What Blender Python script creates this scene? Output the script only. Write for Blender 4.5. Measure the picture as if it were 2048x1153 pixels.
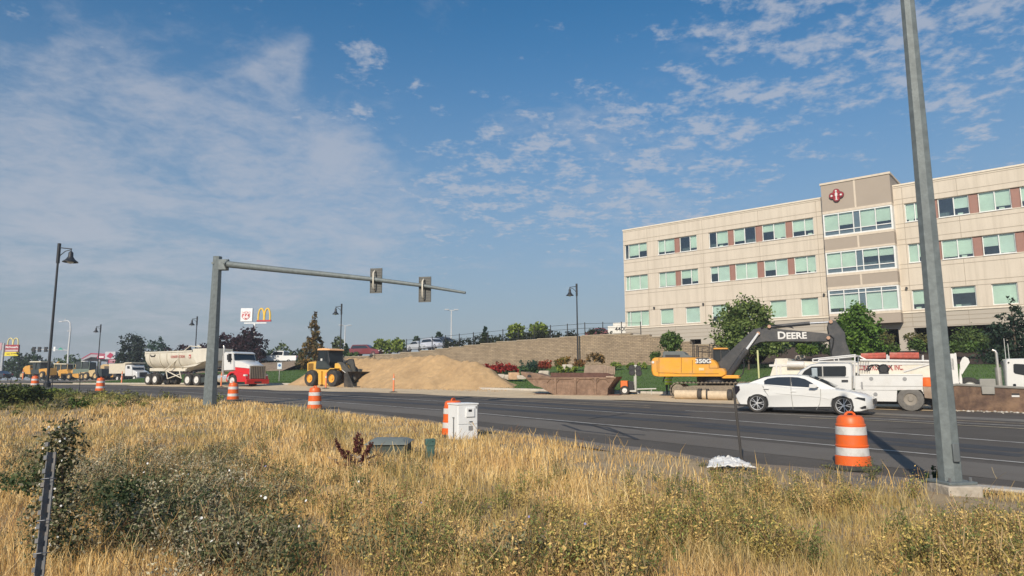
import bpy, bmesh, math, random
import numpy as np
from mathutils import Vector, Matrix, noise
for o in list(bpy.data.objects): bpy.data.objects.remove(o)
S = bpy.context.scene
C = S.collection
R = math.radians

# ------------------------------------------------------------------ camera
F = 1330.0; PITCH = R(7.63); ROLL = R(-.305); EYE = 2.12; SLOPE = .0263
cd = bpy.data.cameras.new('camera'); cam = bpy.data.objects.new('camera', cd); C.objects.link(cam)
cd.sensor_width = 36; cd.lens = 36*F/2048; cd.clip_start = .05; cd.clip_end = 6000
cam.location = (0, 0, EYE)
def cray(px, py):
    u = (px-1024)/F; v = (576.5-py)/F
    c, s = math.cos(ROLL), math.sin(ROLL)
    u, v = u*c-v*s, u*s+v*c
    c, s = math.cos(PITCH), math.sin(PITCH)
    return Vector((u, c-v*s, s+v*c))
_f = cray(1024, 576.5); _u = (cray(1024, 476.5)-_f).normalized(); _r = (cray(1124, 576.5)-_f).normalized()
cam.rotation_euler = Matrix((_r, _u, -_f)).transposed().to_euler()
S.camera = cam
def ray(px, py):
    d = cray(px, py); return d.x/d.y, d.z/d.y
def project(x, y, z):                       # numpy arrays -> photo pixels
    dx, dy, dz = x, y, z-EYE
    a = dx*_r.x+dy*_r.y+dz*_r.z; b = dx*_u.x+dy*_u.y+dz*_u.z; w = dx*_f.x+dy*_f.y+dz*_f.z
    return 1024+F*a/w, 576.5-F*b/w
def gp(px, py):                             # point on the inclined road plane seen at a photo pixel
    a, b = ray(px, py); Y = -EYE/(b-SLOPE); return a*Y, Y
def at(px, py, Y):
    a, b = ray(px, py); return Vector((a*Y, Y, EYE+b*Y))
def zg(y):
    return SLOPE*min(y, 60.) + (.003*(min(y, 130.)-60) if y > 60 else 0)

# ------------------------------------------------------------------ light
S.render.engine = 'CYCLES'
S.view_settings.view_transform = 'Standard'; S.view_settings.look = 'None'
S.view_settings.exposure = 0.0; S.view_settings.gamma = 1
SUN_EL = R(31); sx, sy = .36, .933
sl = bpy.data.lights.new('sun', 'SUN'); sl.energy = 4.5; sl.angle = R(.6); sl.color = (1, .9, .755)
so = bpy.data.objects.new('sun', sl); C.objects.link(so)
so.rotation_euler = Vector((sx*math.cos(SUN_EL), sy*math.cos(SUN_EL), -math.sin(SUN_EL))).to_track_quat('-Z', 'Y').to_euler()
W = bpy.data.worlds.new('World'); S.world = W; W.use_nodes = True
nt = W.node_tree; N = nt.nodes; L = nt.links; N.clear()
def nd(tree, t, **k):
    n = tree.nodes.new(t)
    for a, b in k.items():
        if a.startswith('_'): continue
        setattr(n, a, b)
    return n
def mth(tree, op, a, b=None, c=None, clamp=False):
    n = tree.nodes.new('ShaderNodeMath'); n.operation = op; n.use_clamp = clamp
    for i, v in enumerate((a, b, c)):
        if v is None: continue
        if isinstance(v, (int, float)): n.inputs[i].default_value = v
        else: tree.links.new(v, n.inputs[i])
    return n.outputs[0]
sky = nd(nt, 'ShaderNodeTexSky', sky_type='NISHITA', sun_disc=False, sun_elevation=SUN_EL,
         sun_rotation=math.atan2(-sx, -sy), altitude=800, air_density=1.0, dust_density=1.2, ozone_density=2.2)
tc = nd(nt, 'ShaderNodeTexCoord')
sep = nd(nt, 'ShaderNodeSeparateXYZ'); L.new(tc.outputs['Generated'], sep.inputs[0])
zz = mth(nt, 'ADD', mth(nt, 'MAXIMUM', sep.outputs[2], 0.0), .14)
comb = nd(nt, 'ShaderNodeCombineXYZ')
L.new(mth(nt, 'DIVIDE', sep.outputs[0], zz), comb.inputs[0]); L.new(mth(nt, 'DIVIDE', sep.outputs[1], zz), comb.inputs[1])
def wnoise(scale, detail, rough, off, dist=0.0, sx_=1.0):
    mp = nd(nt, 'ShaderNodeMapping'); mp.inputs['Location'].default_value = (off, off*.37, 0); mp.inputs['Scale'].default_value = (sx_, 1, 1)
    L.new(comb.outputs[0], mp.inputs[0])
    n = nd(nt, 'ShaderNodeTexNoise'); n.inputs['Scale'].default_value = scale; n.inputs['Detail'].default_value = detail
    n.inputs['Roughness'].default_value = rough; n.inputs['Distortion'].default_value = dist
    L.new(mp.outputs[0], n.inputs['Vector']); return n.outputs[0]
def blob(px, py, rad, w):                    # a region of the sky, by direction
    d = cray(px, py).normalized()
    n = nd(nt, 'ShaderNodeVectorMath', operation='DOT_PRODUCT'); L.new(tc.outputs['Generated'], n.inputs[0]); n.inputs[1].default_value = d
    k = rad/F
    # gaussian of angle: exp(-(1-dot)*2/k^2)
    return mth(nt, 'MULTIPLY', mth(nt, 'EXPONENT', mth(nt, 'MULTIPLY', mth(nt, 'SUBTRACT', 1.0, n.outputs['Value']), -2/(k*k))), w)
def total(bl):
    s = None
    for b in bl:
        o = blob(*b); s = o if s is None else mth(nt, 'ADD', s, o)
    return s
def smooth(v, lo, hi):
    m = nd(nt, 'ShaderNodeMapRange', interpolation_type='SMOOTHSTEP'); L.new(v, m.inputs[0])
    m.inputs[1].default_value = lo; m.inputs[2].default_value = hi; return m.outputs[0]
# thin veil on the left, streak rising from it, small puffs on the right
veil = total([(40, 345, 120, .6), (200, 330, 120, .5), (370, 300, 120, .52), (540, 370, 150, .55), (200, 450, 240, .62), (740, 440, 160, .58), (460, 480, 200, .55), (700, 370, 90, .4), (440, 240, 60, .5), (500, 205, 50, .55), (545, 160, 48, .6), (575, 115, 36, .5), (600, 80, 26, .3),
              (900, 60, 80, .2), (850, 12, 70, .36), (80, 60, 70, .18), (130, 20, 40, .15), (1200, 400, 260, .28), (1350, 395, 180, .2)])
vn = mth(nt, 'ADD', mth(nt, 'MULTIPLY', wnoise(2.2, 7, .6, 3.1, .6), .75), mth(nt, 'MULTIPLY', wnoise(16, 5, .65, 8.1, .4), .28))
veil_m = smooth(mth(nt, 'ADD', mth(nt, 'MULTIPLY', mth(nt, 'SUBTRACT', vn, .51), 2.4), mth(nt, 'MINIMUM', veil, .72)), .26, 1.05)
puff = total([(1525, 168, 62, .55), (1400, 130, 40, .4), (1610, 135, 45, .42), (1690, 120, 55, .44), (1740, 90, 110, .3), (1850, 60, 110, .36), (1960, 40, 130, .42), (1560, 85, 70, .3), (1450, 15, 90, .4), (1720, 15, 80, .22),
              (1420, 235, 60, .4), (1350, 280, 90, .42), (1290, 300, 60, .34), (1080, 310, 95, .46), (1170, 335, 80, .46), (950, 345, 90, .3), (1180, 240, 60, .36), (1240, 225, 30, .35), (1530, 260, 50, .34), (1660, 250, 80, .26),
              (1980, 260, 110, .22), (1980, 130, 60, .3), (1330, 370, 90, .24), (1490, 350, 60, .22), (700, 140, 60, .28), (730, 240, 70, .24), (740, 100, 40, .28), (1335, 65, 30, .3), (1060, 390, 120, .4), (880, 440, 90, .36), (1210, 420, 90, .38), (1370, 400, 80, .36), (720, 400, 90, .34), (600, 330, 80, .3), (1000, 300, 60, .3)])
pn = mth(nt, 'ADD', mth(nt, 'MULTIPLY', wnoise(9, 6, .6, 4.4, .1), .7), mth(nt, 'MULTIPLY', wnoise(34, 4, .6, 5.7, .2), .3))
puff_m = smooth(mth(nt, 'ADD', mth(nt, 'MULTIPLY', mth(nt, 'SUBTRACT', pn, .5), 3.6), mth(nt, 'MINIMUM', puff, .5)), .3, .9)
cl = mth(nt, 'MAXIMUM', mth(nt, 'MULTIPLY', veil_m, .6), mth(nt, 'MULTIPLY', puff_m, .62))
mix = nd(nt, 'ShaderNodeMixRGB'); L.new(cl, mix.inputs[0]); L.new(sky.outputs[0], mix.inputs[1]); mix.inputs[2].default_value = (6.0, 6.2, 6.9, 1)
hz_ = smooth(sep.outputs[2], .55, -.05); hm_ = nd(nt, 'ShaderNodeMixRGB'); L.new(mth(nt, 'MULTIPLY', hz_, .92), hm_.inputs[0]); hs_ = nd(nt, 'ShaderNodeHueSaturation'); hs_.inputs['Hue'].default_value = .492; hs_.inputs['Saturation'].default_value = 1.32; hs_.inputs['Value'].default_value = 1.45; L.new(sky.outputs[0], hs_.inputs['Color']); L.new(hs_.outputs[0], hm_.inputs[1]); hm_.inputs[2].default_value = (3.35, 3.85, 4.5, 1); L.new(hm_.outputs[0], mix.inputs[1])
bg = nd(nt, 'ShaderNodeBackground'); L.new(mix.outputs[0], bg.inputs[0]); bg.inputs[1].default_value = .085
wo = nd(nt, 'ShaderNodeOutputWorld'); L.new(bg.outputs[0], wo.inputs[0])

# ------------------------------------------------------------------ materials
MATS = {}
def mat(name, col, rough=.6, metal=0., var=.12, scale=3., bump=0., bscale=40., spec=.5, coat=0., dirt=None, dscale=1.2, damt=.5, vcol=False, transl=0., emis=0., streak=0):
    if name in MATS: return MATS[name]
    m = bpy.data.materials.new(name); m.use_nodes = True; t = m.node_tree; b = t.nodes['Principled BSDF']
    b.inputs['Roughness'].default_value = rough; b.inputs['Metallic'].default_value = metal
    b.inputs['Specular IOR Level'].default_value = spec; b.inputs['Coat Weight'].default_value = coat
    g = nd(t, 'ShaderNodeTexCoord'); no = nd(t, 'ShaderNodeTexNoise'); no.inputs['Scale'].default_value = scale; no.inputs['Detail'].default_value = 6; no.inputs['Roughness'].default_value = .65
    t.links.new(g.outputs['Object'], no.inputs['Vector'])
    hs = nd(t, 'ShaderNodeHueSaturation')
    if vcol:
        a = nd(t, 'ShaderNodeAttribute', attribute_name='col'); t.links.new(a.outputs[0], hs.inputs['Color'])
    else: hs.inputs['Color'].default_value = (*col, 1)
    mr = nd(t, 'ShaderNodeMapRange'); t.links.new(no.outputs[0], mr.inputs[0]); mr.inputs[1].default_value = .25; mr.inputs[2].default_value = .75
    mr.inputs[3].default_value = 1-var; mr.inputs[4].default_value = 1+var
    t.links.new(mr.outputs[0], hs.inputs['Value']); out = hs.outputs[0]
    if dirt:
        n2 = nd(t, 'ShaderNodeTexNoise'); n2.inputs['Scale'].default_value = dscale; n2.inputs['Detail'].default_value = 8; n2.inputs['Roughness'].default_value = .7
        if streak:
            mp = nd(t, 'ShaderNodeMapping'); mp.inputs['Scale'].default_value = (4, 4, .22); t.links.new(g.outputs['Object'], mp.inputs[0]); t.links.new(mp.outputs[0], n2.inputs['Vector'])
        else: t.links.new(g.outputs['Object'], n2.inputs['Vector'])
        m2 = nd(t, 'ShaderNodeMapRange', interpolation_type='SMOOTHSTEP'); t.links.new(n2.outputs[0], m2.inputs[0]); m2.inputs[1].default_value = .42; m2.inputs[2].default_value = .68; m2.inputs[4].default_value = damt
        mx = nd(t, 'ShaderNodeMixRGB'); t.links.new(m2.outputs[0], mx.inputs[0]); t.links.new(out, mx.inputs[1]); mx.inputs[2].default_value = (*dirt, 1); out = mx.outputs[0]
    t.links.new(out, b.inputs['Base Color'])
    if bump:
        n3 = nd(t, 'ShaderNodeTexNoise'); n3.inputs['Scale'].default_value = bscale; n3.inputs['Detail'].default_value = 5
        t.links.new(g.outputs['Object'], n3.inputs['Vector'])
        bp = nd(t, 'ShaderNodeBump'); bp.inputs['Strength'].default_value = bump; bp.inputs['Distance'].default_value = .05
        t.links.new(n3.outputs[0], bp.inputs['Height']); t.links.new(bp.outputs[0], b.inputs['Normal'])
    if transl:
        tr = nd(t, 'ShaderNodeBsdfTranslucent'); t.links.new(out, tr.inputs[0]); ms = nd(t, 'ShaderNodeMixShader'); ms.inputs[0].default_value = transl
        t.links.new(b.outputs[0], ms.inputs[1]); t.links.new(tr.outputs[0], ms.inputs[2]); t.links.new(ms.outputs[0], t.nodes['Material Output'].inputs[0])
    if emis:
        b.inputs['Emission Color'].default_value = (*col, 1); b.inputs['Emission Strength'].default_value = emis
    MATS[name] = m; return m
def glassmat(name, tint, refl=.12, rough=.02):
    if name in MATS: return MATS[name]
    m = bpy.data.materials.new(name); m.use_nodes = True; t = m.node_tree; t.nodes.clear()
    tr = nd(t, 'ShaderNodeBsdfTransparent'); tr.inputs[0].default_value = (*tint, 1)
    gl = nd(t, 'ShaderNodeBsdfGlossy'); gl.inputs['Roughness'].default_value = rough; gl.inputs[0].default_value = (.9, .95, 1, 1)
    fr = nd(t, 'ShaderNodeFresnel'); fr.inputs[0].default_value = 1.5
    a = mth(t, 'ADD', fr.outputs[0], refl, clamp=True)
    mx = nd(t, 'ShaderNodeMixShader'); t.links.new(a, mx.inputs[0]); t.links.new(tr.outputs[0], mx.inputs[1]); t.links.new(gl.outputs[0], mx.inputs[2])
    o = nd(t, 'ShaderNodeOutputMaterial'); t.links.new(mx.outputs[0], o.inputs[0]); MATS[name] = m; return m

# ------------------------------------------------------------------ mesh helpers
class MB:
    def __init__(s): s.v = []; s.f = []
    def quad(s, *p):
        i = len(s.v); s.v += [tuple(q) for q in p]; s.f.append(tuple(range(i, i+len(p)))); return s
    def box(s, x0, x1, y0, y1, z0, z1, rot=None, org=(0, 0, 0)):
        P = [(x, y, z) for z in (z0, z1) for y in (y0, y1) for x in (x0, x1)]
        if rot is not None:
            P = [tuple(Vector(org)+rot @ (Vector(p)-Vector(org))) for p in P]
        i = len(s.v); s.v += P
        for f in ((0, 2, 3, 1), (4, 5, 7, 6), (0, 1, 5, 4), (1, 3, 7, 5), (3, 2, 6, 7), (2, 0, 4, 6)): s.f.append(tuple(i+k for k in f))
        return s
    def prism(s, prof, y0, y1, fn=None, slices=None):
        # prof: (x,z) outline, extruded from y0 (near) to y1; fn(x,y,z) may reshape; slices: list of (t, inset) along the width
        ys = [(y0, 0), (y1, 0)] if slices is None else [(y0+(y1-y0)*t, k) for t, k in slices]
        cx = sum(p[0] for p in prof)/len(prof); cz = sum(p[1] for p in prof)/len(prof)
        n = len(prof); i0 = len(s.v)
        for y, k in ys:
            for x, z in prof:
                dx, dz = x-cx, z-cz; d = math.hypot(dx, dz) or 1; q = (x-dx/d*k, y, z-dz/d*k)
                s.v.append(fn(*q) if fn else q)
        for a in range(len(ys)-1):
            for j in range(n):
                b = i0+a*n; s.f.append((b+j, b+(j+1) % n, b+n+(j+1) % n, b+n+j))
        s.f.append(tuple(i0+j for j in range(n))[::-1]); s.f.append(tuple(i0+(len(ys)-1)*n+j for j in range(n)))
        return s
    def cyl(s, p0, p1, r0, r1=None, n=14, cap=True, ph=0.):
        r1 = r0 if r1 is None else r1; p0 = Vector(p0); p1 = Vector(p1); d = (p1-p0).normalized()
        a = d.orthogonal().normalized() if abs(d.z) < .95 else Vector((1, 0, 0)); a = (a-d*a.dot(d)).normalized(); b = d.cross(a); i = len(s.v)
        for p, r in ((p0, r0), (p1, r1)):
            for k in range(n):
                t = 2*math.pi*k/n+ph; s.v.append(tuple(p+(a*math.cos(t)+b*math.sin(t))*r))
        for k in range(n): s.f.append((i+k, i+(k+1) % n, i+n+(k+1) % n, i+n+k))
        if cap: s.f.append(tuple(i+k for k in range(n))[::-1]); s.f.append(tuple(i+n+k for k in range(n)))
        return s
    def lathe(s, prof, n=24, c=(0, 0, 0), axis='z', cap=True):
        i = len(s.v)
        for r, h in prof:
            for k in range(n):
                t = 2*math.pi*k/n; q = (r*math.cos(t), r*math.sin(t), h)
                if axis == 'y': q = (q[0], q[2], q[1])
                if axis == 'x': q = (q[2], q[0], q[1])
                s.v.append((q[0]+c[0], q[1]+c[1], q[2]+c[2]))
        for a in range(len(prof)-1):
            for k in range(n): s.f.append((i+a*n+k, i+a*n+(k+1) % n, i+(a+1)*n+(k+1) % n, i+(a+1)*n+k))
        if cap: s.f.append(tuple(i+k for k in range(n))[::-1]); s.f.append(tuple(i+(len(prof)-1)*n+k for k in range(n)))
        return s
    def tube(s, pts, r, n=8, r1=None):
        pts = [Vector(p) for p in pts]; m = len(pts); i = len(s.v); ref = None
        for j, p in enumerate(pts):
            d = (pts[min(j+1, m-1)]-pts[max(j-1, 0)]).normalized()
            if ref is None: ref = d.orthogonal().normalized()
            ref = (ref-d*ref.dot(d)).normalized(); b = d.cross(ref)
            rr = r if r1 is None else r+(r1-r)*j/(m-1)
            for k in range(n):
                t = 2*math.pi*k/n; s.v.append(tuple(p+(ref*math.cos(t)+b*math.sin(t))*rr))
        for a in range(m-1):
            for k in range(n): s.f.append((i+a*n+k, i+a*n+(k+1) % n, i+(a+1)*n+(k+1) % n, i+(a+1)*n+k))
        s.f.append(tuple(i+k for k in range(n))[::-1]); s.f.append(tuple(i+(m-1)*n+k for k in range(n)))
        return s
    def build(s, name, m, parent=None, bevel=0., smooth=None, loc=None):
        me = bpy.data.meshes.new(name); me.from_pydata(s.v, [], s.f); me.update()
        bm = bmesh.new(); bm.from_mesh(me); bmesh.ops.recalc_face_normals(bm, faces=bm.faces); bm.to_mesh(me); bm.free()
        me.materials.append(m); o = bpy.data.objects.new(name, me); C.objects.link(o)
        if parent: o.parent = parent
        if loc: o.location = loc
        if smooth is not None or bevel:
            me.shade_smooth(); me.set_sharp_from_angle(angle=R(smooth or 35))
        if bevel:
            b = o.modifiers.new('bevel', 'BEVEL'); b.width = bevel; b.segments = 2; b.limit_method = 'ANGLE'; b.angle_limit = R(40); b.harden_normals = False
        return o
def tag(o, label, cat, group=None):
    o['label'] = label; o['category'] = cat
    if group: o['group'] = group
    return o
def struct(o, kind='structure'): o['kind'] = kind; return o
def empty(name, loc, rz=0., label=None, cat=None, group=None):
    o = bpy.data.objects.new(name, None); C.objects.link(o); o.location = loc; o.rotation_euler = (0, 0, rz); o.empty_display_size = .3
    if label: tag(o, label, cat, group)
    return o
KIDS = {}
def copy_tree(o, parent=None):
    c = o.copy(); C.objects.link(c)
    if parent: c.parent = parent
    for ch in [q for q in C.objects if q.parent == o and q != c]: copy_tree(ch, c)
    return c
def text(body, size, m, parent, loc, rot, name='lettering', ext=.006, bold=.0, align='CENTER', sxx=1.):
    cu = bpy.data.curves.new('t', 'FONT'); cu.body = body; cu.size = size; cu.extrude = ext; cu.offset = bold*size; cu.align_x = align; cu.align_y = 'CENTER'; cu.resolution_u = 3
    to = bpy.data.objects.new('t', cu); C.objects.link(to); dg = bpy.context.evaluated_depsgraph_get(); me = bpy.data.meshes.new_from_object(to.evaluated_get(dg))
    bpy.data.objects.remove(to); me.name = name; me.materials.clear(); me.materials.append(m)
    for v in me.vertices: v.co.x *= sxx
    o = bpy.data.objects.new(name, me); C.objects.link(o); o.parent = parent; o.location = loc; o.rotation_euler = rot; return o
FRONT = (math.pi/2, 0, 0)                   # upright lettering facing local -y
def fast(name, v, f, m, col=None, parent=None, smooth=False):
    v = np.asarray(v, np.float32).reshape(-1, 3); f = np.asarray(f, np.int32); k = f.shape[1]
    me = bpy.data.meshes.new(name); me.vertices.add(len(v)); me.vertices.foreach_set('co', v.ravel())
    me.loops.add(f.size); me.loops.foreach_set('vertex_index', f.ravel()); me.polygons.add(len(f))
    me.polygons.foreach_set('loop_start', np.arange(0, f.size, k, dtype=np.int32)); me.polygons.foreach_set('loop_total', np.full(len(f), k, np.int32))
    if col is not None:
        a = me.color_attributes.new('col', 'FLOAT_COLOR', 'POINT'); c4 = np.ones((len(v), 4), np.float32); c4[:, :3] = col; a.data.foreach_set('color', c4.ravel())
    me.update(calc_edges=True); me.validate()
    if smooth: me.shade_smooth()
    me.materials.append(m); o = bpy.data.objects.new(name, me); C.objects.link(o)
    if parent: o.parent = parent
    return o
class Frame:
    """upright plane standing on the road: base at a photo pixel, heading angle; P() turns pixels on that plane into local x,z"""
    def __init__(s, px, py, ang, crop=(0, 0, 1.), Y=None, z=None):
        if Y is None: x, y = gp(px, py); s.o = Vector((x, y, SLOPE*y))
        else: s.o = at(px, py, Y)
        if z is not None: s.o.z = z
        s.ang = R(ang); s.d = Vector((math.cos(s.ang), math.sin(s.ang), 0)); s.crop = crop
    def P(s, cx, cy):
        ox, oy, k = s.crop; px, py = ox+cx/k, oy+cy/k; a, b = ray(px, py)
        t = (s.o.x-a*s.o.y)/(a*s.d.y-s.d.x); Y = s.o.y+t*s.d.y
        return (t, EYE+b*Y-s.o.z)
    def PP(s, *pts): return [s.P(*p) for p in pts]
    def thing(s, name, label, cat, group=None): return empty(name, s.o, s.ang, label, cat, group)
def circ(cx, cz, r, a0, a1, n=10):
    return [(cx+r*math.cos(R(a0+(a1-a0)*k/n)), cz+r*math.sin(R(a0+(a1-a0)*k/n))) for k in range(n+1)]
rng = np.random.default_rng(7); random.seed(7)

# common materials
TYRE = mat('tyre_rubber', (.025, .025, .025), .8, var=.3, scale=8, dirt=(.12, .1, .08), damt=.5)
BLACK = mat('black_trim', (.02, .02, .022), .45)
CHROME = mat('bright_metal', (.6, .6, .6), .25, 1.)
STEEL = mat('dull_steel', (.3, .3, .3), .5, .8)
WHITE = mat('white_paint', (.68, .67, .64), .35, coat=.3, var=.04, dirt=(.5, .45, .38), damt=.3)
GLASS = mat('dark_glass', (.015, .02, .025), .06, spec=.8)
GALV = mat('galvanised_steel', (.165, .19, .19), .6, .15, var=.28, scale=7, bump=.1, bscale=30, dirt=(.12, .14, .142), dscale=4, damt=.6)
LAMPB = mat('black_pole_paint', (.018, .02, .024), .5)
def wheel(parent, c, r, w, rim=None, rr=.6, spokes=0, name='wheel', n=28, tyre=None):
    """axis along local y, near face at c[1]; tyre + rim (+ hub, spokes)"""
    x, y, z = c; m = MB(); b = .12*r
    m.lathe([(rr*r, 0), (r-b*1.6, -.0), (r-b*.4, .04*w), (r, .16*w), (r, .84*w), (r-b*.4, .96*w), (r-b*1.6, w), (rr*r, w)], n, (0, 0, 0), 'y', cap=False)
    t = m.build(name, tyre or TYRE, parent, smooth=40, loc=(x, y, z))
    q = MB(); e = rr*r; q.lathe([(e*1.02, .02*w), (e*.96, .03*w), (e*.9, .16*w)], n, axis='y', cap=False)
    if spokes:
        q.lathe([(.16*r, .05*w), (.14*r, .02*w)], 12, axis='y')
        for k in range(spokes):
            a = 2*math.pi*k/spokes
            for da in (-.13, .13):
                p0 = Vector((math.cos(a)*.12*r, .06*w, math.sin(a)*.12*r)); p1 = Vector((math.cos(a+da*1.6)*e*.97, .05*w, math.sin(a+da*1.6)*e*.97)); q.cyl(p0, p1, .035*r*1.3, .03*r*1.3, 6)
    else:
        q.lathe([(e*.9, .16*w), (e*.42, .22*w), (e*.36, .04*w), (e*.2, 0.0), (e*.02, 0.0)], n, axis='y')
    q.build('rim', rim or WHITE, t, smooth=35)
    if spokes:
        MB().lathe([(e*.92, .3*w), (.01, .3*w)], n, axis='y').build('brake_disc', BLACK, t)
    return t

# ------------------------------------------------------------------ terrain
ca, sa = .839, .545                          # road heading: s along, t across (away from the camera)
def st(x, y): return ca*x-sa*y, sa*x+ca*y
def xy(s, t): return ca*s+sa*t, -sa*s+ca*t
PS = [-130, -105, -88, -69, -55, -38, -30.6, -25, -14, 10, 60]
PZ = [1.9, 2.2, 4.1, 4.6, 5.05, 5.75, 5.9, 5.7, 4.4, 4.1, 3.9]
def sstep(a, b, v):
    v = np.clip((v-a)/(b-a), 0, 1); return v*v*(3-2*v)
NE = [gp(*p) for p in [(-900, 777), (-200, 783), (200, 789), (450, 803), (580, 810), (850, 842), (1000, 862), (1240, 893), (1500, 930), (1700, 948), (1860, 962), (2048, 982), (2400, 1030)]]
NEs = [st(*p) for p in NE]; NEs.sort()
NEx = np.array([p[0] for p in NEs]); NEt = np.array([p[1] for p in NEs])
TW = 60.
def terrain(x, y, low=False):
    x = np.asarray(x, float); y = np.asarray(y, float); s, t = st(x, y)
    z = SLOPE*np.minimum(y, 60)+.003*np.clip(y-60, 0, 70)
    e = np.interp(s, NEx, NEt)
    nb = np.clip(e-t, 0, 30)
    near = .06*sstep(0, 1.5, nb)+.30*sstep(1.5, 9, nb)*sstep(15, 6, y)+.25*sstep(1, 6, nb)*sstep(18, 30, y)*sstep(-12, -22, x)
    z = z+near
    kerb = (t > 38.9)
    z = z+.1*kerb*(s < 60)*(s > -92)+1.5*sstep(39, 61, t)*sstep(-112, -82, s)
    if low: return z
    plat = np.interp(s, PS, PZ)
    left = z*(t < TW+.25)+(plat)*(t >= TW+.25)
    b = sstep(61, 70, t); right = z*(1-b)+np.maximum(np.interp(s, [-40, -22, -6, 60], [6.0, 5.7, 4.25, 4.1]), z*0)*b
    z2 = np.where(s < -14.2, left, right)
    far = sstep(170, 260, y)
    return z2*(1-far)+2.0*far
def tz(x, y): return float(terrain(x, y))
def inroad(x, y):
    s, t = st(x, y); return (t > np.interp(s, NEx, NEt)) & (t < 31.9)
def sheet(name, fn, nu, nv, m, off=0., kind='structure', extra=None, low=False):
    u, v = np.meshgrid(np.linspace(0, 1, nu), np.linspace(0, 1, nv), indexing='ij'); x, y = fn(u, v)
    z = terrain(x, y, low)+off
    if extra is not None: z = z+extra(x, y)
    V = np.stack([x, y, z], -1).reshape(-1, 3); i = np.arange(nu*nv).reshape(nu, nv)
    Fc = np.stack([i[:-1, :-1], i[1:, :-1], i[1:, 1:], i[:-1, 1:]], -1).reshape(-1, 4)
    o = fast(name, V, Fc, m, smooth=True); struct(o, kind); return o
GROUND = mat('dry_earth', (.36, .27, .16), .95, var=.3, scale=2.5, bump=.5, bscale=25, dirt=(.19, .15, .1), dscale=.6, damt=.7)
GRAVEL = mat('grey_gravel', (.2, .175, .15), .95, var=.5, scale=18, bump=.6, bscale=50, dirt=(.28, .2, .12), dscale=.8, damt=.8)
ASPH = mat('asphalt', (.08, .068, .055), .9, var=.22, scale=30, bump=.15, bscale=120, dirt=(.115, .1, .085), dscale=.35, damt=.7)
ASPH2 = mat('worn_shoulder_asphalt', (.135, .117, .097), .9, var=.2, scale=22, bump=.2, bscale=100, dirt=(.16, .145, .125), dscale=.35, damt=.7)
SANDY = mat('sandy_dirt', (.64, .50, .32), .95, var=.2, scale=5, bump=.35, bscale=30, dirt=(.46, .36, .24), dscale=.5, damt=.7)
LAWN = mat('mown_grass_soil', (.08, .14, .03), .9, var=.3, scale=6, bump=.7, bscale=35, dirt=(.075, .12, .03), dscale=.8)
MULCH = mat('brown_mulch', (.06, .04, .03), .95, var=.4, scale=12, bump=.7, bscale=30)
PAINT = mat('road_paint', (.47, .45, .41), .7, var=.15, scale=8, dirt=(.16, .15, .14), dscale=4, damt=.75)
CONC = mat('pale_concrete', (.5, .46, .4), .85, var=.12, scale=5, bump=.15, dirt=(.34, .3, .25), dscale=2, damt=.5)
def gfun(u, v):
    # denser near the camera; reaches the horizon
    a = (u-.5)*2; b = v
    y = -8+30*b+160*b**3+620*b**9; x = a*(26+60*b+100*b**3+560*b**9)
    return x, y
sheet('ground', gfun, 260, 420, GROUND, -.05, extra=lambda x, y: -.25*((st(x, y)[1] > 39.5) & (st(x, y)[1] < 59.))-0.02, low=True)
def road_fn(t0f, t1f, s0=-125, s1=32):
    def f(u, v):
        s = s0+(s1-s0)*u; t = t0f(s)*(1-v)+t1f(s)*v; return xy(s, t)
    return f
c32 = lambda s: 0*s+31.9
edge = lambda s: np.interp(s, NEx, NEt)
sheet('road', road_fn(edge, c32), 220, 24, ASPH, 0.0)
# near field, a finer ground sheet
def ffun(u, v):
    s = -75+100*u; t = (edge(s)+.05)*(v)+(-14)*(1-v); return xy(s, t)
fb = lambda x, y: .05*np.sin(x*1.7+np.sin(y*1.3)*1.2)*np.cos(y*1.9+x*.4)
sheet('field', ffun, 260, 120, GROUND, .0, extra=lambda x, y: fb(x, y)*sstep(.1, 1.5, edge(st(x, y)[0])-st(x, y)[1]))
sheet('gravel_verge', road_fn(lambda s: edge(s)-1.3+.5*np.sin(s*.9)+.3*np.sin(s*2.3), lambda s: edge(s)+.12+.1*np.sin(s*1.9), -60, 25), 200, 8, GRAVEL, .012)
sheet('dirt_shoulder', road_fn(lambda s: 31.6+.5*np.sin(s*.35)+.2*np.sin(s*1.3), lambda s: 0*s+38.86, -125, 45), 200, 14, SANDY, .012)
sheet('lawn', road_fn(lambda s: 0*s+38.95, lambda s: 0*s+59.5, -92, 60), 160, 40, LAWN, .0)
sheet('mulch_bed', road_fn(lambda s: 0*s+59.2, lambda s: 0*s+76, -13.9, 60), 80, 24, MULCH, .03)
LOT = mat('old_lot_asphalt', (.12, .115, .11), .9, var=.2, scale=4)
sheet('parking_lot', road_fn(lambda s: 0*s+60.35, lambda s: 0*s+140, -130, -14.3), 60, 30, LOT, 0.)
def bankfn(u, v):
    s = -130+59*u; t = 55.5+4.9*v; return xy(s, t)
u_, v_ = np.meshgrid(np.linspace(0, 1, 60), np.linspace(0, 1, 12), indexing='ij'); bx, by = bankfn(u_, v_)
bz = terrain(bx, by, True)*(1-v_)+np.interp(st(bx, by)[0], PS, PZ)*v_+.03
i_ = np.arange(720).reshape(60, 12)
struct(fast('planted_bank', np.stack([bx, by, bz], -1).reshape(-1, 3), np.stack([i_[:-1, :-1], i_[1:, :-1], i_[1:, 1:], i_[:-1, 1:]], -1).reshape(-1, 4), mat('stony_brown_bank', (.27, .2, .135), .95, var=.5, scale=6, bump=.8, bscale=8, dirt=(.12, .085, .06), dscale=.8, damt=.7), smooth=True))
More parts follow.
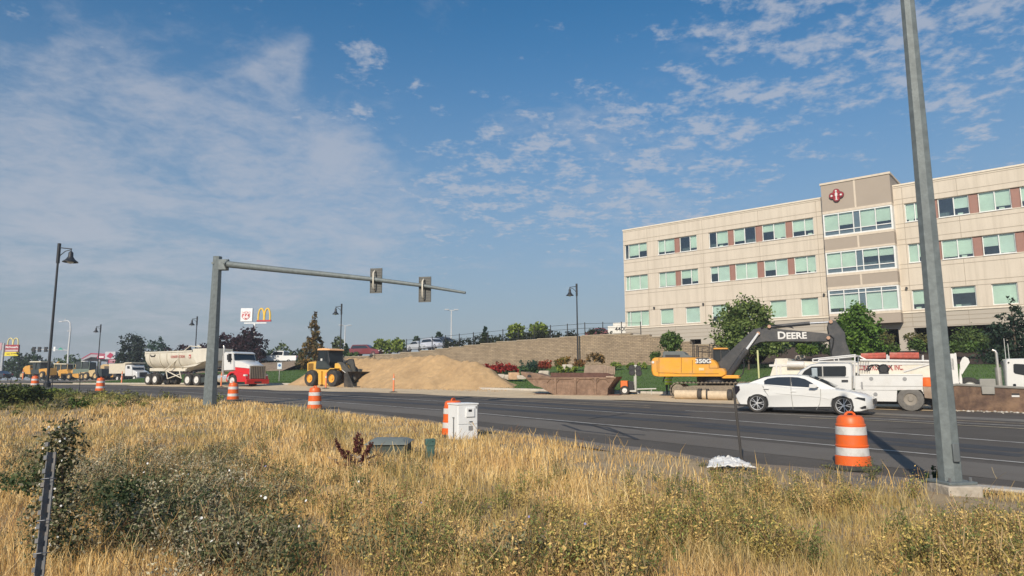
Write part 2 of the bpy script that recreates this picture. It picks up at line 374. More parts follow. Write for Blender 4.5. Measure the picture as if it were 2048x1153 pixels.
sheet('far_pavement', road_fn(lambda s: 0*s+22, lambda s: 0*s+95, -300, -104), 40, 20, ASPH2, .03, low=True)
# painted lines and worn bands, from points on the road plane
def ribbon(name, pts, w, m, off):
    P = [Vector((*gp(*p), 0)) for p in pts]; Q = []
    for i in range(len(P)-1):
        n = max(2, int((P[i+1]-P[i]).length/1.))
        for k in range(n): Q.append(P[i].lerp(P[i+1], k/n))
    Q.append(P[-1]); b = MB(); V = []
    for i, p in enumerate(Q):
        d = (Q[min(i+1, len(Q)-1)]-Q[max(i-1, 0)]).normalized(); nn = Vector((-d.y, d.x, 0))
        ww = w[0]+(w[1]-w[0])*i/(len(Q)-1) if isinstance(w, tuple) else w
        for sg in (-1, 1):
            q = p+nn*sg*ww/2; V.append((q.x, q.y, zg(q.y)+off))
    i = np.arange(len(Q)-1)*2
    return struct(fast(name, V, np.stack([i, i+1, i+3, i+2], -1), m))
ribbon('worn_shoulder', [(150, 783), (580, 803), (892, 829), (1380, 880), (2048, 949), (2500, 1000)], (1.6, 1.9), ASPH2, .005)
ribbon('edge_line', [(60, 776.5), (350, 784), (580, 798.6), (892, 821.5), (1380, 865.5), (2048, 926.8), (2600, 980)], .13, PAINT, .010)
ribbon('lane_line', [(20, 771), (350, 776.5), (643.6, 789.7), (1000, 810), (1380, 835.4), (2048, 887), (2600, 932)], .14, PAINT, .010)
ribbon('lane_line', [(1370, 822.5), (1588, 830.5), (1760, 839), (2048, 853), (2600, 885)], .13, PAINT, .010)
ribbon('pale_dust_band', [(900, 790), (1240, 803), (1600, 821), (2048, 842), (2500, 868)], (.7, 1.1), mat('dusty_asphalt', (.2, .18, .15), .95, var=.3, scale=12, dirt=(.1, .1, .1), dscale=.7), .006)
ribbon('yellow_line', [(1600, 836.0), (1760, 842.2), (2048, 858.5), (2600, 893)], .13, mat('faded_yellow_paint', (.5, .42, .28), .8, var=.2, dirt=(.2, .19, .17), dscale=4), .012)
DARK = mat('fresh_dark_asphalt', (.035, .035, .038), .8, var=.2, scale=15)
for pts, w in (([(300, 779), (600, 782), (900, 796), (1380, 826)], .9), ([(600, 794), (892, 811), (1380, 846), (2048, 902)], .8), ([(560, 789), (892, 803), (1380, 832)], .5), ([(1380, 852), (2048, 912)], .6)):
    ribbon('tyre_worn_band', pts, w, DARK if w < .6 else mat('tyre_darkened_asphalt', (.045, .045, .048), .8, var=.25, scale=9, dirt=(.07, .07, .07)), .003)
for pts in ([(1110, 842), (1180, 850), (1240, 868), (1290, 871)], [(1125, 850), (1160, 862), (1250, 872)], [(720, 796), (640, 803), (590, 806)], [(1180, 838), (1255, 828)], [(1140, 848), (1215, 856), (1275, 880)]):
    ribbon('skid_mark', pts, .14, DARK, .008)
MUD = mat('tracked_mud', (.24, .19, .13), .95, var=.3, scale=9, dirt=(.1, .09, .075), dscale=2.5, damt=.9)
for pts, w in (([(760, 789), (900, 794), (1100, 803), (1300, 812)], .32), ([(760, 791), (900, 796.5), (1100, 806), (1300, 816)], .3), ([(1180, 799), (1400, 812), (1700, 831), (2048, 848)], .35), ([(1300, 801), (1500, 814), (1800, 831)], .3), ([(560, 780), (700, 784), (860, 789)], .4)): ribbon('mud_track', pts, w, MUD, .007)
CRK = mat('crack_sealant', (.022, .021, .02), .6, var=.2)
rr_ = np.random.default_rng(31)
for k in range(11):       # sealed cracks wandering across the lanes
    p = Vector((rr_.uniform(-18, 14), rr_.uniform(19, 40), 0)); s_, t_ = st(p.x, p.y)
    if not (np.interp(s_, NEx, NEt)+2 < t_ < 30.5): continue
    a = R(-33)+(R(80) if k % 2 else 0)+rr_.uniform(-.3, .3); V = []; n = int(rr_.uniform(10, 26))
    for j in range(n):
        a += rr_.normal()*.22; p = p+Vector((math.cos(a), math.sin(a), 0))*.3; s_, t_ = st(p.x, p.y)
        if not (np.interp(s_, NEx, NEt)+.6 < t_ < 31.2): break
        nn = Vector((-math.sin(a), math.cos(a), 0))*.022
        for sg in (-1, 1): V.append((p.x+nn.x*sg, p.y+nn.y*sg, zg(p.y)+.009))
    m_ = len(V)//2
    if m_ > 3: i = np.arange(m_-1)*2; struct(fast('sealed_crack', V, np.stack([i, i+1, i+3, i+2], -1), CRK))
# kerbs
def kerb(s0, s1, t, h=.14, w=.22):
    b = MB(); n = int(abs(s1-s0)/1.5)
    for k in range(n):
        a, c = s0+(s1-s0)*k/n, s0+(s1-s0)*(k+1)/n-.012
        P = [(*xy(q, tt),) for q in (a, c) for tt in (t, t+w)]
        z = [SLOPE*min(p[1], 60) for p in P]
        i = len(b.v)
        for p, zz_ in zip(P, z): b.v.append((p[0], p[1], zz_-.1)); b.v.append((p[0], p[1], zz_+h))
        b.f += [(i+1, i+5, i+7, i+3), (i, i+4, i+5, i+1), (i+2, i+3, i+7, i+6), (i, i+1, i+3, i+2), (i+4, i+6, i+7, i+5)]
    return struct(b.build('kerb', CONC))
kerb(-88, 45, 38.75)
b = MB(); P0 = [gp(*p) for p in ((1925, 977), (2048, 986), (2250, 1003))]
for i in range(2):
    (x0, y0), (x1, y1) = P0[i], P0[i+1]
    z0, z1 = tz(x0, y0), tz(x1, y1); n = Vector((-(y1-y0), x1-x0, 0)).normalized()*.14
    V = [(x0-n.x, y0-n.y), (x1-n.x, y1-n.y), (x1+n.x, y1+n.y), (x0+n.x, y0+n.y)]; k = len(b.v)
    b.v += [(p[0], p[1], z_-.1) for p, z_ in zip(V, (z0, z1, z1, z0))]+[(p[0], p[1], z_+.05) for p, z_ in zip(V, (z0, z1, z1, z0))]
    b.f += [(k+4, k+5, k+6, k+7), (k, k+1, k+5, k+4), (k+3, k+2, k+6, k+7), (k, k+3, k+7, k+4), (k+1, k+2, k+6, k+5)]
struct(b.build('kerb', CONC))
# ------------------------------------------------------------------ office building
STUCCO = mat('cream_precast_panel', (.61, .535, .435), .85, var=.06, scale=.5, bump=.05, dirt=(.47, .405, .32), dscale=.5, damt=.55, streak=1)
TAUPE = mat('taupe_precast_panel', (.37, .31, .25), .85, var=.05, scale=.5, bump=.05)
BASEST = mat('grey_tan_base_panel', (.43, .385, .32), .85, var=.05, scale=.5)
JOINT = mat('dark_joint', (.3, .25, .19), .9)
WFRAME = mat('white_window_frame', (.72, .72, .69), .5)
BLIND = mat('pale_green_roller_blind', (.62, .69, .6), .8, var=.14, scale=.8)
ROOM = mat('dim_office_interior', (.12, .15, .16), .9, var=.5, scale=1.5)
SPAN = mat('red_brown_spandrel', (.3, .155, .12), .6, var=.08)
GREYSP = mat('blue_grey_spandrel_glass', (.17, .19, .23), .3)
PANE = glassmat('green_tinted_glass', (.82, .91, .88), .12)
A = R(-39.86); Bd = Vector((math.cos(A), math.sin(A), 0)); B0 = Vector((13.637, 80, 0))
BLD = empty('office_building', B0, A, 'four-storey cream office building with green-tinted windows and a taupe tower bay', 'building')
def wall_open(s0, s1, z0, z1, ops, y0, dep, joints_z, joints_s):
    ss = sorted({s0, s1} | {v for o in ops for v in o[:2]}); zs = sorted({z0, z1} | {v for o in ops for v in o[2:4]})
    b = MB()
    for i in range(len(ss)-1):
        for j in range(len(zs)-1):
            cs, cz = (ss[i]+ss[i+1])/2, (zs[j]+zs[j+1])/2
            if any(o[0] < cs < o[1] and o[2] < cz < o[3] for o in ops): continue
            b.quad((ss[i], y0, zs[j]), (ss[i+1], y0, zs[j]), (ss[i+1], y0, zs[j+1]), (ss[i], y0, zs[j+1]))
    for a, c, d, e in ops:
        b.quad((a, y0, d), (a, y0+dep, d), (a, y0+dep, e), (a, y0, e)); b.quad((c, y0, d), (c, y0, e), (c, y0+dep, e), (c, y0+dep, d))
        b.quad((a, y0, e), (a, y0+dep, e), (c, y0+dep, e), (c, y0, e)); b.quad((a, y0, d), (c, y0, d), (c, y0+dep, d), (a, y0+dep, d))
    return b
ROWS = [(16.25, 18.0), (12.4, 14.15), (8.05, 9.85)]
wins = []      # s0,s1,z0,z1, mullions, blind fraction list
def grp(a, b, row, ms, bl): wins.append((a, b, ROWS[row][0], ROWS[row][1], ms, bl))
grp(.2, 3.2, 0, (.7, 2.1), (0, .8, .55)); grp(4.62, 6.76, 0, (5.5,), (.8, .82)); grp(7.4, 9.5, 0, (8.65,), (.02, .8))
grp(10.92, 13.13, 0, (11.8,), (0, .78)); grp(13.75, 16.15, 0, (14.95,), (.78, .0)); grp(16.85, 19.28, 0, (18.05,), (.45, .88)); grp(19.93, 22.03, 0, (21.15,), (.68, .7))
grp(.2, 3.2, 1, (.7, 2.1), (1, 1, 1)); grp(4.62, 6.76, 1, (5.5,), (.92, .92)); grp(7.4, 9.5, 1, (8.65,), (.55, .8))
grp(10.92, 13.13, 1, (11.8,), (.45, 1)); grp(13.75, 16.15, 1, (14.95,), (1, 1)); grp(16.85, 19.28, 1, (18.05,), (.6, 1)); grp(19.93, 22.03, 1, (21.15,), (.86, .88))
grp(.2, 3.2, 2, (.7, 2.1), (1, 1, 1))
for a, c, f in ((4.65, 6.33, .92), (7.8, 9.52, 1), (10.92, 12.7, .68), (14, 15.58, .9), (17.25, 18.92, 1), (20.3, 22.0, 1)): grp(a, c, 2, (), (f,))
grp(30.12, 32.22, 0, (30.92,), (.85, .85)); grp(32.75, 35.1, 0, (33.95,), ('room', .62)); grp(35.78, 38.1, 0, (36.95,), (1, .8)); grp(38.74, 41.1, 0, (39.9,), (.7, 1)); grp(41.75, 44, 0, (42.9,), (1, .8))
grp(30.12, 32.22, 1, (30.92,), (1, .72)); grp(32.75, 35.1, 1, (33.95,), (.88, .82)); grp(35.78, 38.1, 1, (36.95,), (.55, .93)); grp(38.74, 41.1, 1, (39.9,), (.8, 1)); grp(41.75, 44, 1, (42.9,), (.6, .9))
for a, c, f in ((30.12, 31.75, .72), (33.17, 34.98, .32), (36.1, 37.9, 1), (39.1, 40.9, .8)): grp(a, c, 2, (), (f,))
gaps = [(6.76, 7.4), (13.13, 13.75), (16.15, 16.85), (19.28, 19.93), (32.22, 32.75), (35.1, 35.78), (38.1, 38.74), (41.1, 41.75)]
ops = [(w[0], w[1], w[2], w[3]) for w in wins]
ops += [(a, b, z0, z1) for a, b in gaps for z0, z1 in ROWS[:2]]
JZ = [10.3, 7.95, 14.17, 14.65, 12.3, 11.9, 9.87, 18.02, 18.5, 16.15, 15.75, 19.62]
JS = [3.28, 10.2, 16.5, 22.35, 30.0, 31.6, 34.3, 40.5]
b = wall_open(0, 46, 7.8, 19.8, ops, 0, .32, None, None)
b.box(0, 46, .34, 24, 19.5, 19.6); b.quad((0, .0, 7.8), (0, 24, 7.8), (0, 24, 19.8), (0, 0, 19.8)).quad((0, 24, 7.8), (46, 24, 7.8), (46, 24, 19.8), (0, 24, 19.8)).quad((46, 0, 7.8), (46, 24, 7.8), (46, 24, 19.8), (46, 0, 19.8))
b.build('wall', STUCCO, BLD)
b = MB().box(-.06, 46.06, -.06, .34, 19.8, 19.95); b.box(-.06, .34, .34, 24, 19.8, 19.95); b.build('parapet_cap', mat('pale_coping', (.7, .62, .5), .7), BLD)
b = MB()
for z in JZ:
    for a, c in ((0, 23.15), (29.3, 46)):
        segs = [(a, c)]
        for o in sorted(ops):
            if o[2]-.03 < z < o[3]+.0:
                segs = [q for sg in segs for q in ([(sg[0], o[0]), (o[1], sg[1])] if sg[0] < o[0] and o[1] < sg[1] else [sg])]
        for q in segs: b.box(q[0], q[1], -.006, .0, z-.022, z+.022)
for s_ in JS:
    zs = [7.8, 19.6]
    for q0, q1 in ((7.8, 8.0), (9.9, 12.35), (14.2, 16.2), (18.05, 19.6)) if any(o[0] < s_ < o[1] for o in ops) else ((7.8, 19.6),): b.box(s_-.015, s_+.015, -.009, -.001, q0, q1)
b.build('panel_joints', JOINT, BLD)
for w in wins:
    a, c, z0, z1, ms, bl = w
    f = MB(); e = .07
    f.box(a, c, .12, .2, z0, z0+e).box(a, c, .12, .2, z1-e, z1).box(a, a+e, .121, .199, z0+e, z1-e).box(c-e, c, .121, .199, z0+e, z1-e)
    for m in ms: f.box(m-.04, m+.04, .122, .198, z0+e, z1-e)
    if w[2] > 10: f.box(a-.02, c+.02, -.05, .119, z0-.06, z0+.02)
    fo = f.build('window', WFRAME, BLD)
    MB().quad((a+e, .16, z0+e), (c-e, .16, z0+e), (c-e, .16, z1-e), (a+e, .16, z1-e)).build('pane', PANE, fo)
    g = MB(); edges = [a]+list(ms)+[c]
    for k in range(len(edges)-1):
        if bl[k] == 'room' or bl[k] == 0: continue
        p, q = edges[k]+.03, edges[k+1]-.03; h = (z1-z0)*bl[k]; g.quad((p, .26, z1-h), (q, .26, z1-h), (q, .26, z1-.02), (p, .26, z1-.02))
        if bl[k] < .95 and bl[k] > .3 and (k+int(a*3)) % 3 == 0: g.box(p+.2, p+.6, .27, .3, z0+.05, z0+.25)
    if g.v: g.build('roller_blind', BLIND, fo)
b = MB()
for a, c in gaps:
    for z0, z1 in ROWS[:2]:
        o = MB().box(a, c, .13, .2, z0, z1); o.box(a, a+.08, .1, .13, z0, z1).build('spandrel_panel', SPAN, BLD)
b = MB(); b.box(.1, 45.9, 1.6, 1.7, 7.9, 19.4)
for z in (7.9, 11.1, 15.1, 18.9): b.box(.1, 45.9, .36, 1.6, z, z+.1)
b.build('office_interior', ROOM, BLD)
# grey-tan base with three joints, openings on the right
lo = [(8.2, 9.5, 4.9, 6.2), (10.95, 14.0, 4.9, 6.2), (15.0, 22.0, 3.4, 6.25), (25.5, 28.8, 3.4, 6.38), (30.05, 31.3, 3.4, 6.38), (32.4, 36.6, 3.4, 6.4), (38.0, 43.0, 3.4, 6.4)]
b = wall_open(-.02, 46.02, 2.5, 7.8, lo, .03, 1.2, None, None); b.quad((-.02, .03, 2.5), (-.02, 24, 2.5), (-.02, 24, 7.8), (-.02, .03, 7.8)); b.build('base_wall', BASEST, BLD)
b = MB()
for z in (7.35, 6.95, 6.5): b.box(0, 46, .018, .029, z-.02, z+.02)
for s_ in (6.5, 13.3, 22.4, 30.0, 34.3): b.box(s_-.015, s_+.015, .016, .028, 6.5, 7.8)
b.build('base_joints', JOINT, BLD)
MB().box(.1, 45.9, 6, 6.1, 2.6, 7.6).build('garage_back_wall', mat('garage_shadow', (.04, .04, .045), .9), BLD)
MB().box(.0, 46, 1.24, 6, 3.2, 3.3).build('garage_floor', CONC, BLD)
# sill band under row three
MB().box(-.04, 46.04, -.05, .03, 7.76, 7.88).build('belt_course', mat('pale_coping', None), BLD)
# tower bay
TW0, TW1, TY = 23.2, 29.27, -1.0
tops = [(23.25, 29.2, 15.65, 17.86), (23.25, 29.2, 11.93, 14.02), (23.25, 29.2, 8.1, 10.32)]
b = MB()
for y1_, z0, z1 in ((8, 18.15, 20.85), (0, 14.25, 15.35), (0, 10.62, 11.62), (0, 6.9, 7.78)): MB().box(TW0, TW1, TY, y1_, z0, z1).build('tower_panel', TAUPE, BLD)
b = MB(); b.box(TW0-.08, TW1+.08, TY-.08, 8.08, 20.852, 21.05)
for z0, z1 in ((17.9, 18.148), (15.352, 15.6), (14.06, 14.248), (11.622, 11.88), (10.36, 10.618), (7.782, 8.02)): b.box(TW0, TW1, TY-.03, 0, z0, z1)
b.box(26.14, 26.30, TY-.02, TY, 18.15, 20.85).box(26.14, 26.30, TY-.02, TY, 14.25, 15.35).box(26.14, 26.30, TY-.02, TY, 10.62, 11.62)
b.build('tower_trim', mat('pale_tower_trim', (.62, .53, .42), .8), BLD)
b = MB()
for z0, z1 in ((15.6, 17.9), (11.88, 14.06), (8.02, 10.36)): b.box(TW0+.01, TW0+.06, TY+.03, 0, z0, z1).box(TW1-.06, TW1-.01, TY+.03, 0, z0, z1)
b.build('bay_cheek', WFRAME, BLD)
for k, (a, c, z0, z1) in enumerate(tops):
    f = MB(); e = .09; y = TY
    mul = [24.62, 25.92, 26.52, 27.85]; tr = z0+.5 if k < 2 else z1-.42
    f.box(a-.04, c+.04, y, y+.1, z0-.07, z0+e).box(a-.04, c+.04, y, y+.1, z1-e, z1+.03).box(a-.04, a+e, y+.001, y+.099, z0+e, z1-e).box(c-e, c+.04, y+.001, y+.099, z0+e, z1-e)
    for m in mul: f.box(m-.04, m+.04, y+.002, y+.098, z0+e, z1-e)
    f.box(a+e, c-e, y+.003, y+.097, tr-.04, tr+.04)
    fo = f.build('bay_window', WFRAME, BLD)
    MB().quad((a, y+.06, z0), (c, y+.06, z0), (c, y+.06, z1), (a, y+.06, z1)).build('pane', PANE, fo)
    zb0, zb1 = (tr, z1) if k < 2 else (z0, tr); ed = [a]+mul+[c]
    fr = [(1, .72, 0, 1, .8), (1, 1, 0, .47, .5), (.75, .78, 0, .92, 1)][k]; g = MB(); sp = MB()
    for i in range(5):
        p, q = ed[i]+.03, ed[i+1]-.03
        if i == 2: sp.quad((p, y+.12, z0), (q, y+.12, z0), (q, y+.12, z1), (p, y+.12, z1)); continue
        g.quad((p, y+.2, zb1-(zb1-zb0)*fr[i]), (q, y+.2, zb1-(zb1-zb0)*fr[i]), (q, y+.2, zb1), (p, y+.2, zb1))
        if k < 2: sp.quad((p, y+.12, z0), (q, y+.12, z0), (q, y+.12, tr), (p, y+.12, tr))
        else: sp.quad((p, y+.12, tr), (q, y+.12, tr), (q, y+.12, z1), (p, y+.12, z1))
    g.build('roller_blind', BLIND, fo); sp.build('lower_spandrel', GREYSP, fo)
    MB().quad((a, -.1, z0), (c, -.1, z0), (c, -.1, z1), (a, -.1, z1)).build('bay_back', ROOM, fo)
# red quatrefoil emblem with white figure
RED = mat('deep_red_sign', (.36, .02, .03), .45, var=.08); b = MB(); ex, ez, er = 24.62, 19.6, .32
for dx, dz in ((0, .33), (0, -.33), (.36, 0), (-.36, 0), (0, 0)): b.lathe([(er, 0), (er, .12)], 22, (ex+dx, TY-.17+(.003*dx+.004*dz), ez+dz), 'y')
em = b.build('wall_emblem', mat('dark_red_sign_rim', (.14, .012, .02), .5), BLD)
b = MB()
for dx, dz in ((0, .33), (0, -.33), (.36, 0), (-.36, 0), (0, 0)): b.lathe([(er*.8, 0), (er*.8, .05)], 22, (ex+dx, TY-.2+(.003*dx+.004*dz), ez+dz), 'y')
b.build('emblem_face', RED, em)
b = MB(); b.lathe([(.09, 0), (.09, .03)], 12, (ex, TY-.25, ez+.42), 'y'); b.box(ex-.06, ex+.06, TY-.25, TY-.22, ez-.45, ez+.3); b.box(ex-.11, ex+.11, TY-.247, TY-.217, ez-.08, ez+.2)
b.box(ex-.1, ex+.1, TY-.245, TY-.218, ez-.5, ez-.42); b.lathe([(.1, 0), (.1, .03)], 10, (ex-.42, TY-.24, ez-.02), 'y').lathe([(.1, 0), (.1, .03)], 10, (ex+.42, TY-.24, ez-.02), 'y'); b.build('emblem_figure', WHITE, em)
b = MB()
for dz, s1 in ((.14, 1), (-.14, 1)): b.box(ex-.5, ex-.15, TY-.236, TY-.21, ez+dz-.025, ez+dz+.025).box(ex+.15, ex+.5, TY-.236, TY-.21, ez+dz-.025, ez+dz+.025)
b.build('emblem_ring', mat('dark_red_sign_rim', None), em)
for s_ in (3.95, 10.0, 22.6, 29.75):     # small wall lights above the third row
    MB().box(s_-.09, s_+.09, -.22, 0, 10.0, 10.12).cyl((s_, -.14, 9.95), (s_, -.14, 10.18), .1, .07, 8).build('wall_light', BLACK, BLD)

# ------------------------------------------------------------------ retaining wall
def block_mat():
    m = bpy.data.materials.new('split_face_blocks'); m.use_nodes = True; t = m.node_tree; bs = t.nodes['Principled BSDF']; bs.inputs['Roughness'].default_value = .95
    g = nd(t, 'ShaderNodeTexCoord'); s_ = nd(t, 'ShaderNodeSeparateXYZ'); t.links.new(g.outputs['Object'], s_.inputs[0]); c = nd(t, 'ShaderNodeCombineXYZ')
    t.links.new(s_.outputs[0], c.inputs[0]); t.links.new(s_.outputs[2], c.inputs[1])
    br = nd(t, 'ShaderNodeTexBrick'); t.links.new(c.outputs[0], br.inputs[0]); br.inputs['Scale'].default_value = 1.; br.inputs['Brick Width'].default_value = .45; br.inputs['Row Height'].default_value = .15
    br.inputs['Mortar Size'].default_value = .014; br.inputs['Mortar Smooth'].default_value = .4; br.inputs['Color1'].default_value = (.40, .30, .20, 1); br.inputs['Color2'].default_value = (.31, .235, .16, 1); br.inputs['Mortar'].default_value = (.22, .17, .12, 1)
    n = nd(t, 'ShaderNodeTexNoise'); n.inputs['Scale'].default_value = .7; n.inputs['Detail'].default_value = 8; n.inputs['Roughness'].default_value = .75; t.links.new(g.outputs['Object'], n.inputs[0])
    mr = nd(t, 'ShaderNodeMapRange'); t.links.new(n.outputs[0], mr.inputs[0]); mr.inputs[1].default_value = .3; mr.inputs[2].default_value = .7; mr.inputs[3].default_value = .75; mr.inputs[4].default_value = 1.3
    h = nd(t, 'ShaderNodeHueSaturation'); t.links.new(br.outputs[0], h.inputs['Color']); t.links.new(mr.outputs[0], h.inputs['Value']); t.links.new(h.outputs[0], bs.inputs['Base Color'])
    n2 = nd(t, 'ShaderNodeTexNoise'); n2.inputs['Scale'].default_value = 9; n2.inputs['Detail'].default_value = 6; t.links.new(g.outputs['Object'], n2.inputs[0])
    ad = mth(t, 'ADD', mth(t, 'MULTIPLY', br.outputs['Fac'], -1.2), n2.outputs[0]); bp = nd(t, 'ShaderNodeBump'); bp.inputs['Strength'].default_value = .9; bp.inputs['Distance'].default_value = .12
    t.links.new(ad, bp.inputs['Height']); t.links.new(bp.outputs[0], bs.inputs['Normal']); return m
BLOCK = block_mat(); CAPST = mat('wall_cap_stone', (.36, .29, .21), .9, var=.15)
wo_ = empty('retaining_wall', (*xy(0, TW), 0), -math.asin(sa), 'long tan split-face block retaining wall with a stepped top below the parking lot', 'wall')
b = MB(); cp = MB(); pxs = [520, 560, 600, 640, 690, 740, 800, 840, 870, 898, 928, 961, 993, 1034, 1075, 1120, 1165, 1262, 1300, 1335, 1380, 1440]
tops_ = [4.15, 4.3, 4.45, 4.7, 4.85, 5.0, 5.15, 5.3, 5.45, 5.58, 5.72, 5.85, 5.98, 6.05, 6.12, 6.2, 6.26, 6.08, 5.85, 5.3, 5.0]
ss = []
for p in pxs:
    a_, _ = ray(p, 700); Y = TW/(sa*a_+ca); ss.append(ca*a_*Y-sa*Y)
for i in range(len(ss)-1):
    b.box(ss[i], ss[i+1]-.004, 0, .6, .2, tops_[i]-.1); cp.box(ss[i]-.05, ss[i+1]-.004, -.04, .62, tops_[i]-.1, tops_[i])
b.build('block_face', BLOCK, wo_); cp.build('cap', CAPST, wo_); WALLS = ss
# steel rail fence on the lot edge
FEN = mat('dark_fence_steel', (.03, .03, .03), .5)
fo_ = empty('rail_fence', (*xy(0, TW+1.1), 0), -math.asin(sa), 'thin dark metal rail fence along the top of the retaining wall', 'fence')
fp = [i for i in range(len(ss)-1) if i >= 6]; s0f, s1f = ss[6], ss[17]+.6
n = 15; prev = None; rails = MB()
for k in range(n+1):
    s_ = s0f+(s1f-s0f)*k/n; zb = float(np.interp(s_, PS, PZ)); MB().box(s_-.035, s_+.035, -.035, .035, zb, zb+1.75).build('post', FEN, fo_)
    if prev:
        for h in (.6, 1.15, 1.62): rails.cyl((prev[0], 0, prev[1]+h), (s_, 0, zb+h), .02, n=5)
    prev = (s_, zb)
rails.build('rail', FEN, fo_)
# address wall
aw = Frame(1240, 672, -24, Y=86); T = aw.thing('address_wall', 'white stepped wall carrying black number 4400 left of the office building', 'wall')
z0 = -1.0; B_ = MB().box(-1.6, 2.6, 0, .4, z0, 1.3).box(-.9, 2.6, .002, .398, 1.3, 1.72); B_.build('wall_panel', mat('white_stucco_wall', (.72, .7, .64), .8), T, bevel=.03)
text('4400', .8, BLACK, T, (.15, -.02, .85), FRONT, 'numerals', .02, .004)
MB().box(-1.7, 2.7, -.06, .46, -1.2, -.98).build('wall_foot', CONC, T)

# ------------------------------------------------------------------ foliage
def leafmat(name): return mat(name, (0, 0, 0), .6, var=.22, scale=1.1, vcol=True, transl=.14, spec=.25)
LEAF = leafmat('leaf'); BARK = mat('bark', (.09, .065, .045), .9, var=.3, scale=12, bump=.4)
def leaves(C_, size, r, aspect=.6, flat=0.):
    n = len(C_); a = r.normal(size=(n, 3)); a[:, 2] *= (1-flat); a /= np.linalg.norm(a, axis=1)[:, None]
    b_ = np.cross(a, r.normal(size=(n, 3))); b_ /= np.linalg.norm(b_, axis=1)[:, None]; s_ = (size*r.uniform(.6, 1.35, n))[:, None]
    a = a*s_; b_ = b_*s_*aspect; V = np.stack([C_-a, C_-b_*.9, C_+a, C_+b_*.9], 1); return V.reshape(-1, 3), np.arange(4*n).reshape(-1, 4)
def crown(r, lobes, n, size, cols, shell=.55):
    """lobes: (x,y,z,rx,ry,rz); leaf clumps fill each lobe unevenly"""
    vol = np.array([l[3]*l[4]*l[5] for l in lobes])**.67; vol /= vol.sum(); P = []; K = []
    for li, l in enumerate(lobes):
        m = max(12, int(n*vol[li])); nc = max(6, m//9)
        d = r.normal(size=(nc, 3)); d /= np.linalg.norm(d, axis=1)[:, None]; rad = r.uniform(shell, 1.08, nc)**.8*np.where(r.uniform(0, 1, nc) < .12, r.uniform(1.05, 1.3, nc), 1)
        cc = d*rad[:, None]*np.array(l[3:6])+np.array(l[:3]); idx = r.integers(0, nc, m)
        P.append(cc[idx]+r.normal(size=(m, 3))*np.array(l[3:6]).mean()*.2); tone = r.uniform(0, 1, nc); K.append(np.clip(tone[idx]+r.normal(size=m)*.18, 0, 1))
    P = np.concatenate(P); K = np.concatenate(K); V, Fc = leaves(P, size, r)
    c0, c1 = np.array(cols[0]), np.array(cols[1]); col = c0+(c1-c0)*K[:, None]; return V, Fc, np.repeat(col, 4, 0)
GREEN = ((.03, .06, .014), (.12, .19, .045)); DKGREEN = ((.012, .03, .012), (.04, .08, .028)); PURPLE = ((.016, .008, .012), (.055, .022, .03)); AUTUMN = ((.06, .06, .02), (.22, .13, .04))
YELGREEN = ((.08, .13, .02), (.26, .32, .06)); REDLEAF = ((.16, .012, .012), (.42, .04, .03)); OLIVE = ((.05, .06, .02), (.16, .15, .05)); BLUEGREEN = ((.015, .04, .03), (.05, .1, .06)); CONE = ((.008, .022, .014), (.035, .065, .035))
TN = [0]
def tree(px, py, Y, h, w, label, cols, kind='round', n=2200, size=None, name='tree', cat='tree', group=None, trunk=.25, z=None, seed=None):
    TN[0] += 1; r = np.random.default_rng(seed or (100+TN[0])); p = at(px, py, Y)
    if z is not None: p.z = z
    p.z -= .15
    T = empty(name, p, r.uniform(0, 6), label, cat, group); size = size or .11+Y*.0011; lob = []; tb = MB(); th = h*trunk
    if kind == 'cone':
        k = 9
        for i in range(k):
            u = i/(k-1); zz_ = th*.5+(h-th*.5)*u*.96; rr = w/2*(1-u)**.85+.12*w/2
            for q in range(4 if u < .7 else 2):
                an = r.uniform(0, 6.28); lob.append((math.cos(an)*rr*.55, math.sin(an)*rr*.55, zz_, rr*.6, rr*.6, h/k*.55))
        tb.tube([(0, 0, -.2), (.02, 0, h*.5), (0, 0, h*.93)], .035*h*.6, 7, .02)
    elif kind == 'spire':
        for i in range(12):
            u = i/11; zz_ = th*.6+(h-th*.6)*u; rr = w/2*(1-u**1.5)*.9+.12
            for q in range(3):
                an = r.uniform(0, 6.28); lob.append((math.cos(an)*rr*.55, math.sin(an)*rr*.55, zz_+r.uniform(-.2, .3), rr*.42, rr*.42, h*.085))
        tb.tube([(0, 0, -.2), (.03, 0, h*.5), (0, 0, h*.97)], .03*h*.6, 7, .02)
        for q in range(14):
            u = r.uniform(.2, .85); an = r.uniform(0, 6.28); rr = w/2*(1-u)*.9; tb.tube([(0, 0, h*u), (math.cos(an)*rr*.5, math.sin(an)*rr*.5, h*(u+.06)), (math.cos(an)*rr, math.sin(an)*rr, h*(u+.16))], .03, 4, .008)
    else:
        k = 19 if kind == 'round' else 9
        for i in range(k):
            an = i*2.4+r.uniform(-.3, .3); u = (i+.5)/k; rad = w/2*math.sqrt(1-abs(2*u-.8)**2*.55)*(.62 if i < k-1 else .1)
            lob.append((math.cos(an)*rad*.9, math.sin(an)*rad*.9, th+(h-th)*(.15+.75*u), w*.165*r.uniform(.6, 1.45), w*.165*r.uniform(.6, 1.45), (h-th)*.16*r.uniform(.7, 1.35)))
        lob.append((0, 0, th+(h-th)*.5, w*.24, w*.24, (h-th)*.26)); lob.append((r.uniform(-.1, .1)*w, 0, h*.93, w*.1, w*.1, h*.09))
        tb.tube([(0, 0, -.2), (.04*h*.3, 0, th), (0, 0, h*.72)], .028*h*.7, 8, .02)
        for l in lob[:9]: tb.tube([(0, 0, th*.8), (l[0]*.45, l[1]*.45, (th+l[2])/2), (l[0], l[1], l[2])], .012*h, 5, .012)
    tb.build('trunk', BARK, T, smooth=60)
    V, Fc, col = crown(r, lob, n, size, cols, .3); fast('crown', V, Fc, LEAF, col, T); return T
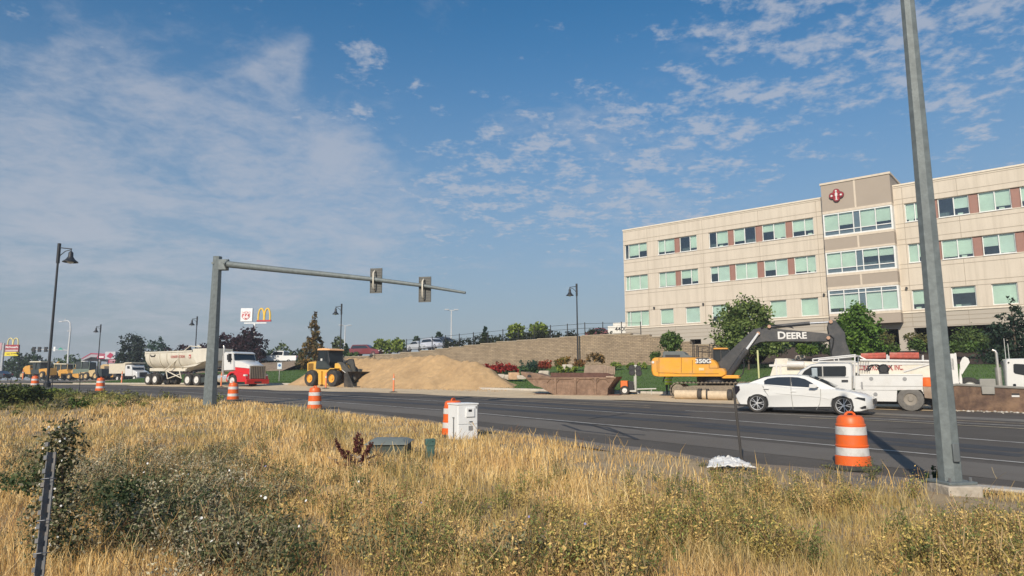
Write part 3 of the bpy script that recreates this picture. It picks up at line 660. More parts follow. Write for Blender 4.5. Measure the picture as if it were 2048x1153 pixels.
def bush(px, py, Y, h, w, label, cols, n=500, size=None, name='bush', cat='bush', group=None, z=None, dep=None):
    TN[0] += 1; r = np.random.default_rng(300+TN[0]); p = at(px, py, Y); p.z -= .08; size = size or .07+Y*.0009; dep = dep or w; lob = []
    if z is not None: p.z = z
    k = max(4, int(w/h*4))
    for i in range(k):
        lob.append((r.uniform(-.36, .36)*w, r.uniform(-.3, .3)*dep, h*r.uniform(.35, .62), min(w, h)*.36, min(dep, h)*.36, h*.36))
    V, Fc, col = crown(r, lob, n, size, cols, .35); V[:, 2] = np.maximum(V[:, 2], 0)
    o = fast(name, V, Fc, LEAF, col); o.location = p; tag(o, label, cat, group); return o
# ------------------------------------------------------------------ white sedan (crop6: 1430,640 x5.24)
C6 = (1430, 640, 5.24); C7 = (1720, 600, 4.436); C5 = (1220, 600, 5.24); C3 = (540, 590, 5.24); C2 = (270, 590, 5.24); C4 = (800, 600, 4.452)
CARW = mat('white_car_paint', (.68, .675, .65), .22, coat=.8, var=.02, scale=1.5)
fr = Frame(1514, 825.5, -31.6, C6); T = fr.thing('sedan', 'white four-door sedan with black twin-spoke wheels driving along the near lane', 'car'); P = fr.P
wc_r = (P(438, 873)[0], .36); wc_f = (P(1347, 915)[0], .36)
zf = P(1347, 1005)[1]                                   # the road falls a little towards the front
wf = (wc_f[0], .36+zf); wr = (wc_r[0], .36)
def arch(c, r): return [(c[0]+r*math.cos(R(a)), c[1]+r*math.sin(R(a))) for a in range(-22, 203, 15)]
low = fr.PP((232, 885), (200, 850), (178, 790), (172, 735), (186, 680), (205, 664), (300, 658), (420, 655), (510, 668), (800, 700), (1110, 716), (1250, 716), (1400, 738), (1530, 762), (1600, 784), (1648, 812), (1664, 855), (1672, 905), (1664, 942), (1600, 962), (1490, 966))
CW = 1.9
def carfn(x, y, z):
    u = abs(y/CW*2-1); lo_, hi_ = low[2][0], low[17][0]
    k = 0 if u < .6 else (u-.6)/.4
    fr_ = max(0, (x-(hi_-.75))/.75); rr_ = max(0, ((lo_+.5)-x)/.5)
    x -= fr_*(.30*u*u)*.9; x += rr_*.14*u*u
    if z > .62: z -= .055*u**3
    yy = (u - .045*max(0, z-.75)/.3*k - .03*max(0, .4-z)/.2*k - .10*fr_*k - .07*rr_*k)
    y = CW/2*(1+math.copysign(yy, y-CW/2))
    return (x, y, z)
body = low+arch(wf, .415)[::1]+arch(wr, .415)
SL = [(0, .045), (.012, .015), (.035, 0), (.12, 0), (.25, 0), (.5, 0), (.75, 0), (.88, 0), (.965, 0), (.988, .015), (1, .045)]
MB().prism(body, 0, CW, carfn, SL).build('body', CARW, T, smooth=42)
gh = fr.PP((330, 668), (400, 640), (500, 604), (600, 587), (700, 580), (800, 580), (930, 588), (1000, 606), (1120, 655), (1262, 722), (1262, 740), (500, 700))
def ghfn(x, y, z, s=0.):
    zb, zt = .9, 1.46; k = max(0, min(1, (z-zb)/(zt-zb))); ins = .10+.17*k+s
    u = y/CW*2-1; cr = .03*(1-u*u)*k; return (x, CW/2*(1+u)*(1-0) + (ins if u < 0 else -ins)*abs(u), z+cr)
MB().prism(gh, 0, CW, ghfn, [(0, .02), (.02, 0), (.2, 0), (.5, 0), (.8, 0), (.98, 0), (1, .02)]).build('roof', CARW, T, smooth=42)
# side glass, windscreen, rear glass: thin shells just proud of the greenhouse
def proud(poly, side=0, th=.012, m=GLASS, name='side_window', par=T, k=.012):
    b = MB(); vs = [ghfn(x, 0 if side == 0 else CW, z) for x, z in poly]
    b.v = [(x, y-(k if side == 0 else -k), z) for x, y, z in vs]+[(x, y+(.01 if side == 0 else -.01), z) for x, y, z in vs]; n = len(vs)
    b.f = [tuple(range(n))[::-1], tuple(range(n, 2*n))]+[(i, (i+1) % n, n+(i+1) % n, n+i) for i in range(n)]
    return b.build(name, m, par)
for sd in (0, 1):
    proud(fr.PP((508, 675), (503, 640), (540, 618), (640, 602), (775, 600), (788, 696)), sd)
    proud(fr.PP((800, 698), (785, 600), (860, 604), (935, 622), (1010, 662), (1085, 714)), sd)
    proud(fr.PP((783, 697), (775, 600), (786, 600), (797, 698)), sd, m=BLACK, name='door_pillar', k=.017)
def across(p0, p1, off, m, name, y0=.22, y1=CW-.22, zo=.012):
    b = MB(); (x0, z0), (x1, z1) = p0, p1
    a = [(x0, y0, z0+zo), (x0, y1, z0+zo), (x1, y1+off, z1+zo), (x1, y0-off, z1+zo)]
    b.quad(*a); b.v += [(x, y, z-.02) for x, y, z in a]; b.f.append((7, 6, 5, 4)); b.f += [(i, (i+1) % 4, 4+(i+1) % 4, 4+i) for i in range(4)]; return b.build(name, m, T)
across(P(978, 600), P(1235, 708), .12, GLASS, 'windscreen', .25, CW-.25, .05)
across(P(520, 597), P(395, 640), .10, GLASS, 'rear_window', .30, CW-.30, .03)
for sd in (0, 1):
    y = -.012 if sd == 0 else CW-.02
    hl = [carfn(x, 0.0 if sd == 0 else CW, z) for x, z in fr.PP((1478, 806), (1530, 796), (1640, 806), (1650, 820), (1650, 852), (1600, 842), (1500, 822))]
    b = MB(); n = len(hl); sg = -1 if sd == 0 else 1; b.v = [(x+.015, q+sg*.02, z) for x, q, z in hl]+[(x, q-sg*.10, z) for x, q, z in hl]; b.f = [tuple(range(n)), tuple(range(n, 2*n))]+[(i, (i+1) % n, n+(i+1) % n, n+i) for i in range(n)]
    b.build('headlight', GLASS, T)
    tl = fr.PP((165, 680), (235, 680), (245, 720), (190, 770), (160, 760)); MB().prism([(x-.03, z) for x, z in tl], -.01 if sd == 0 else CW-.25, .25 if sd == 0 else CW+.01, carfn).build('tail_light', mat('smoked_red_lens', (.012, .006, .007), .2), T)
MB().prism([(low[16][0]-.04, .42+zf), (low[16][0]+.03, .42+zf), (low[16][0]+.02, .60+zf), (low[16][0]-.04, .60+zf)], .45, CW-.45).build('grille', BLACK, T)
MB().prism(fr.PP((1560, 925), (1640, 905), (1668, 905), (1665, 935), (1600, 940)), -.006, .5, carfn).build('fog_light_recess', BLACK, T)
MB().prism(fr.PP((215, 885), (330, 892), (330, 905), (240, 905)), .1, CW-.1).build('rear_diffuser', BLACK, T)
m_ = P(1035, 695); MB().prism([(m_[0]-.16, m_[1]-.07), (m_[0]-.13, m_[1]+.08), (m_[0]+.10, m_[1]+.07), (m_[0]+.15, m_[1]-.03), (m_[0]+.05, m_[1]-.08)], -.16, .02).build('door_mirror', CARW, T, bevel=.02)
MB().prism([(m_[0]-.16, m_[1]-.07), (m_[0]-.13, m_[1]+.08), (m_[0]+.10, m_[1]+.07), (m_[0]+.15, m_[1]-.03), (m_[0]+.05, m_[1]-.08)], CW-.02, CW+.16).build('door_mirror', CARW, T, bevel=.02)
for q in ((535, 722), (822, 752)):
    x, z = P(*q); MB().box(x-.1, x+.1, -.02, .03, z-.018, z+.018).build('door_handle', CARW, T, bevel=.008)
for pts in ([(795, 705), (800, 800), (815, 900), (818, 935)], [(1105, 722), (1108, 800), (1098, 880), (1060, 945)], [(500, 690), (520, 740), (560, 800)]):
    q = fr.PP(*pts); MB().tube([(x, -.002, z) for x, z in q], .011, 4).build('door_gap', mat('panel_gap', (.25, .25, .24), .8), T)
RIM = mat('machined_black_rim', (.62, .62, .62), .35, .5)
for c in (wr, wf):
    wheel(T, (c[0], .02, c[1]), .36, .23, RIM, .74, 5); wheel(T, (c[0], CW-.25, c[1]), .36, .23, RIM, .74, 5)
    MB().lathe([(.40, 0), (.40, CW-.2)], 24, (c[0], .1, c[1]+.015), 'y').build('wheel_well', BLACK, T)
MB().box(wr[0]+.3, wf[0]-.3, .08, CW-.08, .17, .24).build('underbody', BLACK, T)
(xa_, za_), (xb_, zb_) = P(570, 918), P(1200, 945); MB().tube([(xa_, .03, za_), (xb_, .03, zb_)], .022, 6).build('sill_strip', BLACK, T)
MB().tube([(x, -.004, z) for x, z in fr.PP((640, 770), (900, 790), (1100, 812), (1190, 830))], .012, 4).build('door_crease', CARW, T)

# ------------------------------------------------------------------ service truck facing left (crop7/crop6)
fr = Frame(1822, 822.5, -31, C7); T = fr.thing('service_truck', 'white crew-cab utility truck with pipe rack parked behind the sedan', 'truck'); P = fr.P
f6 = Frame(0, 0, -31, C6, Y=10); f6.o = fr.o; TWd = 2.15
wx, wz = P(450, 905); wz = P(450, 990)[1]+.47
cab = f6.PP((560, 900), (548, 640), (590, 600), (700, 588), (850, 580), (890, 532), (1000, 470), (1090, 452), (1405, 455), (1432, 480), (1440, 900))
def cabfn(x, y, z):
    u = y/TWd*2-1; k = max(0, z-1.25)/.6; return (x, TWd/2*(1+u*(1-.07*min(k, 1.2))), z+.04*(1-u*u)*min(1, k*3))
MB().prism(cab, .05, TWd-.05, cabfn, [(0, .04), (.03, 0), (.5, 0), (.97, 0), (1, .04)]).build('cab', CARW, T, smooth=40)
for nm, pl in (('side_window', [(905, 580), (935, 535), (1010, 490), (1118, 487), (1122, 592), (925, 590)]), ('side_window', [(1134, 592), (1130, 487), (1360, 485), (1372, 500), (1372, 580), (1360, 592)])):
    MB().prism([(x, z) for x, z in f6.PP(*pl)], .065, .10).build(nm, GLASS, T)
wpx = f6.PP((868, 575), (1030, 468)); MB().quad((wpx[0][0]-.03, .25, wpx[0][1]+.03), (wpx[0][0]-.03, TWd-.25, wpx[0][1]+.03), (wpx[1][0]-.03, TWd-.3, wpx[1][1]+.03), (wpx[1][0]-.03, .3, wpx[1][1]+.03)).build('windscreen', GLASS, T)
x, z = f6.P(1052, 560); MB().box(x-.12, x+.1, -.22, .02, z-.2, z+.22).build('door_mirror', mat('grey_mirror_glass', (.35, .4, .42), .3), T, bevel=.03)
x, z = f6.P(1360, 639); MB().box(x-.12, x+.12, .02, .06, z-.035, z+.035).build('door_handle', BLACK, T)
b = MB()
for q in ([(1126, 480), (1130, 600), (1128, 900)], [(900, 600), (905, 900)], [(900, 600), (1120, 600), (1400, 600)]): b.tube([(x, .048, z) for x, z in f6.PP(*q)], .008, 4)
b.build('door_gap', mat('panel_gap', None), T)
# utility body
up = fr.PP((0, 672), (0, 660), (556, 660), (558, 800), (330, 803), (325, 905), (-45, 900), (-45, 672))
MB().prism(up, 0, TWd, None).build('utility_body', WHITE, T, bevel=.015)
b = MB()
for q in ([(0, 765), (556, 768)], [(330, 803), (-45, 800)], [(-45, 672), (556, 672)]): b.tube([(x, -.004, z) for x, z in fr.PP(*q)], .008, 4)
b.build('locker_gap', mat('panel_gap', None), T)
for q in ((100, 700), (397, 702), (138, 838)):
    x, z = P(*q); MB().lathe([(.075, 0), (.075, .02), (.03, .021)], 16, (x, -.02, z), 'y').build('locker_latch', STEEL, T)
x, z = P(18, 760); MB().box(x-.03, x+.03, -.03, 0, z-.14, z+.14).build('locker_hinge', STEEL, T)
rp = fr.PP((558, 770), (700, 775), (700, 885), (575, 870)); MB().prism(rp, .02, TWd-.02).build('rear_deck', mat('worn_brown_deck', (.28, .2, .14), .8, var=.3, dirt=(.5, .45, .38)), T)
q0 = P(-45, 905)[1]; MB().box(P(-60, 900)[0]-2.2, P(700, 900)[0], .5, .62, q0-.1, q0+.12).box(P(-60, 900)[0]-2.2, P(700, 900)[0], TWd-.62, TWd-.5, q0-.1, q0+.12).build('chassis', BLACK, T)
wheel(T, (wx, .0, wz), .47, .27, mat('dirty_steel_rim', (.26, .23, .19), .7, .1, var=.3), .52, tyre=mat('dusty_tyre', (.15, .14, .125), .9, var=.3, scale=8)); wheel(T, (wx, .3, wz), .47, .25, BLACK, .5); wheel(T, (wx, TWd-.55, wz), .47, .5, BLACK, .5)
fx = f6.P(700, 900)[0]; wheel(T, (fx, .06, wz+.05), .42, .27, WHITE, .55); wheel(T, (fx, TWd-.33, wz+.05), .42, .27, WHITE, .55)
MB().lathe([(.5, 0), (.5, TWd-.4)], 24, (wx, .3, wz+.02), 'y').build('wheel_well', BLACK, T)
# rack
b = MB()
def seg(b, f, y, a, c, r=.03): (x0, z0), (x1, z1) = f.P(*a), f.P(*c); b.cyl((x0, y, z0), (x1, y, z1), r, n=8)
for y in (.06, TWd-.06):
    seg(b, f6, y, (1465, 370), (1455, 720)); seg(b, f6, y, (1022, 412), (1475, 368)); seg(b, f6, y, (1022, 412), (1024, 440)); seg(b, f6, y, (1022, 440), (1465, 435)); seg(b, f6, y, (1240, 390), (1250, 435), .02)
    seg(b, fr, y, (0, 535), (660, 545), .045); seg(b, fr, y, (385, 640), (660, 560), .03); seg(b, fr, y, (240, 485), (240, 535)); seg(b, fr, y, (558, 490), (560, 545)); seg(b, fr, y, (640, 545), (640, 770)); seg(b, fr, y, (0, 505), (60, 535), .025)
for q in ((240, 535), (558, 545), (0, 500)):
    x, z = P(*q); b.cyl((x, .06, z), (x, TWd-.06, z), .03, n=8)
x, z = f6.P(1465, 370); b.cyl((x, .06, z), (x, TWd-.06, z), .035, n=8)
b.build('pipe_rack', WHITE, T, smooth=40)
b = MB(); (x0, z0), (x1, z1) = P(-15, 530), P(30, 655)
for k in range(7): b.cyl((x0+.06*k, .1, z0), (x0+.06*k, .1, z1), .01, n=4)
b.build('headache_screen', STEEL, T)
MB().cyl((P(0, 512)[0], .5, P(0, 512)[1]), (P(215, 505)[0], .5, P(215, 505)[1]), .13, n=12).build('red_roll', mat('weathered_red_canvas', (.5, .07, .05), .8, var=.35, scale=6, dirt=(.6, .5, .4), damt=.5), T) if False else None
REDC = mat('weathered_red_canvas', (.42, .09, .06), .8, var=.35, scale=6, dirt=(.6, .5, .4), damt=.4)
for a_, c_, lb in (((5, 512), (228, 505), 'faded red tube bundle at the front of the truck rack'), ((262, 505), (525, 505), 'faded red tube bundle at the rear of the truck rack')):
    (x0, z0), (x1, z1) = P(*a_), P(*c_); M_ = Matrix.Rotation(fr.ang, 3, 'Z'); b = MB()
    for dy, dz in ((0, 0), (.2, .01), (.1, .1), (.42, 0)): b.cyl((0, .3+dy, dz), (x1-x0, .3+dy, dz+z1-z0), .085, n=10)
    o = b.build('tube_bundle', REDC, smooth=40); o.location = fr.o+M_ @ Vector((x0, 0, z0)); o.rotation_euler.z = fr.ang; tag(o, lb, 'tubes', 'red tube bundles on the rack')
def placed(fr, b, name, m, p, label, cat, y=0., **k):
    x, z = fr.P(*p); o = b.build(name, m, **k); o.location = fr.o+Matrix.Rotation(fr.ang, 3, 'Z') @ Vector((x, y, z)); o.rotation_euler.z = fr.ang; return tag(o, label, cat)
# load on the truck bed
b = MB(); b.lathe([(.14, 0), (.2, .05), (.2, .28), (.14, .33)], 16, (0, 0, .21), 'y'); b.box(-.17, .17, .02, .3, 0, .1); placed(fr, b, 'hose_reel', BLACK, (210, 660), 'black hose reel standing on the white truck lockers', 'hose reel', .2, smooth=40)
b = MB()
for k in range(3): b.tube([(.9*math.sin(t_*.5+k)*.5+k*.25, .1*k, .08+.28*abs(math.sin(t_*.9+k))) for t_ in np.linspace(0, 6, 22)], .022, 5)
placed(fr, b, 'hose', BLACK, (60, 655), 'black looped hoses on top of the truck lockers', 'hose', .25, smooth=60)
b = MB().lathe([(.2, 0), (.22, .05), (.21, .3), (.12, .36)], 14); placed(fr, b, 'orange_jug', mat('orange_plastic', (.8, .16, .03), .5), (600, 770), 'orange plastic jug on the service truck rear deck', 'jug', .25, smooth=40)
b = MB().prism([(0, 0), (.5, 0), (.42, .26), (.2, .34), (.04, .22)], 0, .35); placed(fr, b, 'tool_bag', mat('magenta_red_fabric', (.4, .05, .12), .8), (622, 770), 'dark red tool bag beside the orange jug', 'bag', .2, bevel=.05)

# ------------------------------------------------------------------ white belly-dump trailer behind it
fr = Frame(1700, 800, -31, C7); T = fr.thing('bottom_dump_trailer', 'long white trailer with red CONSTRUCTION, INC. lettering behind the service truck', 'trailer'); P = fr.P; f6.o = fr.o
(xa, za), (xb, zb), (xc, zc) = f6.P(575, 590), f6.P(635, 405), P(665, 545)
lo = .85
pr = [(xa-.02, lo), (xa, za), (xb, zb), (f6.P(760, 405)[0], f6.P(760, 405)[1]), (f6.P(765, 430)[0], f6.P(765, 430)[1]), (f6.P(1000, 432)[0], f6.P(1000, 438)[1]), (xc, zc-.02), (P(800, 545)[0], P(800, 545)[1]), (P(800, 700)[0], lo+.3), (P(640, 800)[0], lo-.1), (P(200, 800)[0], lo-.1)]
MB().prism(pr, 0, 2.4).build('hopper', mat('cream_white_paint', (.72, .68, .58), .45, var=.05, dirt=(.5, .42, .32), damt=.4), T, bevel=.02)
x0, z0 = P(0, 605); x1, _ = P(360, 605); tr_ = text('CONSTRUCTION, INC.', .33, RED, T, ((x0+x1)/2, -.012, z0), FRONT, 'lettering', .004, .02, sxx=1.0)
w_ = max(v.co.x for v in tr_.data.vertices)-min(v.co.x for v in tr_.data.vertices); tr_.scale = ((x1-x0)*1.12/w_, 1.15, 1)
for q in ((640, 410), (690, 520), (1010, 520)):
    x, z = f6.P(*q); MB().box(x-.05, x+.05, -.05, 0, lo, z+(0 if q[0] == 640 else .3)).build('side_rib', WHITE, T)
(x0, z0), (x1, z1) = f6.P(765, 470), f6.P(940, 470); MB().cyl((x0, -.18, z0), (x1, -.18, z1), .17, n=14).build('air_tank', WHITE, T, smooth=40)
x, z = P(660, 545); MB().box(xa, x, -.03, .06, zc-.16, zc-.05).build('top_rail', WHITE, T)
for k in range(2):
    wheel(T, (P(560, 900)[0]+1.2*k, .05, .5), .5, .55, WHITE, .55)
    wheel(T, (P(560, 900)[0]+1.2*k, 1.85, .5), .5, .5, WHITE, .55)
b = MB(); (x0, z0), (x1, z1) = P(805, 475), P(885, 810)     # rear ladder frame
b.box(x1-.28, x1+.0, -.02, .1, z1, z0-.02).box(x0-.05, x0+.08, -.02, .1, z1+1., z0-.25)
for k in range(6): b.box(x0, x1-.1, .0, .05, z0-.3-.2*k, z0-.22-.2*k)
seg(b, fr, .04, (800, 520), (850, 475), .04); b.build('rear_ladder', WHITE, T)
MB().prism(fr.PP((888, 560), (910, 515), (930, 503), (962, 520), (975, 555), (940, 610), (905, 665), (893, 640)), .1, .18).build('gusset_plate', WHITE, T)
MB().prism(fr.PP((885, 600), (908, 700), (912, 800), (880, 800)), .1, .3).build('tailgate_post', WHITE, T)
MB().prism(fr.PP((820, 690), (852, 690), (862, 905), (845, 905), (830, 800)), .1, .3).build('mud_flap', BLACK, T); b = MB(); seg(b, fr, .1, (885, 800), (925, 870), .05); seg(b, fr, .1, (870, 900), (955, 895), .05); b.build('rear_hitch', STEEL, T)

# ------------------------------------------------------------------ rusty steel sheeting on the verge, and the semi cab beyond
RUST = mat('rusty_steel', (.10, .062, .045), .9, .0, var=.5, scale=5, bump=.3, bscale=14, dirt=(.30, .19, .115), dscale=1.1, damt=.65)
fr = Frame(1935, 822, -31, C7); T = fr.thing('trench_box', 'rusty brown steel trench box lying on the verge behind the service truck', 'trench box'); P = fr.P
pt = fr.PP((620, 790), (860, 752), (1455, 782)); z_ = fr.PP((860, 985), (1455, 1003))
MB().prism([(pt[0][0], 0), (pt[0][0], pt[0][1]), (pt[1][0], pt[1][1]), (pt[2][0], pt[2][1]), (pt[2][0]+3, pt[2][1]), (pt[2][0]+3, -.25), (pt[2][0], -.15)], 0, .16).build('near_wall', RUST, T)
MB().prism([(pt[0][0], .1), (pt[0][0], pt[0][1]), (pt[1][0], pt[1][1]), (pt[2][0], pt[2][1]), (pt[2][0]+3, pt[2][1]), (pt[2][0]+3, .1)], 2.2, 2.36).build('far_wall', RUST, T)
b = MB(); b.tube([(x, -.01, z) for x, z in [pt[0], pt[1], pt[2]]], .05, 6)
for q in (920, 1390):
    x, z = P(q, 850); b.cyl((x, .16, z), (x, 2.2, z), .1, n=10)
b.build('spreader_bar', mat('grey_steel_edge', (.3, .29, .26), .7, .3), T, smooth=40)
for q, w_ in (((1380, 838), .12), ((1380, 855), .12)):
    x, z = P(*q); MB().box(x-w_, x+w_, -.02, 0, z-.035, z+.035).build('slot', BLACK if q[1] == 838 else WHITE, T)
x, z = P(1135, 765); MB().box(x-.26, x+.26, -.05, .25, z-.02, z+.28).box(x-.22, x+.2, -.08, .0, z-.32, z-.02).build('bracket', mat('grey_steel_edge', None), T, bevel=.02)
b = MB()
for k in range(90):
    x = rng.uniform(-.6, 4.2); r_ = rng.uniform(.02, .07); b.lathe([(.001, -r_*.4), (r_, 0), (r_*.7, r_*.7), (.001, r_*.9)], 6, (x, -.15-rng.exponential(.18), -.01-x*.02))
struct(b.build('spoil_rubble', CONC), 'stuff').location = fr.o; C.objects['spoil_rubble'].rotation_euler.z = fr.ang
fr = Frame(1985, 800, -31, C7, Y=33); fr.o.z = tz(fr.o.x, fr.o.y); T = fr.thing('semi_tractor', 'white semi tractor cab with a tall chrome exhaust stack at the right edge', 'truck'); P = fr.P
q = fr.PP((1292, 775), (1290, 540), (1305, 523), (1455, 520)); x1 = q[3][0]+1.0; zt = q[3][1]; zb = q[0][1]
MB().prism([(q[0][0], zb-.5), (q[1][0], q[1][1]), (q[2][0], zt), (q[3][0], zt), (x1, zt-.02), (x1+.35, zt-.9), (x1+1.7, zt-1.2), (x1+1.9, zt-1.9), (x1+1.9, zb-.5)], 0, 2.3, None, [(0, .05), (.03, 0), (.97, 0), (1, .05)]).build('cab', CARW, T, smooth=35)
MB().prism(fr.PP((1360, 575), (1372, 568), (1455, 572), (1480, 600), (1480, 675), (1375, 655), (1362, 640)), -.015, .02).build('side_window', GLASS, T)
MB().prism(fr.PP((1358, 748), (1375, 745), (1385, 752), (1385, 785), (1360, 785)), -.05, .02).build('lower_mirror', GLASS, T)
x, z = P(1318, 558); MB().lathe([(.04, 0), (.04, .03)], 10, (x, -.03, z), 'y').build('marker_light', BLACK, T)
(x0, z0), (x1_, z1) = P(1245, 775), P(1245, 600); b = MB().cyl((x0, .3, z0-.4), (x0, .3, z1), .13, n=16); b.tube([(x0, .3, z1), (x0, .3, P(1245, 470)[1]), (x0-.04, .3, P(1240, 452)[1]), (x0-.16, .3, P(1222, 443)[1])], .065, 10); b.build('exhaust_stack', mat('pale_chrome', (.62, .58, .52), .3, .7), T, smooth=50)
for q in (1307, 1337):
    x, z = P(q, 520); MB().cyl((x, .6, z-.05), (x, .6, z+(1.0 if q == 1307 else .75)), .012, n=5).build('antenna', WHITE, T)
MB().box(x0-2.2, x1+1.2, .5, 1.8, zb-.7, zb-.45).build('chassis', BLACK, T)
for k in (x0-1.2, x1+.9): wheel(T, (k, .05, .5), .5, .35, WHITE, .55); wheel(T, (k, 1.9, .5), .5, .35, WHITE, .55)

# ------------------------------------------------------------------ excavator
YEL = mat('construction_yellow', (.78, .34, .02), .4, coat=.2, var=.08, dirt=(.45, .29, .14), dscale=1.6, damt=.5)
DG = mat('charcoal_boom_paint', (.032, .034, .038), .5, var=.12, dirt=(.11, .1, .09), dscale=1.5, damt=.5)
TRK = mat('muddy_track_steel', (.26, .215, .16), .85, .2, var=.45, scale=9, bump=.4, dirt=(.3, .24, .17), dscale=3)
fr = Frame(1400, 797.5, -21, C5); T = fr.thing('excavator', 'large yellow tracked excavator with a charcoal boom parked by the lawn', 'excavator'); P = fr.P; f6 = Frame(0, 0, -21, C6, Y=10); f6.o = fr.o
hb = fr.PP((455, 797), (440, 780), (430, 740), (428, 650), (440, 618), (465, 604), (900, 603), (1040, 612), (1085, 630), (1112, 655), (1132, 690), (1138, 716), (1195, 720), (1212, 745), (1216, 785), (1180, 806), (500, 806))
MB().prism(hb, .1, 2.6, None, [(0, .06), (.03, .0), (.97, 0), (1, .06)]).build('house', YEL, T, smooth=35)
b = MB()
for q in ([(510, 606), (510, 800)], [(490, 640), (492, 760)], [(745, 606), (745, 765)], [(862, 630), (862, 765)], [(1038, 615), (1038, 716), (1138, 716)], [(500, 765), (660, 768), (720, 775), (1140, 775)]): b.tube([(x, .092, z) for x, z in fr.PP(*q)], .014, 4)
b.build('panel_gap', mat('yellow_panel_gap', (.12, .06, .01), .8), T)
x, z = P(712, 690); MB().box(x-.07, x+.07, .08, .11, z-.04, z+.04).build('door_latch', YEL, T)
x, z = P(448, 655); MB().lathe([(.07, 0), (.07, .02)], 10, (x, .07, z), 'y').build('lifting_eye', WHITE, T)
dq = fr.PP((903, 608), (1036, 608), (1036, 670), (903, 670)); MB().prism(dq, .055, .12).build('decal_panel', DG, T)
x0, z0 = dq[3]; x1, z1 = dq[1]; t_ = text('350G', .3, WHITE, T, ((x0+x1)/2+.03, .05, (z0*1.0+z1)/2-.03), FRONT, 'numerals', .002, .035); t_.scale = (1.25, 1, 1)
x, z = P(957, 728); MB().box(x-.13, x+.13, .07, .1, z-.07, z+.07).build('small_decal', mat('pale_yellow_decal', (.75, .55, .3), .6), T)
MB().prism(fr.PP((525, 603), (528, 548), (540, 535), (735, 533), (760, 545), (775, 570), (900, 600)), .9, 2.3).build('engine_hood', mat('grey_hood', (.1, .12, .125), .5), T, bevel=.03)
MB().prism(fr.PP((555, 600), (555, 572), (712, 572), (712, 600)), .88, .9).build('hood_grille', BLACK, T)
b = MB()
for y in (.25, 2.3):
    for q in ([(862, 600), (862, 460)], [(878, 600), (875, 462)], [(922, 600), (922, 492), (1025, 486), (1025, 600)], [(1040, 600), (1040, 460), (1085, 458)], [(862, 462), (878, 462)], [(922, 540), (1025, 535)]): b.tube([(x, y, z) for x, z in fr.PP(*q)], .022, 6)
b.build('handrail', BLACK, T, smooth=50)
cb = fr.PP((1060, 640), (1060, 508), (1215, 508), (1262, 560), (1270, 640)); MB().prism(cb, 1.7, 2.65).build('operator_cab', mat('cab_dark_glass', (.02, .026, .03), .4, spec=.25), T)
b = MB(); pf = [cb[0], cb[1], cb[2], cb[3], cb[4]]
for y in (1.68, 2.67): b.tube([(x, y, z) for x, z in pf], .04, 6); xm = (cb[1][0]+cb[2][0])/2; b.cyl((xm, y, cb[1][1]), (xm, y, cb[0][1]), .03, n=6)
b.build('cab_frame', DG, T)
MB().prism(fr.PP((1055, 508), (1060, 492), (1212, 490), (1220, 508)), 1.6, 2.75).build('cab_roof', YEL, T, bevel=.03)
fp_ = fr.PP((1140, 790), (1345, 790), (1352, 825), (1180, 825)); MB().prism(fp_, .2, 1.1).prism(fp_, 1.7, 2.7).build('front_deck', YEL, T, bevel=.02)
x0 = P(940, 815)[0]; x1 = P(1250, 815)[0]; zt = P(1000, 806)[1]; zl = P(1000, 862)[1]; cxm = (x0+x1)/2
MB().cyl((cxm, 1.45, zl-.1), (cxm, 1.45, zt+.02), 1.05, n=28).build('turntable', BLACK, T, smooth=40)
# tracks: two loops with shoes
tx0, tz1 = P(628, 930); tx1 = tx0+5.0; tzt = P(900, 868)[1]; rad = tzt/2
def track(y0):
    tk = MB(); n = 52; per = []
    Ls = (tx1-tx0)-2*rad; tot = 2*Ls+2*math.pi*rad
    for k in range(n):
        d = tot*k/n
        if d < Ls: per.append((tx0+rad+d, tzt, 0))
        elif d < Ls+math.pi*rad: a = (d-Ls)/rad; per.append((tx1-rad+rad*math.sin(a), rad+rad*math.cos(a), a))
        elif d < 2*Ls+math.pi*rad: per.append((tx1-rad-(d-Ls-math.pi*rad), 0.03, math.pi))
        else: a = (d-2*Ls-math.pi*rad)/rad; per.append((tx0+rad-rad*math.sin(a), rad-rad*math.cos(a), math.pi+a))
    for x, z, a in per:
        rt = Matrix.Rotation(a, 3, 'Y'); tk.box(x-.085, x+.085, y0, y0+.62, z-.035, z+.0, rt, (x, y0, z)); tk.box(x-.02, x+.02, y0+.02, y0+.6, z, z+.045, rt, (x, y0, z))
    o = tk.build('track', TRK, T)
    MB().prism([(tx0+rad*.9, .25), (tx0+rad*.9, tzt-.28), (tx0+1.2, tzt-.16), (tx1-1.2, tzt-.16), (tx1-rad*.9, tzt-.28), (tx1-rad*.9, .25)], y0+.12, y0+.5).build('track_frame', TRK, o, bevel=.03)
    for k in range(7): MB().lathe([(.17, 0), (.2, .04), (.2, .4), (.17, .44)], 16, (tx0+rad+.35+k*(Ls-.7)/6, y0+.08, .2), 'y').build('roller', TRK, o, smooth=35)
    for x in (tx0+rad, tx1-rad): MB().lathe([(rad*.35, -.03), (rad*.8, 0), (rad*.82, .4), (rad*.35, .44)], 18, (x, y0+.08, rad), 'y').build('sprocket', TRK, o, smooth=35)
track(0.); track(2.35)
MB().box(tx0+1.4, tx1-1.4, .6, 2.4, .45, zl-.05).build('undercarriage', TRK, T)
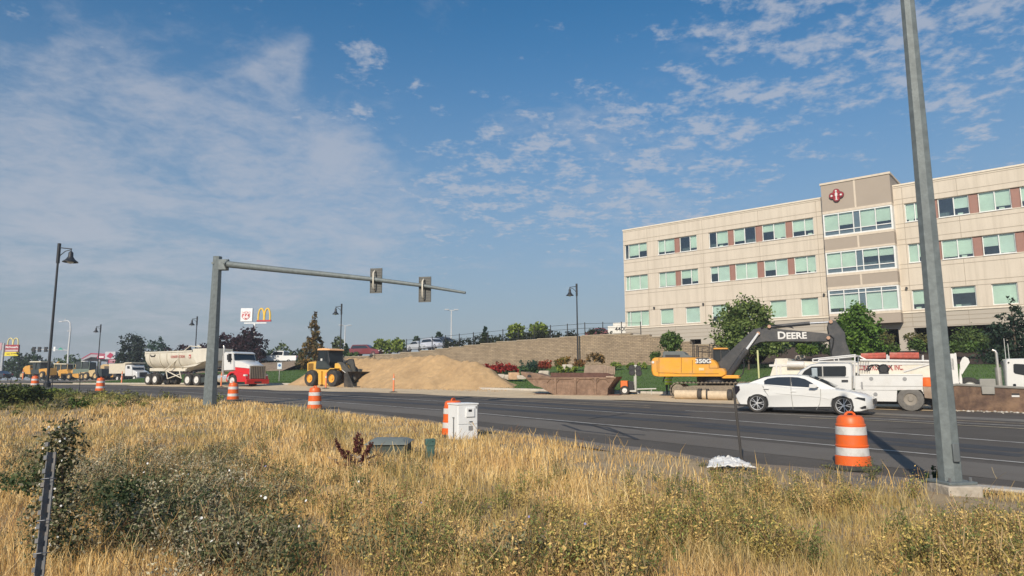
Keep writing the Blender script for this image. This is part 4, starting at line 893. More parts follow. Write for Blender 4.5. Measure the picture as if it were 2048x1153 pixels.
# boom
bp_ = f6.PP((60, 560), (20, 450), (60, 395), (395, 85), (470, 66), (560, 70), (720, 86), (1150, 124), (1215, 135), (1252, 178), (1232, 212), (1180, 218), (700, 216), (540, 216), (470, 226), (405, 254), (290, 350), (150, 560), (130, 590))
MB().prism(bp_, 1.15, 1.72).build('boom', DG, T, bevel=.02)
x0, z0 = f6.P(655, 155); x1, z1 = f6.P(978, 155); t_ = text('D', .54, WHITE, T, (x0, 1.14, z0+.0), FRONT, 'lettering', .002, .03, 'LEFT'); t2 = text('EERE', .47, WHITE, T, (x0+.43, 1.14, z0-.035), FRONT, 'lettering', .002, .03, 'LEFT')
w1 = max(v.co.x for v in t2.data.vertices); t2.scale = ((x1-x0-.45)/w1, 1, 1); t_.scale = (1.05, 1, 1)
b = MB(); seg(b, f6, 1.43, (560, 58), (1010, 16), .1); b.build('arm_cylinder', DG, T, smooth=40)
b = MB(); seg(b, f6, 1.43, (1005, 17), (1235, 4), .05); b.build('cylinder_rod', CHROME, T, smooth=40)
for y in (1.02, 1.85):
    b = MB(); seg(b, f6, y, (120, 600), (328, 300), .16); b.build('boom_cylinder', DG, T, smooth=40)
    b = MB(); seg(b, f6, y, (325, 304), (450, 130), .065); b.build('cylinder_rod', mat('chrome_rod', (.85, .85, .83), .3, .3), T, smooth=40)
b = MB()
for q in ((450, 130), (568, 56), (1205, 178), (1232, 4)):
    x, z = f6.P(*q); b.cyl((x, 1.0, z), (x, 1.87, z), .09, n=12)
b.build('pivot_pin', mat('bronze_pin', (.42, .26, .18), .4, .6), T, smooth=40)
ar = f6.PP((1208, 110), (1200, 60), (1215, -2), (1240, -14), (1288, -6), (1325, 45), (1388, 120), (1397, 215), (1450, 355), (1500, 560), (1430, 560), (1240, 385), (1225, 250))
MB().prism(ar, 1.1, 1.78).build('stick', DG, T, bevel=.02)
bk = f6.PP((1430, 540), (1530, 560), (1560, 640), (1480, 760), (1330, 745), (1300, 690), (1400, 680)); MB().prism(bk, .75, 2.1).build('bucket', DG, T, bevel=.04)
for yh, pl in ((1.08, ((1225, 150), (1265, 185), (1255, 260), (1235, 330), (1240, 380))), (1.0, ((290, 400), (300, 480), (285, 560), (250, 600))), (1.05, ((480, 70), (540, 40), (620, 45), (800, 62), (830, 75)))): MB().tube([(x, yh, z) for x, z in f6.PP(*pl)], .032, 6).build('hydraulic_hose', BLACK, T, smooth=60)

# pipes, worker, marker stake
PIPE = mat('cream_pipe', (.66, .53, .36), .7, var=.12, dirt=(.4, .3, .2), damt=.6)
for a_, c_, gsk, lb in (((690, 995), (925, 995), (925, 1025), 'cream concrete pipe lying left of the excavator tracks'), ((1035, 998), (1235, 1010), (1240, 1275), 'cream concrete pipe lying right of the excavator tracks')):
    f_ = Frame(1352 if a_[0] == 690 else 1418, 798 if a_[0] == 690 else 800, -24, C5); T = f_.thing('pipe', lb, 'pipe', 'pipes by the excavator'); (x0, z0), (x1, z1) = f_.P(*a_), f_.P(*c_)
    rr = .23; q = MB(); q.lathe([(rr*.8, x0+.02), (rr, x0), (rr, x1), (rr*.8, x1-.02)], 24, (0, -.25, rr), 'x'); q.build('barrel', PIPE, T, smooth=40)
    for k in range(1 if a_[0] == 690 else 1):
        xa = x1+.03; MB().lathe([(rr*.7, xa), (rr*1.18, xa), (rr*1.22, xa+.06), (rr*1.22, xa+.2), (rr*.7, xa+.22)], 24, (0, -.25, rr*1.15), 'x', cap=False).build('rubber_collar', TYRE, T, smooth=35)
        if a_[0] == 690: MB().lathe([(rr, xa+.2), (rr, xa+.42)], 24, (0, -.25, rr), 'x').build('spigot', PIPE, T, smooth=40); MB().lathe([(rr*.7, xa+.42), (rr*1.18, xa+.42), (rr*1.2, xa+.55), (rr*.7, xa+.55)], 24, (0, -.25, rr*1.1), 'x', cap=False).build('rubber_collar', TYRE, T, smooth=35)
f_ = Frame(1518, 770, -21, Y=44); o = MB().box(-.05, .05, -.01, .01, -.6, 1.75).build('marker_stake', mat('pale_lath', (.6, .6, .3), .8), bevel=.004); o.location = at(1518, 757, 42); tag(o, 'thin pale green marker stake standing on the lawn beyond the boom', 'stake')

def skin_person(name, p, rz, joints, edges, radii, m, parts, label):
    T = None; me = bpy.data.meshes.new(name); me.from_pydata(joints, edges, []); o = bpy.data.objects.new(name, me); C.objects.link(o)
    sk = o.modifiers.new('skin', 'SKIN'); sk.use_smooth_shade = True
    me.update(); 
    if not me.skin_vertices: bpy.context.view_layer.objects.active = o; bpy.ops.mesh.customdata_skin_add() if bpy.ops.mesh.customdata_skin_add.poll() else None
    for i, r_ in enumerate(radii): me.skin_vertices[0].data[i].radius = (r_, r_)
    me.skin_vertices[0].data[0].use_root = True
    ss_ = o.modifiers.new('sub', 'SUBSURF'); ss_.levels = 1; ss_.render_levels = 2
    o.data.materials.append(m); o.location = p; o.rotation_euler.z = rz; return tag(o, label, 'person')
J = [(0, 0, .95), (0, 0, 1.2), (0, .01, 1.42), (0, 0, 1.52), (0, -.01, 1.64), (0, -.01, 1.74),
     (-.1, 0, .88), (-.12, .01, .5), (-.13, .03, .1), (-.13, -.12, .05), (.1, 0, .88), (.12, -.02, .5), (.13, .02, .1), (.13, -.13, .05),
     (-.2, 0, 1.4), (-.25, .02, 1.12), (-.24, -.12, .92), (-.23, -.18, .84), (.2, 0, 1.4), (.25, .02, 1.12), (.24, -.14, .95), (.23, -.2, .88)]
for sx__, w0 in ((-.23, 17), (.23, 21)):
    for k in range(5):
        J.append((sx__+(-.03+.018*k if k < 4 else .04*(-1 if sx__ > 0 else 1)), J[w0][1]-.03, J[w0][2]-(.07 if k < 4 else .03)))
E_ = [(0, 1), (1, 2), (2, 3), (3, 4), (4, 5), (0, 6), (6, 7), (7, 8), (8, 9), (0, 10), (10, 11), (11, 12), (12, 13), (2, 14), (14, 15), (15, 16), (16, 17), (2, 18), (18, 19), (19, 20), (20, 21)]+[(17, 22+k) for k in range(5)]+[(21, 27+k) for k in range(5)]
RA = [.14, .14, .16, .06, .1, .085, .095, .065, .045, .04, .095, .065, .045, .04, .065, .05, .036, .03, .065, .05, .036, .03]+[.009]*10
pp = at(1338, 792.5, 39.6); pr_ = skin_person('person', pp, R(200), J, E_, RA, mat('dark_work_clothes', (.03, .035, .05), .9), None, 'worker in a yellow-green safety vest standing behind the excavator tracks')
ves = MB().lathe([(.19, .66), (.19, 1.1), (.19, 1.3), (.17, 1.42), (.08, 1.5)], 16, (0, 0, 0), cap=False)
ves.build('safety_vest', mat('hi_vis_yellow', (.62, .9, .05), .7), pr_, smooth=60).scale = (1.2, .92, 1)
for z_ in (.8, 1.0): MB().lathe([(.192, z_), (.194, z_+.05)], 16, cap=False).build('reflective_stripe', mat('silver_stripe', (.7, .7, .7), .4), pr_).scale = (1.2, .93, 1)
MB().lathe([(.15, 1.70), (.125, 1.72), (.12, 1.78), (.07, 1.84), (.005, 1.86)], 14, (0, -.01, 0)).build('hard_hat', WHITE, pr_, smooth=60)
# ------------------------------------------------------------------ wheel loader (crop3)
fr = Frame(660, 774, -33, C3); T = fr.thing('wheel_loader', 'yellow wheel loader with a dark bucket parked at the foot of the sand pile', 'loader'); P = fr.P; LW = 2.2; YE_ = YEL; YEL = mat('faded_loader_yellow', (.70, .40, .06), .5, var=.08, dirt=(.45, .32, .16), dscale=1.8, damt=.4)
MB().prism(fr.PP((368, 835), (357, 800), (357, 716), (385, 702), (455, 697), (470, 735), (478, 782), (505, 790), (505, 850), (470, 815), (420, 808)), .3, LW-.3, None, [(0, .05), (.04, 0), (.96, 0), (1, .05)]).build('engine_hood', YEL, T, smooth=35)
b = MB()
for k in range(7): x, z = P(375+8*k, 750); b.box(x-.03, x+.03, .285, .31, z-.3, z+.25)
b.build('hood_vents', mat('yellow_panel_gap', None), T)
MB().prism(fr.PP((310, 850), (350, 845), (372, 870), (362, 900), (345, 885)), .4, LW-.4).build('counterweight', YEL, T, bevel=.03)
MB().prism(fr.PP((470, 783), (700, 790), (640, 800), (590, 830), (583, 950), (527, 945), (515, 850), (470, 820)), .25, LW-.25).build('front_frame', YEL, T, bevel=.02)
MB().prism(fr.PP((500, 800), (530, 800), (530, 940), (500, 940)), .05, .5).build('step', YEL, T)
cb = fr.PP((472, 775), (468, 700), (478, 585), (575, 585), (590, 700), (580, 775)); MB().prism(cb, .35, LW-.35).build('cab', mat('cab_dark_glass', None), T)
b = MB()
for y in (.33, LW-.33):
    b.tube([(x, y, z) for x, z in cb], .04, 6); xm = P(552, 600)[0]; b.cyl((xm, y, cb[0][1]), (xm, y, cb[2][1]), .045, n=6)
b.build('cab_frame', BLACK, T)
x, z = P(508, 678); MB().box(x-.1, x+.1, .3, .345, z-.1, z+.08).build('notice', WHITE, T)
MB().prism(fr.PP((462, 582), (470, 562), (530, 558), (590, 565), (598, 580)), .3, LW-.3).build('cab_roof', mat('sun_bleached_roof', (.75, .42, .2), .6), T, bevel=.03)
MB().prism(fr.PP((458, 775), (465, 700), (500, 690), (560, 700), (620, 775)), .2, .34).build('fuel_panel', mat('dark_grey_body', (.04, .05, .05), .5), T)
wr_ = P(425, 885); wf_ = P(655, 887)
LR = mat('loader_rim', (.72, .36, .05), .5)
zr = P(425, 963)[1]+.68; z2 = P(655, 965)[1]+.68
for y in (-.12, LW-.45): wheel(T, (wr_[0], y, zr), .68, .57, LR, .5); wheel(T, (wf_[0], y, z2), .68, .57, LR, .5)
MB().prism([(wf_[0]-.75, z2+.1), (wf_[0]-.6, z2+.6), (wf_[0]-.2, z2+.82), (wf_[0]+.3, z2+.8), (wf_[0]+.28, z2+.74), (wf_[0]-.2, z2+.75), (wf_[0]-.55, z2+.5), (wf_[0]-.68, z2+.1)], -.1, .5).build('fender', YEL, T)
MB().prism(fr.PP((625, 785), (630, 718), (665, 715), (685, 735), (700, 790)), .5, LW-.5).build('lift_tower', YEL, T, bevel=.02)
bx = P(655, 850)[0]
armp = [(bx-.3, 1.75), (bx-.1, 2.0), (bx+.5, 1.95), (bx+1.5, 1.2), (bx+2.0, .6), (bx+1.8, .35), (bx+1.2, .75), (bx+.4, 1.4)]
for y in (.55, LW-.75): MB().prism(armp, y, y+.2).build('lift_arm', mat('weathered_dark_arm', (.06, .06, .055), .7, var=.3, dirt=(.25, .2, .13), damt=.5), T, bevel=.02)
MB().prism([(bx+.5, 1.9), (bx+.8, 2.25), (bx+1.15, 2.2), (bx+1.5, 1.2), (bx+1.3, 1.1), (bx+.95, 1.6)], 1.0, 1.2).build('tilt_lever', mat('weathered_dark_arm', None), T, bevel=.02)
MB().cyl((bx-.1, 1.1, 1.75), (bx+.7, 1.1, 2.15), .09, n=10).build('tilt_cylinder', BLACK, T); MB().cyl((bx+.2, .6, 1.5), (bx+.9, .6, 1.1), .06, n=8).build('cylinder_rod', WHITE, T)
b = MB(); b.tube([(bx+.3, .6, 1.9), (bx+.6, .5, 2.2), (bx+1., .6, 1.9), (bx+1.1, .6, 1.4)], .035, 5); b.build('hydraulic_hose', BLACK, T)
bx += .35; bk = [(bx+1.35, .95), (bx+1.5, 1.12), (bx+2.35, .08), (bx+2.3, .0), (bx+1.55, .0), (bx+1.33, .3)]
BKM = mat('worn_bucket_steel', (.045, .043, .04), .6, .3, var=.35, dirt=(.16, .13, .1), dscale=1.5, damt=.6)
b = MB(); y0, y1 = -.3, LW+.75
b.box(bx+1.33, bx+2.35, y0, y1, .0, .04); b.box(bx+1.3, bx+1.35, y0, y1, .04, 1.02); b.prism([(bx+1.35, 1.0), (bx+1.62, 1.17), (bx+1.62, 1.2), (bx+1.3, 1.04)], y0, y1)
for y in (y0, y1-.04): b.prism([(bx+1.35, 1.0), (bx+1.62, 1.18), (bx+1.85, .9), (bx+2.4, .04), (bx+1.35, .041)], y+.001, y+.039)
b.build('bucket', BKM, T); MB().box(bx+2.33, bx+2.47, y0, y1, .0, .05).build('cutting_edge', mat('worn_bright_edge', (.3, .29, .27), .5, .5), T)

YEL = YE_
# ------------------------------------------------------------------ red and white dump truck (crop2): tractor and trailer
fr = Frame(490, 774.5, -29, C2); P = fr.P
CRM = mat('cream_trailer_paint', (.66, .62, .52), .5, var=.07, dirt=(.4, .34, .26), dscale=.7, damt=.4); REDP = mat('bright_red_paint', (.6, .015, .02), .3, coat=.5, var=.05)
T = fr.thing('semi_tractor', 'red and white day-cab semi tractor pulling the cream dump trailer', 'truck'); TWd = 2.3
gz = P(1005, 965)[1]
MB().prism(fr.PP((930, 795), (930, 610), (945, 597), (1000, 602), (1022, 622), (1032, 690), (1034, 790)), 0, TWd, None, [(0, .05), (.03, 0), (.97, 0), (1, .05)]).build('cab', CARW, T, smooth=40)
x, z = P(988, 640); MB().prism(fr.PP((965, 685), (965, 627), (1002, 627), (1020, 685)), -.015, .02).build('side_window', GLASS, T)
wq = fr.PP((1020, 616), (1031, 684)); b = MB(); b.quad((wq[0][0]+.03, .12, wq[0][1]), (wq[0][0]+.03, TWd-.12, wq[0][1]), (wq[1][0]+.03, TWd-.08, wq[1][1]), (wq[1][0]+.03, .08, wq[1][1])).build('windscreen', GLASS, T)
MB().prism(fr.PP((985, 600), (1005, 594), (1034, 612), (1032, 618), (1003, 603)), .1, TWd-.1).build('sun_visor', CARW, T)
hx0, hz0 = P(1030, 690); hx1, hz1 = P(1163, 752); hz1b = P(1163, 855)[1]
def hood(x, y, z):
    k = max(0, min(1, (x-hx0)/(hx1-hx0))); u = y/TWd*2-1; w = 1-.30*k; return (x, TWd/2*(1+u*w), z-.08*u*u*(1 if z > hz1b+.3 else 0))
hm = P(1100, 765)[1]
MB().prism([(hx0, hm+.12), (hx0, hz0+.06), (hx0+.6, hz0+.03), (hx1-.05, hz1+.15), (hx1, hm-.02)], .15, TWd-.15, hood, [(0, .05), (.06, 0), (.3, -.02), (.5, -.04), (.7, -.02), (.94, 0), (1, .05)]).build('hood', CARW, T, smooth=50)
MB().prism([(hx0, hm+.12), (hx1, hm-.02), (hx1, gz+.62), (hx0+.5, gz+.9), (hx0-.05, gz+.95)], .14, TWd-.14, hood).build('hood_side', REDP, T, smooth=30)
wc = P(1005, 900); wcx = wc[0]+.1; wz_ = gz+.5
for y0 in (0, TWd-.55):
    arc = [(wcx+.62*math.cos(R(a)), wz_+.62*math.sin(R(a))) for a in range(-10, 191, 20)]
    out = [(wcx-.72, wz_), (wcx-.66, wz_+.45), (wcx-.3, wz_+.74), (wcx+.3, wz_+.78), (hx1-.1, wz_+.55), (hx1+.02, wz_+.2), (hx1+.05, wz_-.1)]
    MB().prism(out+arc, y0, y0+.55).build('fender', REDP, T, bevel=.03)
    MB().box(hx1-.28, hx1-.02, y0-.02 if y0 == 0 else y0+.3, y0+.25 if y0 == 0 else y0+.57, wz_+.36, wz_+.5).build('headlight', mat('lamp_lens', (.7, .7, .66), .15), T, bevel=.03)
    wheel(T, (wcx, .02 if y0 == 0 else TWd-.33, wz_), .5, .3, WHITE, .58)
MB().box(hx1-.05, hx1+.14, -.02, TWd+.02, gz+.22, gz+.62).build('bumper', REDP, T, bevel=.04)
MB().box(hx1+.12, hx1+.15, .8, 1.5, gz+.3, gz+.42).build('bumper_slot', BLACK, T)
gm = mat('chrome_grille', (.5, .5, .48), .3, .8); b = MB(); b.box(hx1, hx1+.06, .42, TWd-.42, gz+.66, hz1+.02)
go = b.build('grille', mat('dark_grille', (.1, .1, .1), .4), T); b = MB()
for k in range(9): y = .45+k*(TWd-.9)/8; b.box(hx1+.06, hx1+.09, y-.03, y+.03, gz+.68, hz1)
b.box(hx1+.0, hx1+.1, .36, .42, gz+.64, hz1+.06).box(hx1, hx1+.1, TWd-.42, TWd-.36, gz+.64, hz1+.06).box(hx1, hx1+.1, .42, TWd-.42, hz1+.0, hz1+.06); b.build('grille_bars', gm, go)
for y in (-.28, TWd+.02): x, z = P(975, 650); MB().box(x+.35, x+.45, y, y+.26, z-.45, z+.25).build('door_mirror', BLACK, T, bevel=.02)
(x0, z0), (x1, z1) = P(905, 840), P(902, 560); b = MB(); b.cyl((x0, .15, z0), (x0, .15, P(905, 640)[1]), .13, n=14); b.tube([(x0, .15, P(905, 640)[1]), (x0, .15, z1), (x0-.1, .15, z1+.22)], .07, 8); b.build('exhaust_stack', mat('pale_chrome', None), T, smooth=50)
ft = fr.PP((855, 840), (980, 840), (980, 912), (855, 912)); MB().cyl((ft[0][0], .33, (ft[0][1]+ft[2][1])/2), (ft[1][0], .33, (ft[0][1]+ft[2][1])/2), .33, n=18).build('fuel_tank', mat('polished_tank', (.72, .72, .7), .3, .6), T, smooth=40)
fx0 = P(530, 800)[0]; MB().box(fx0, hx0+1, .55, .7, gz+.75, gz+.98).box(fx0, hx0+1, TWd-.7, TWd-.55, gz+.75, gz+.98).build('chassis', BLACK, T)
for q in (545, 640):
    x, _ = P(q, 890); zz_ = P(q, 955)[1]+.52
    for y in (.0, .3, TWd-.3, TWd-.6): wheel(T, (x, y, zz_), .52, .28, WHITE if y in (0., TWd-.3) else BLACK, .58)
x0, z0 = P(690, 860); MB().box(x0-.2, x0+.9, .1, .6, gz+.35, gz+.8).build('battery_box', mat('dark_grey_body', None), T)
T = fr.thing('dump_trailer', 'cream half-round dump trailer with faded red lettering behind the red tractor', 'trailer')
tub = fr.PP((108, 735), (100, 700), (100, 606), (155, 606), (163, 616), (600, 600), (606, 566), (775, 560), (790, 600), (790, 700), (745, 770), (600, 750), (490, 757), (300, 800), (270, 790), (250, 765), (130, 765))
zt_ = max(z for _, z in tub); zb_ = min(z for _, z in tub)
def tubfn(x, y, z):
    k = max(0, min(1, (zt_-.35-z)/(zt_-.35-zb_))); ins = 1-math.sqrt(max(0, 1-(k*.93)**2)); u = y/2.4*2-1; return (x, 1.2*(1+u*(1-ins*.75)), z)
# half-round body: horizontal slices through the height
x0, x1 = P(105, 700)[0], P(600, 600)[0]; xw = P(745, 600)[0]; b = MB(); zt0, zt1 = P(100, 612)[1], P(600, 603)[1]; n = 10
def ring(x, zt, dep):
    return [(x, 1.2-1.2*math.cos(math.pi*k/n), zt-.35-dep*math.sin(math.pi*k/n)) for k in range(n+1)]
secs = [(x0, zt0, 1.05), (x0+.05, zt0, 1.05), ((x0+x1)/2, (zt0+zt1)/2, 1.25), (x1, zt1, 1.2), (xw, zt1+.2, 1.15)]
i0 = 0
for x, zt, dp in secs: b.v += [(x, 0, zt)]+ring(x, zt, dp)+[(x, 2.4, zt)]
m_ = n+3
for a in range(len(secs)-1):
    for k in range(m_-1): b.f.append((a*m_+k, a*m_+k+1, (a+1)*m_+k+1, (a+1)*m_+k))
b.f.append(tuple(range(m_))); b.f.append(tuple(range((len(secs)-1)*m_, len(secs)*m_)))
b.build('tub', CRM, T, smooth=50)
b = MB(); b.box(x0-.02, x1, -.05, .03, zt0-.02, zt0+.1).box(x0-.06, x0+.12, -.03, 2.43, zt0-.3, zt0+.14).box(x0, x1, 2.37, 2.45, zt0-.02, zt0+.1); b.build('top_rail', CRM, T)
b = MB()
for q in (262, 335, 460, 155):
    x, z = P(q, 612); pts = [(x, -.03, z)]+[(x, 1.2-1.24*math.cos(math.pi*k/n), z-.35-1.22*math.sin(math.pi*k/n)) for k in range(6)]; b.tube(pts, .05, 6)
b.build('tub_rib', CRM, T, smooth=60)
hq = fr.PP((606, 566), (775, 560), (775, 690), (640, 720), (606, 640)); MB().prism(hq, -.02, 2.42).build('headboard', CRM, T, bevel=.03)
sp = fr.PP((480, 757), (600, 735), (700, 715), (640, 745), (560, 760)); MB().prism(sp, -.06, .2).build('fender_flap', CRM, T)
x, z = P(450, 650); t_ = text('CONSTRUCTION', .3, mat('faded_red_lettering', (.45, .12, .1), .7), T, (x, -.03, z), FRONT, 'lettering', .003, .02); t_.scale.x = (P(522, 650)[0]-P(378, 650)[0])/(max(v.co.x for v in t_.data.vertices)*2)
x, z = P(577, 645); MB().box(x-.14, x+.14, -.03, 0.0, z-.15, z+.15).build('square_logo', mat('faded_red_lettering', None), T); MB().box(x-.09, x+.09, -.036, -.03, z-.1, z+.0).build('logo_field', CRM, T)
x, z = P(190, 640); b = MB(); b.tube([(x-.35, -.03, z+.1), (x-.25, -.03, z-.05), (x+.25, -.03, z-.05), (x+.35, -.03, z+.1)], .05, 6); b.build('tarp_hook', BLACK, T)
MB().prism(fr.PP((100, 768), (490, 768), (490, 800), (100, 800)), .5, 1.9).build('trailer_frame', CRM, T)
b = MB()
for a_, c_ in (((500, 595), (575, 537)), ((575, 537), (685, 548)), ((480, 640), (300, 800)), ((320, 800), (335, 880)), ((335, 880), (470, 830)), ((460, 800), (480, 880)), ((330, 800), (470, 870)), ((650, 528), (690, 548))): seg(b, fr, .05, a_, c_, .045)
b.build('lift_linkage', CRM, T, smooth=40)
for q in (130, 205):
    x, _ = P(q, 885); zz_ = P(q, 945)[1]+.5
    for y in (.0, .3, 1.8, 2.1): wheel(T, (x, y, zz_), .5, .28, WHITE if y in (0., 2.1) else BLACK, .58)
MB().prism(fr.PP((600, 770), (745, 775), (745, 800), (500, 800)), .8, 1.6).build('kingpin_plate', BLACK, T)

# ------------------------------------------------------------------ rusty trench box on the far verge (crop4)
fr = Frame(1110, 790.5, -20, C4); T = fr.thing('spoil_skip', 'rusty brown open-topped steel skip standing on the verge right of the sand pile', 'skip'); P = fr.P
RUST2 = mat('rust_brown_skip', (.24, .155, .105), .9, .0, var=.45, scale=4, bump=.25, bscale=12, dirt=(.15, .09, .06), dscale=1.1, damt=.65)
hull = fr.PP((1380, 850), (1285, 800), (1262, 783), (1195, 765), (1125, 705), (1150, 695), (1220, 700), (1860, 690), (1922, 685), (1850, 790), (1846, 850))
b = MB(); zz1 = P(1700, 690)[1]; n = len(hull)
def ring2(y): return [(x, y, z) for x, z in hull]
b.v = ring2(0)+ring2(.06)+ring2(2.0)+ring2(2.06); b.f = [tuple(range(n))[::-1], tuple(range(n, 2*n)), tuple(range(2*n, 3*n))[::-1], tuple(range(3*n, 4*n))]
for j in range(n):
    k = (j+1) % n
    b.f.append((j, k, n+k, n+j)); b.f.append((2*n+j, 2*n+k, 3*n+k, 3*n+j))
    if j not in (5, 6, 7, 8) or j == 8: b.f.append((n+j, n+k, 2*n+k, 2*n+j))
b.build('hull', RUST2, T); MB().tube([(x, 1.0, z+.0) for x, z in (hull[8], hull[9])], .03, 5) if False else None
b = MB(); b.box(hull[7][0]+.3, hull[9][0]-.08, -.03, .08, hull[8][1]-.03, hull[8][1]+.035); b.box(hull[9][0]-.12, hull[9][0]-.02, 0, 2.06, hull[9][1]-.03, hull[9][1]+.03); b.build('rim', mat('dusty_rim', (.42, .32, .24), .9, var=.3, scale=6), T)
b = MB(); tp = fr.PP((1335, 650), (1780, 650), (1850, 672), (1850, 682), (1780, 690), (1340, 690)); b.prism(tp, .1, .18); b.prism(tp, 1.95, 2.02); b.box(tp[0][0], tp[0][0]+.06, .18, 1.95, tp[5][1], tp[0][1]); b.build('side_plank', mat('dark_rust_plank', (.12, .06, .045), .9, var=.4, scale=5), T)
b = MB(); ribs = [1385, 1562, 1742]
zb2 = P(1600, 850)[1]; zt2 = P(1600, 700)[1]
for q in ribs:
    x0, _ = P(q-10, 780); x1, _ = P(q+10, 780); b.box(x0, x1, -.07, 0, P(q, 850)[1], P(q, 690)[1])
for a_, c_ in ((1300, 1385), (1385, 1562), (1562, 1742), (1742, 1870)):
    xa, za = P(a_+8, 705); xb, _ = P(c_-8, 705); b.tube([(xa, -.03, za-.22), (xa+.18, -.03, za), (xb-.18, -.03, za), (xb, -.03, za-.22)], .035, 5)
b.box(hull[4][0], hull[8][0], -.06, .0, P(1600, 703)[1], P(1600, 690)[1]); b.box(hull[0][0], hull[10][0], -.06, 0., P(1600, 852)[1], P(1600, 842)[1]); b.build('side_rib', RUST2, T, bevel=.01)
MB().prism(fr.PP((1058, 640), (1075, 640), (1120, 650), (1190, 652), (1290, 680), (1335, 690), (1150, 705), (1130, 710), (1062, 665)), .3, 1.7).build('hitch_nose', RUST2, T, bevel=.03)
x, z = P(1140, 685); MB().lathe([(.12, 0), (.12, .1)], 12, (x, .2, z), 'y').build('hitch_pin', BLACK, T)
b = MB(); bq = fr.PP((1560, 655), (1570, 580), (1745, 578), (1850, 590), (1850, 665)); b.prism(bq, 2.1, 2.2)
for q in (1735, 1765, 1790, 1830):
    x, z = P(q, 590); b.box(x-.03, x+.03, 2.04, 2.1, z-.45, z)
b.build('rear_board', mat('dusty_brown_board', (.3, .225, .165), .9, var=.35, scale=5), T)
MB().box(P(1180, 830)[0], P(1290, 830)[0], .2, 1.6, -.03, .06).build('timber_mat', mat('dark_rust_plank', None), T)
MB().box(P(1840, 830)[0], P(1950, 830)[0], .2, 1.6, -.05, .04).build('timber_mat', mat('dark_rust_plank', None), T)

# ------------------------------------------------------------------ light tower trailer (crop5)
fr = Frame(1250, 790.3, -18, C5); T = fr.thing('light_tower', 'small orange light-tower trailer with four lamps on a lowered mast', 'light tower'); P = fr.P
ORG = mat('generator_orange', (.75, .17, .03), .45)
MB().prism(fr.PP((105, 940), (105, 856), (115, 848), (180, 850), (184, 940)), .1, 1.1, None, [(0, .04), (.04, 0), (.96, 0), (1, .04)]).build('generator_cover', ORG, T, smooth=35)
MB().prism(fr.PP((186, 955), (186, 852), (235, 860), (245, 955)), .2, 1.0).build('control_box', BLACK, T, bevel=.02)
MB().prism(fr.PP((98, 950), (98, 965), (270, 965), (270, 948)), .15, 1.05).build('trailer_frame', mat('pale_grey_paint', (.5, .5, .46), .5), T)
x, z = P(155, 960); wheel(T, (x, -.08, P(155, 998)[1]+.27), .27, .18, WHITE, .55); wheel(T, (x, 1.1, P(155, 998)[1]+.27), .27, .18, WHITE, .55)
b = MB(); seg(b, fr, .6, (255, 960), (255, 690), .055); seg(b, fr, .6, (240, 690), (268, 690), .05); seg(b, fr, .6, (240, 960), (240, 800), .03); b.build('mast', mat('pale_grey_paint', None), T, smooth=40)
b = MB(); seg(b, fr, .55, (270, 940), (475, 934), .04); seg(b, fr, .55, (420, 930), (425, 1000), .025); seg(b, fr, .55, (200, 960), (290, 985), .03); b.build('tow_bar', mat('pale_grey_paint', None), T, smooth=40)
for q in ((215, 715), (218, 762), (285, 722), (290, 768)):
    x, z = P(*q); l = MB().lathe([(.05, .25), (.15, .12), (.19, 0), (.17, -.02)], 14, (x, .5, z), 'y').build('floodlight', BLACK, T, smooth=40)
    MB().lathe([(.165, -.015), (.01, -.02)], 14, (x, .5, z), 'y').build('lens', mat('lamp_lens', None), l)

# ------------------------------------------------------------------ drums and delineators
DOR = mat('traffic_orange', (.8, .13, .015), .45, var=.1, scale=4, dirt=(.42, .12, .05), dscale=4, damt=.45); DWH = mat('reflective_white_band', (.64, .63, .6), .5, var=.08, dirt=(.4, .36, .31), dscale=6, damt=.6); RUB = mat('rubber_base_ring', (.045, .05, .045), .9, var=.3, scale=6, dirt=(.18, .16, .12), dscale=3)
def make_drum(h=.96):
    T = empty('traffic_drum', (0, 0, 0)); R0 = .285
    pr = [(R0+.02, .04), (R0+.015, .22), (R0, .225), (R0-.01, .235), (R0-.01, .395), (R0-.002, .405), (R0-.002, .42), (R0-.015, .43), (R0-.02, .6), (R0-.02, .605), (R0-.03, .61), (R0-.035, .77), (R0-.028, .78), (R0-.03, .80), (R0-.045, .81), (R0-.055, .90), (R0-.085, .945), (R0-.12, .96), (.02, .965)]
    MB().lathe(pr, 36, cap=False).build('drum_body', DOR, T, smooth=30)
    for z0, z1, r0, r1 in ((.235, .385, R0-.0, R0-.006), (.61, .76, R0-.018, R0-.024)): MB().lathe([(r0-.02, z0), (r0, z0+.003), (r1, z1-.003), (r1-.02, z1)], 36, cap=False).build('reflective_band', DWH, T, smooth=30)
    MB().lathe([(.30, .0), (.47, .0), (.48, .03), (.44, .055), (.36, .075), (.29, .05)], 36, cap=False).build('base_ring', RUB, T, smooth=40)
    b = MB(); b.prism([(-.11, .955), (-.09, 1.0), (-.04, 1.035), (.04, 1.035), (.09, 1.0), (.11, .955), (.07, .955), (.04, 1.0), (-.04, 1.0), (-.07, .955)], -.02, .02); b.build('handle', DOR, T, bevel=.006); return T
D0 = make_drum()
dr = [((1707, 937), 1.0, 'bright orange and white traffic drum beside the big steel pole at right'), ((906, 874), 1.0, 'orange traffic drum half hidden behind the white meter cabinet'), ((629, 821), 1.0, 'orange and white traffic drum standing before the yellow loader'), ((465.5, 802), 1.0, 'orange and white traffic drum standing before the red tractor front'), ((200, 784), 1., 'distant orange traffic drum between the two black street lamps'), ((69, 777), 1., 'leftmost orange traffic drum, left of the tall black lamp')]
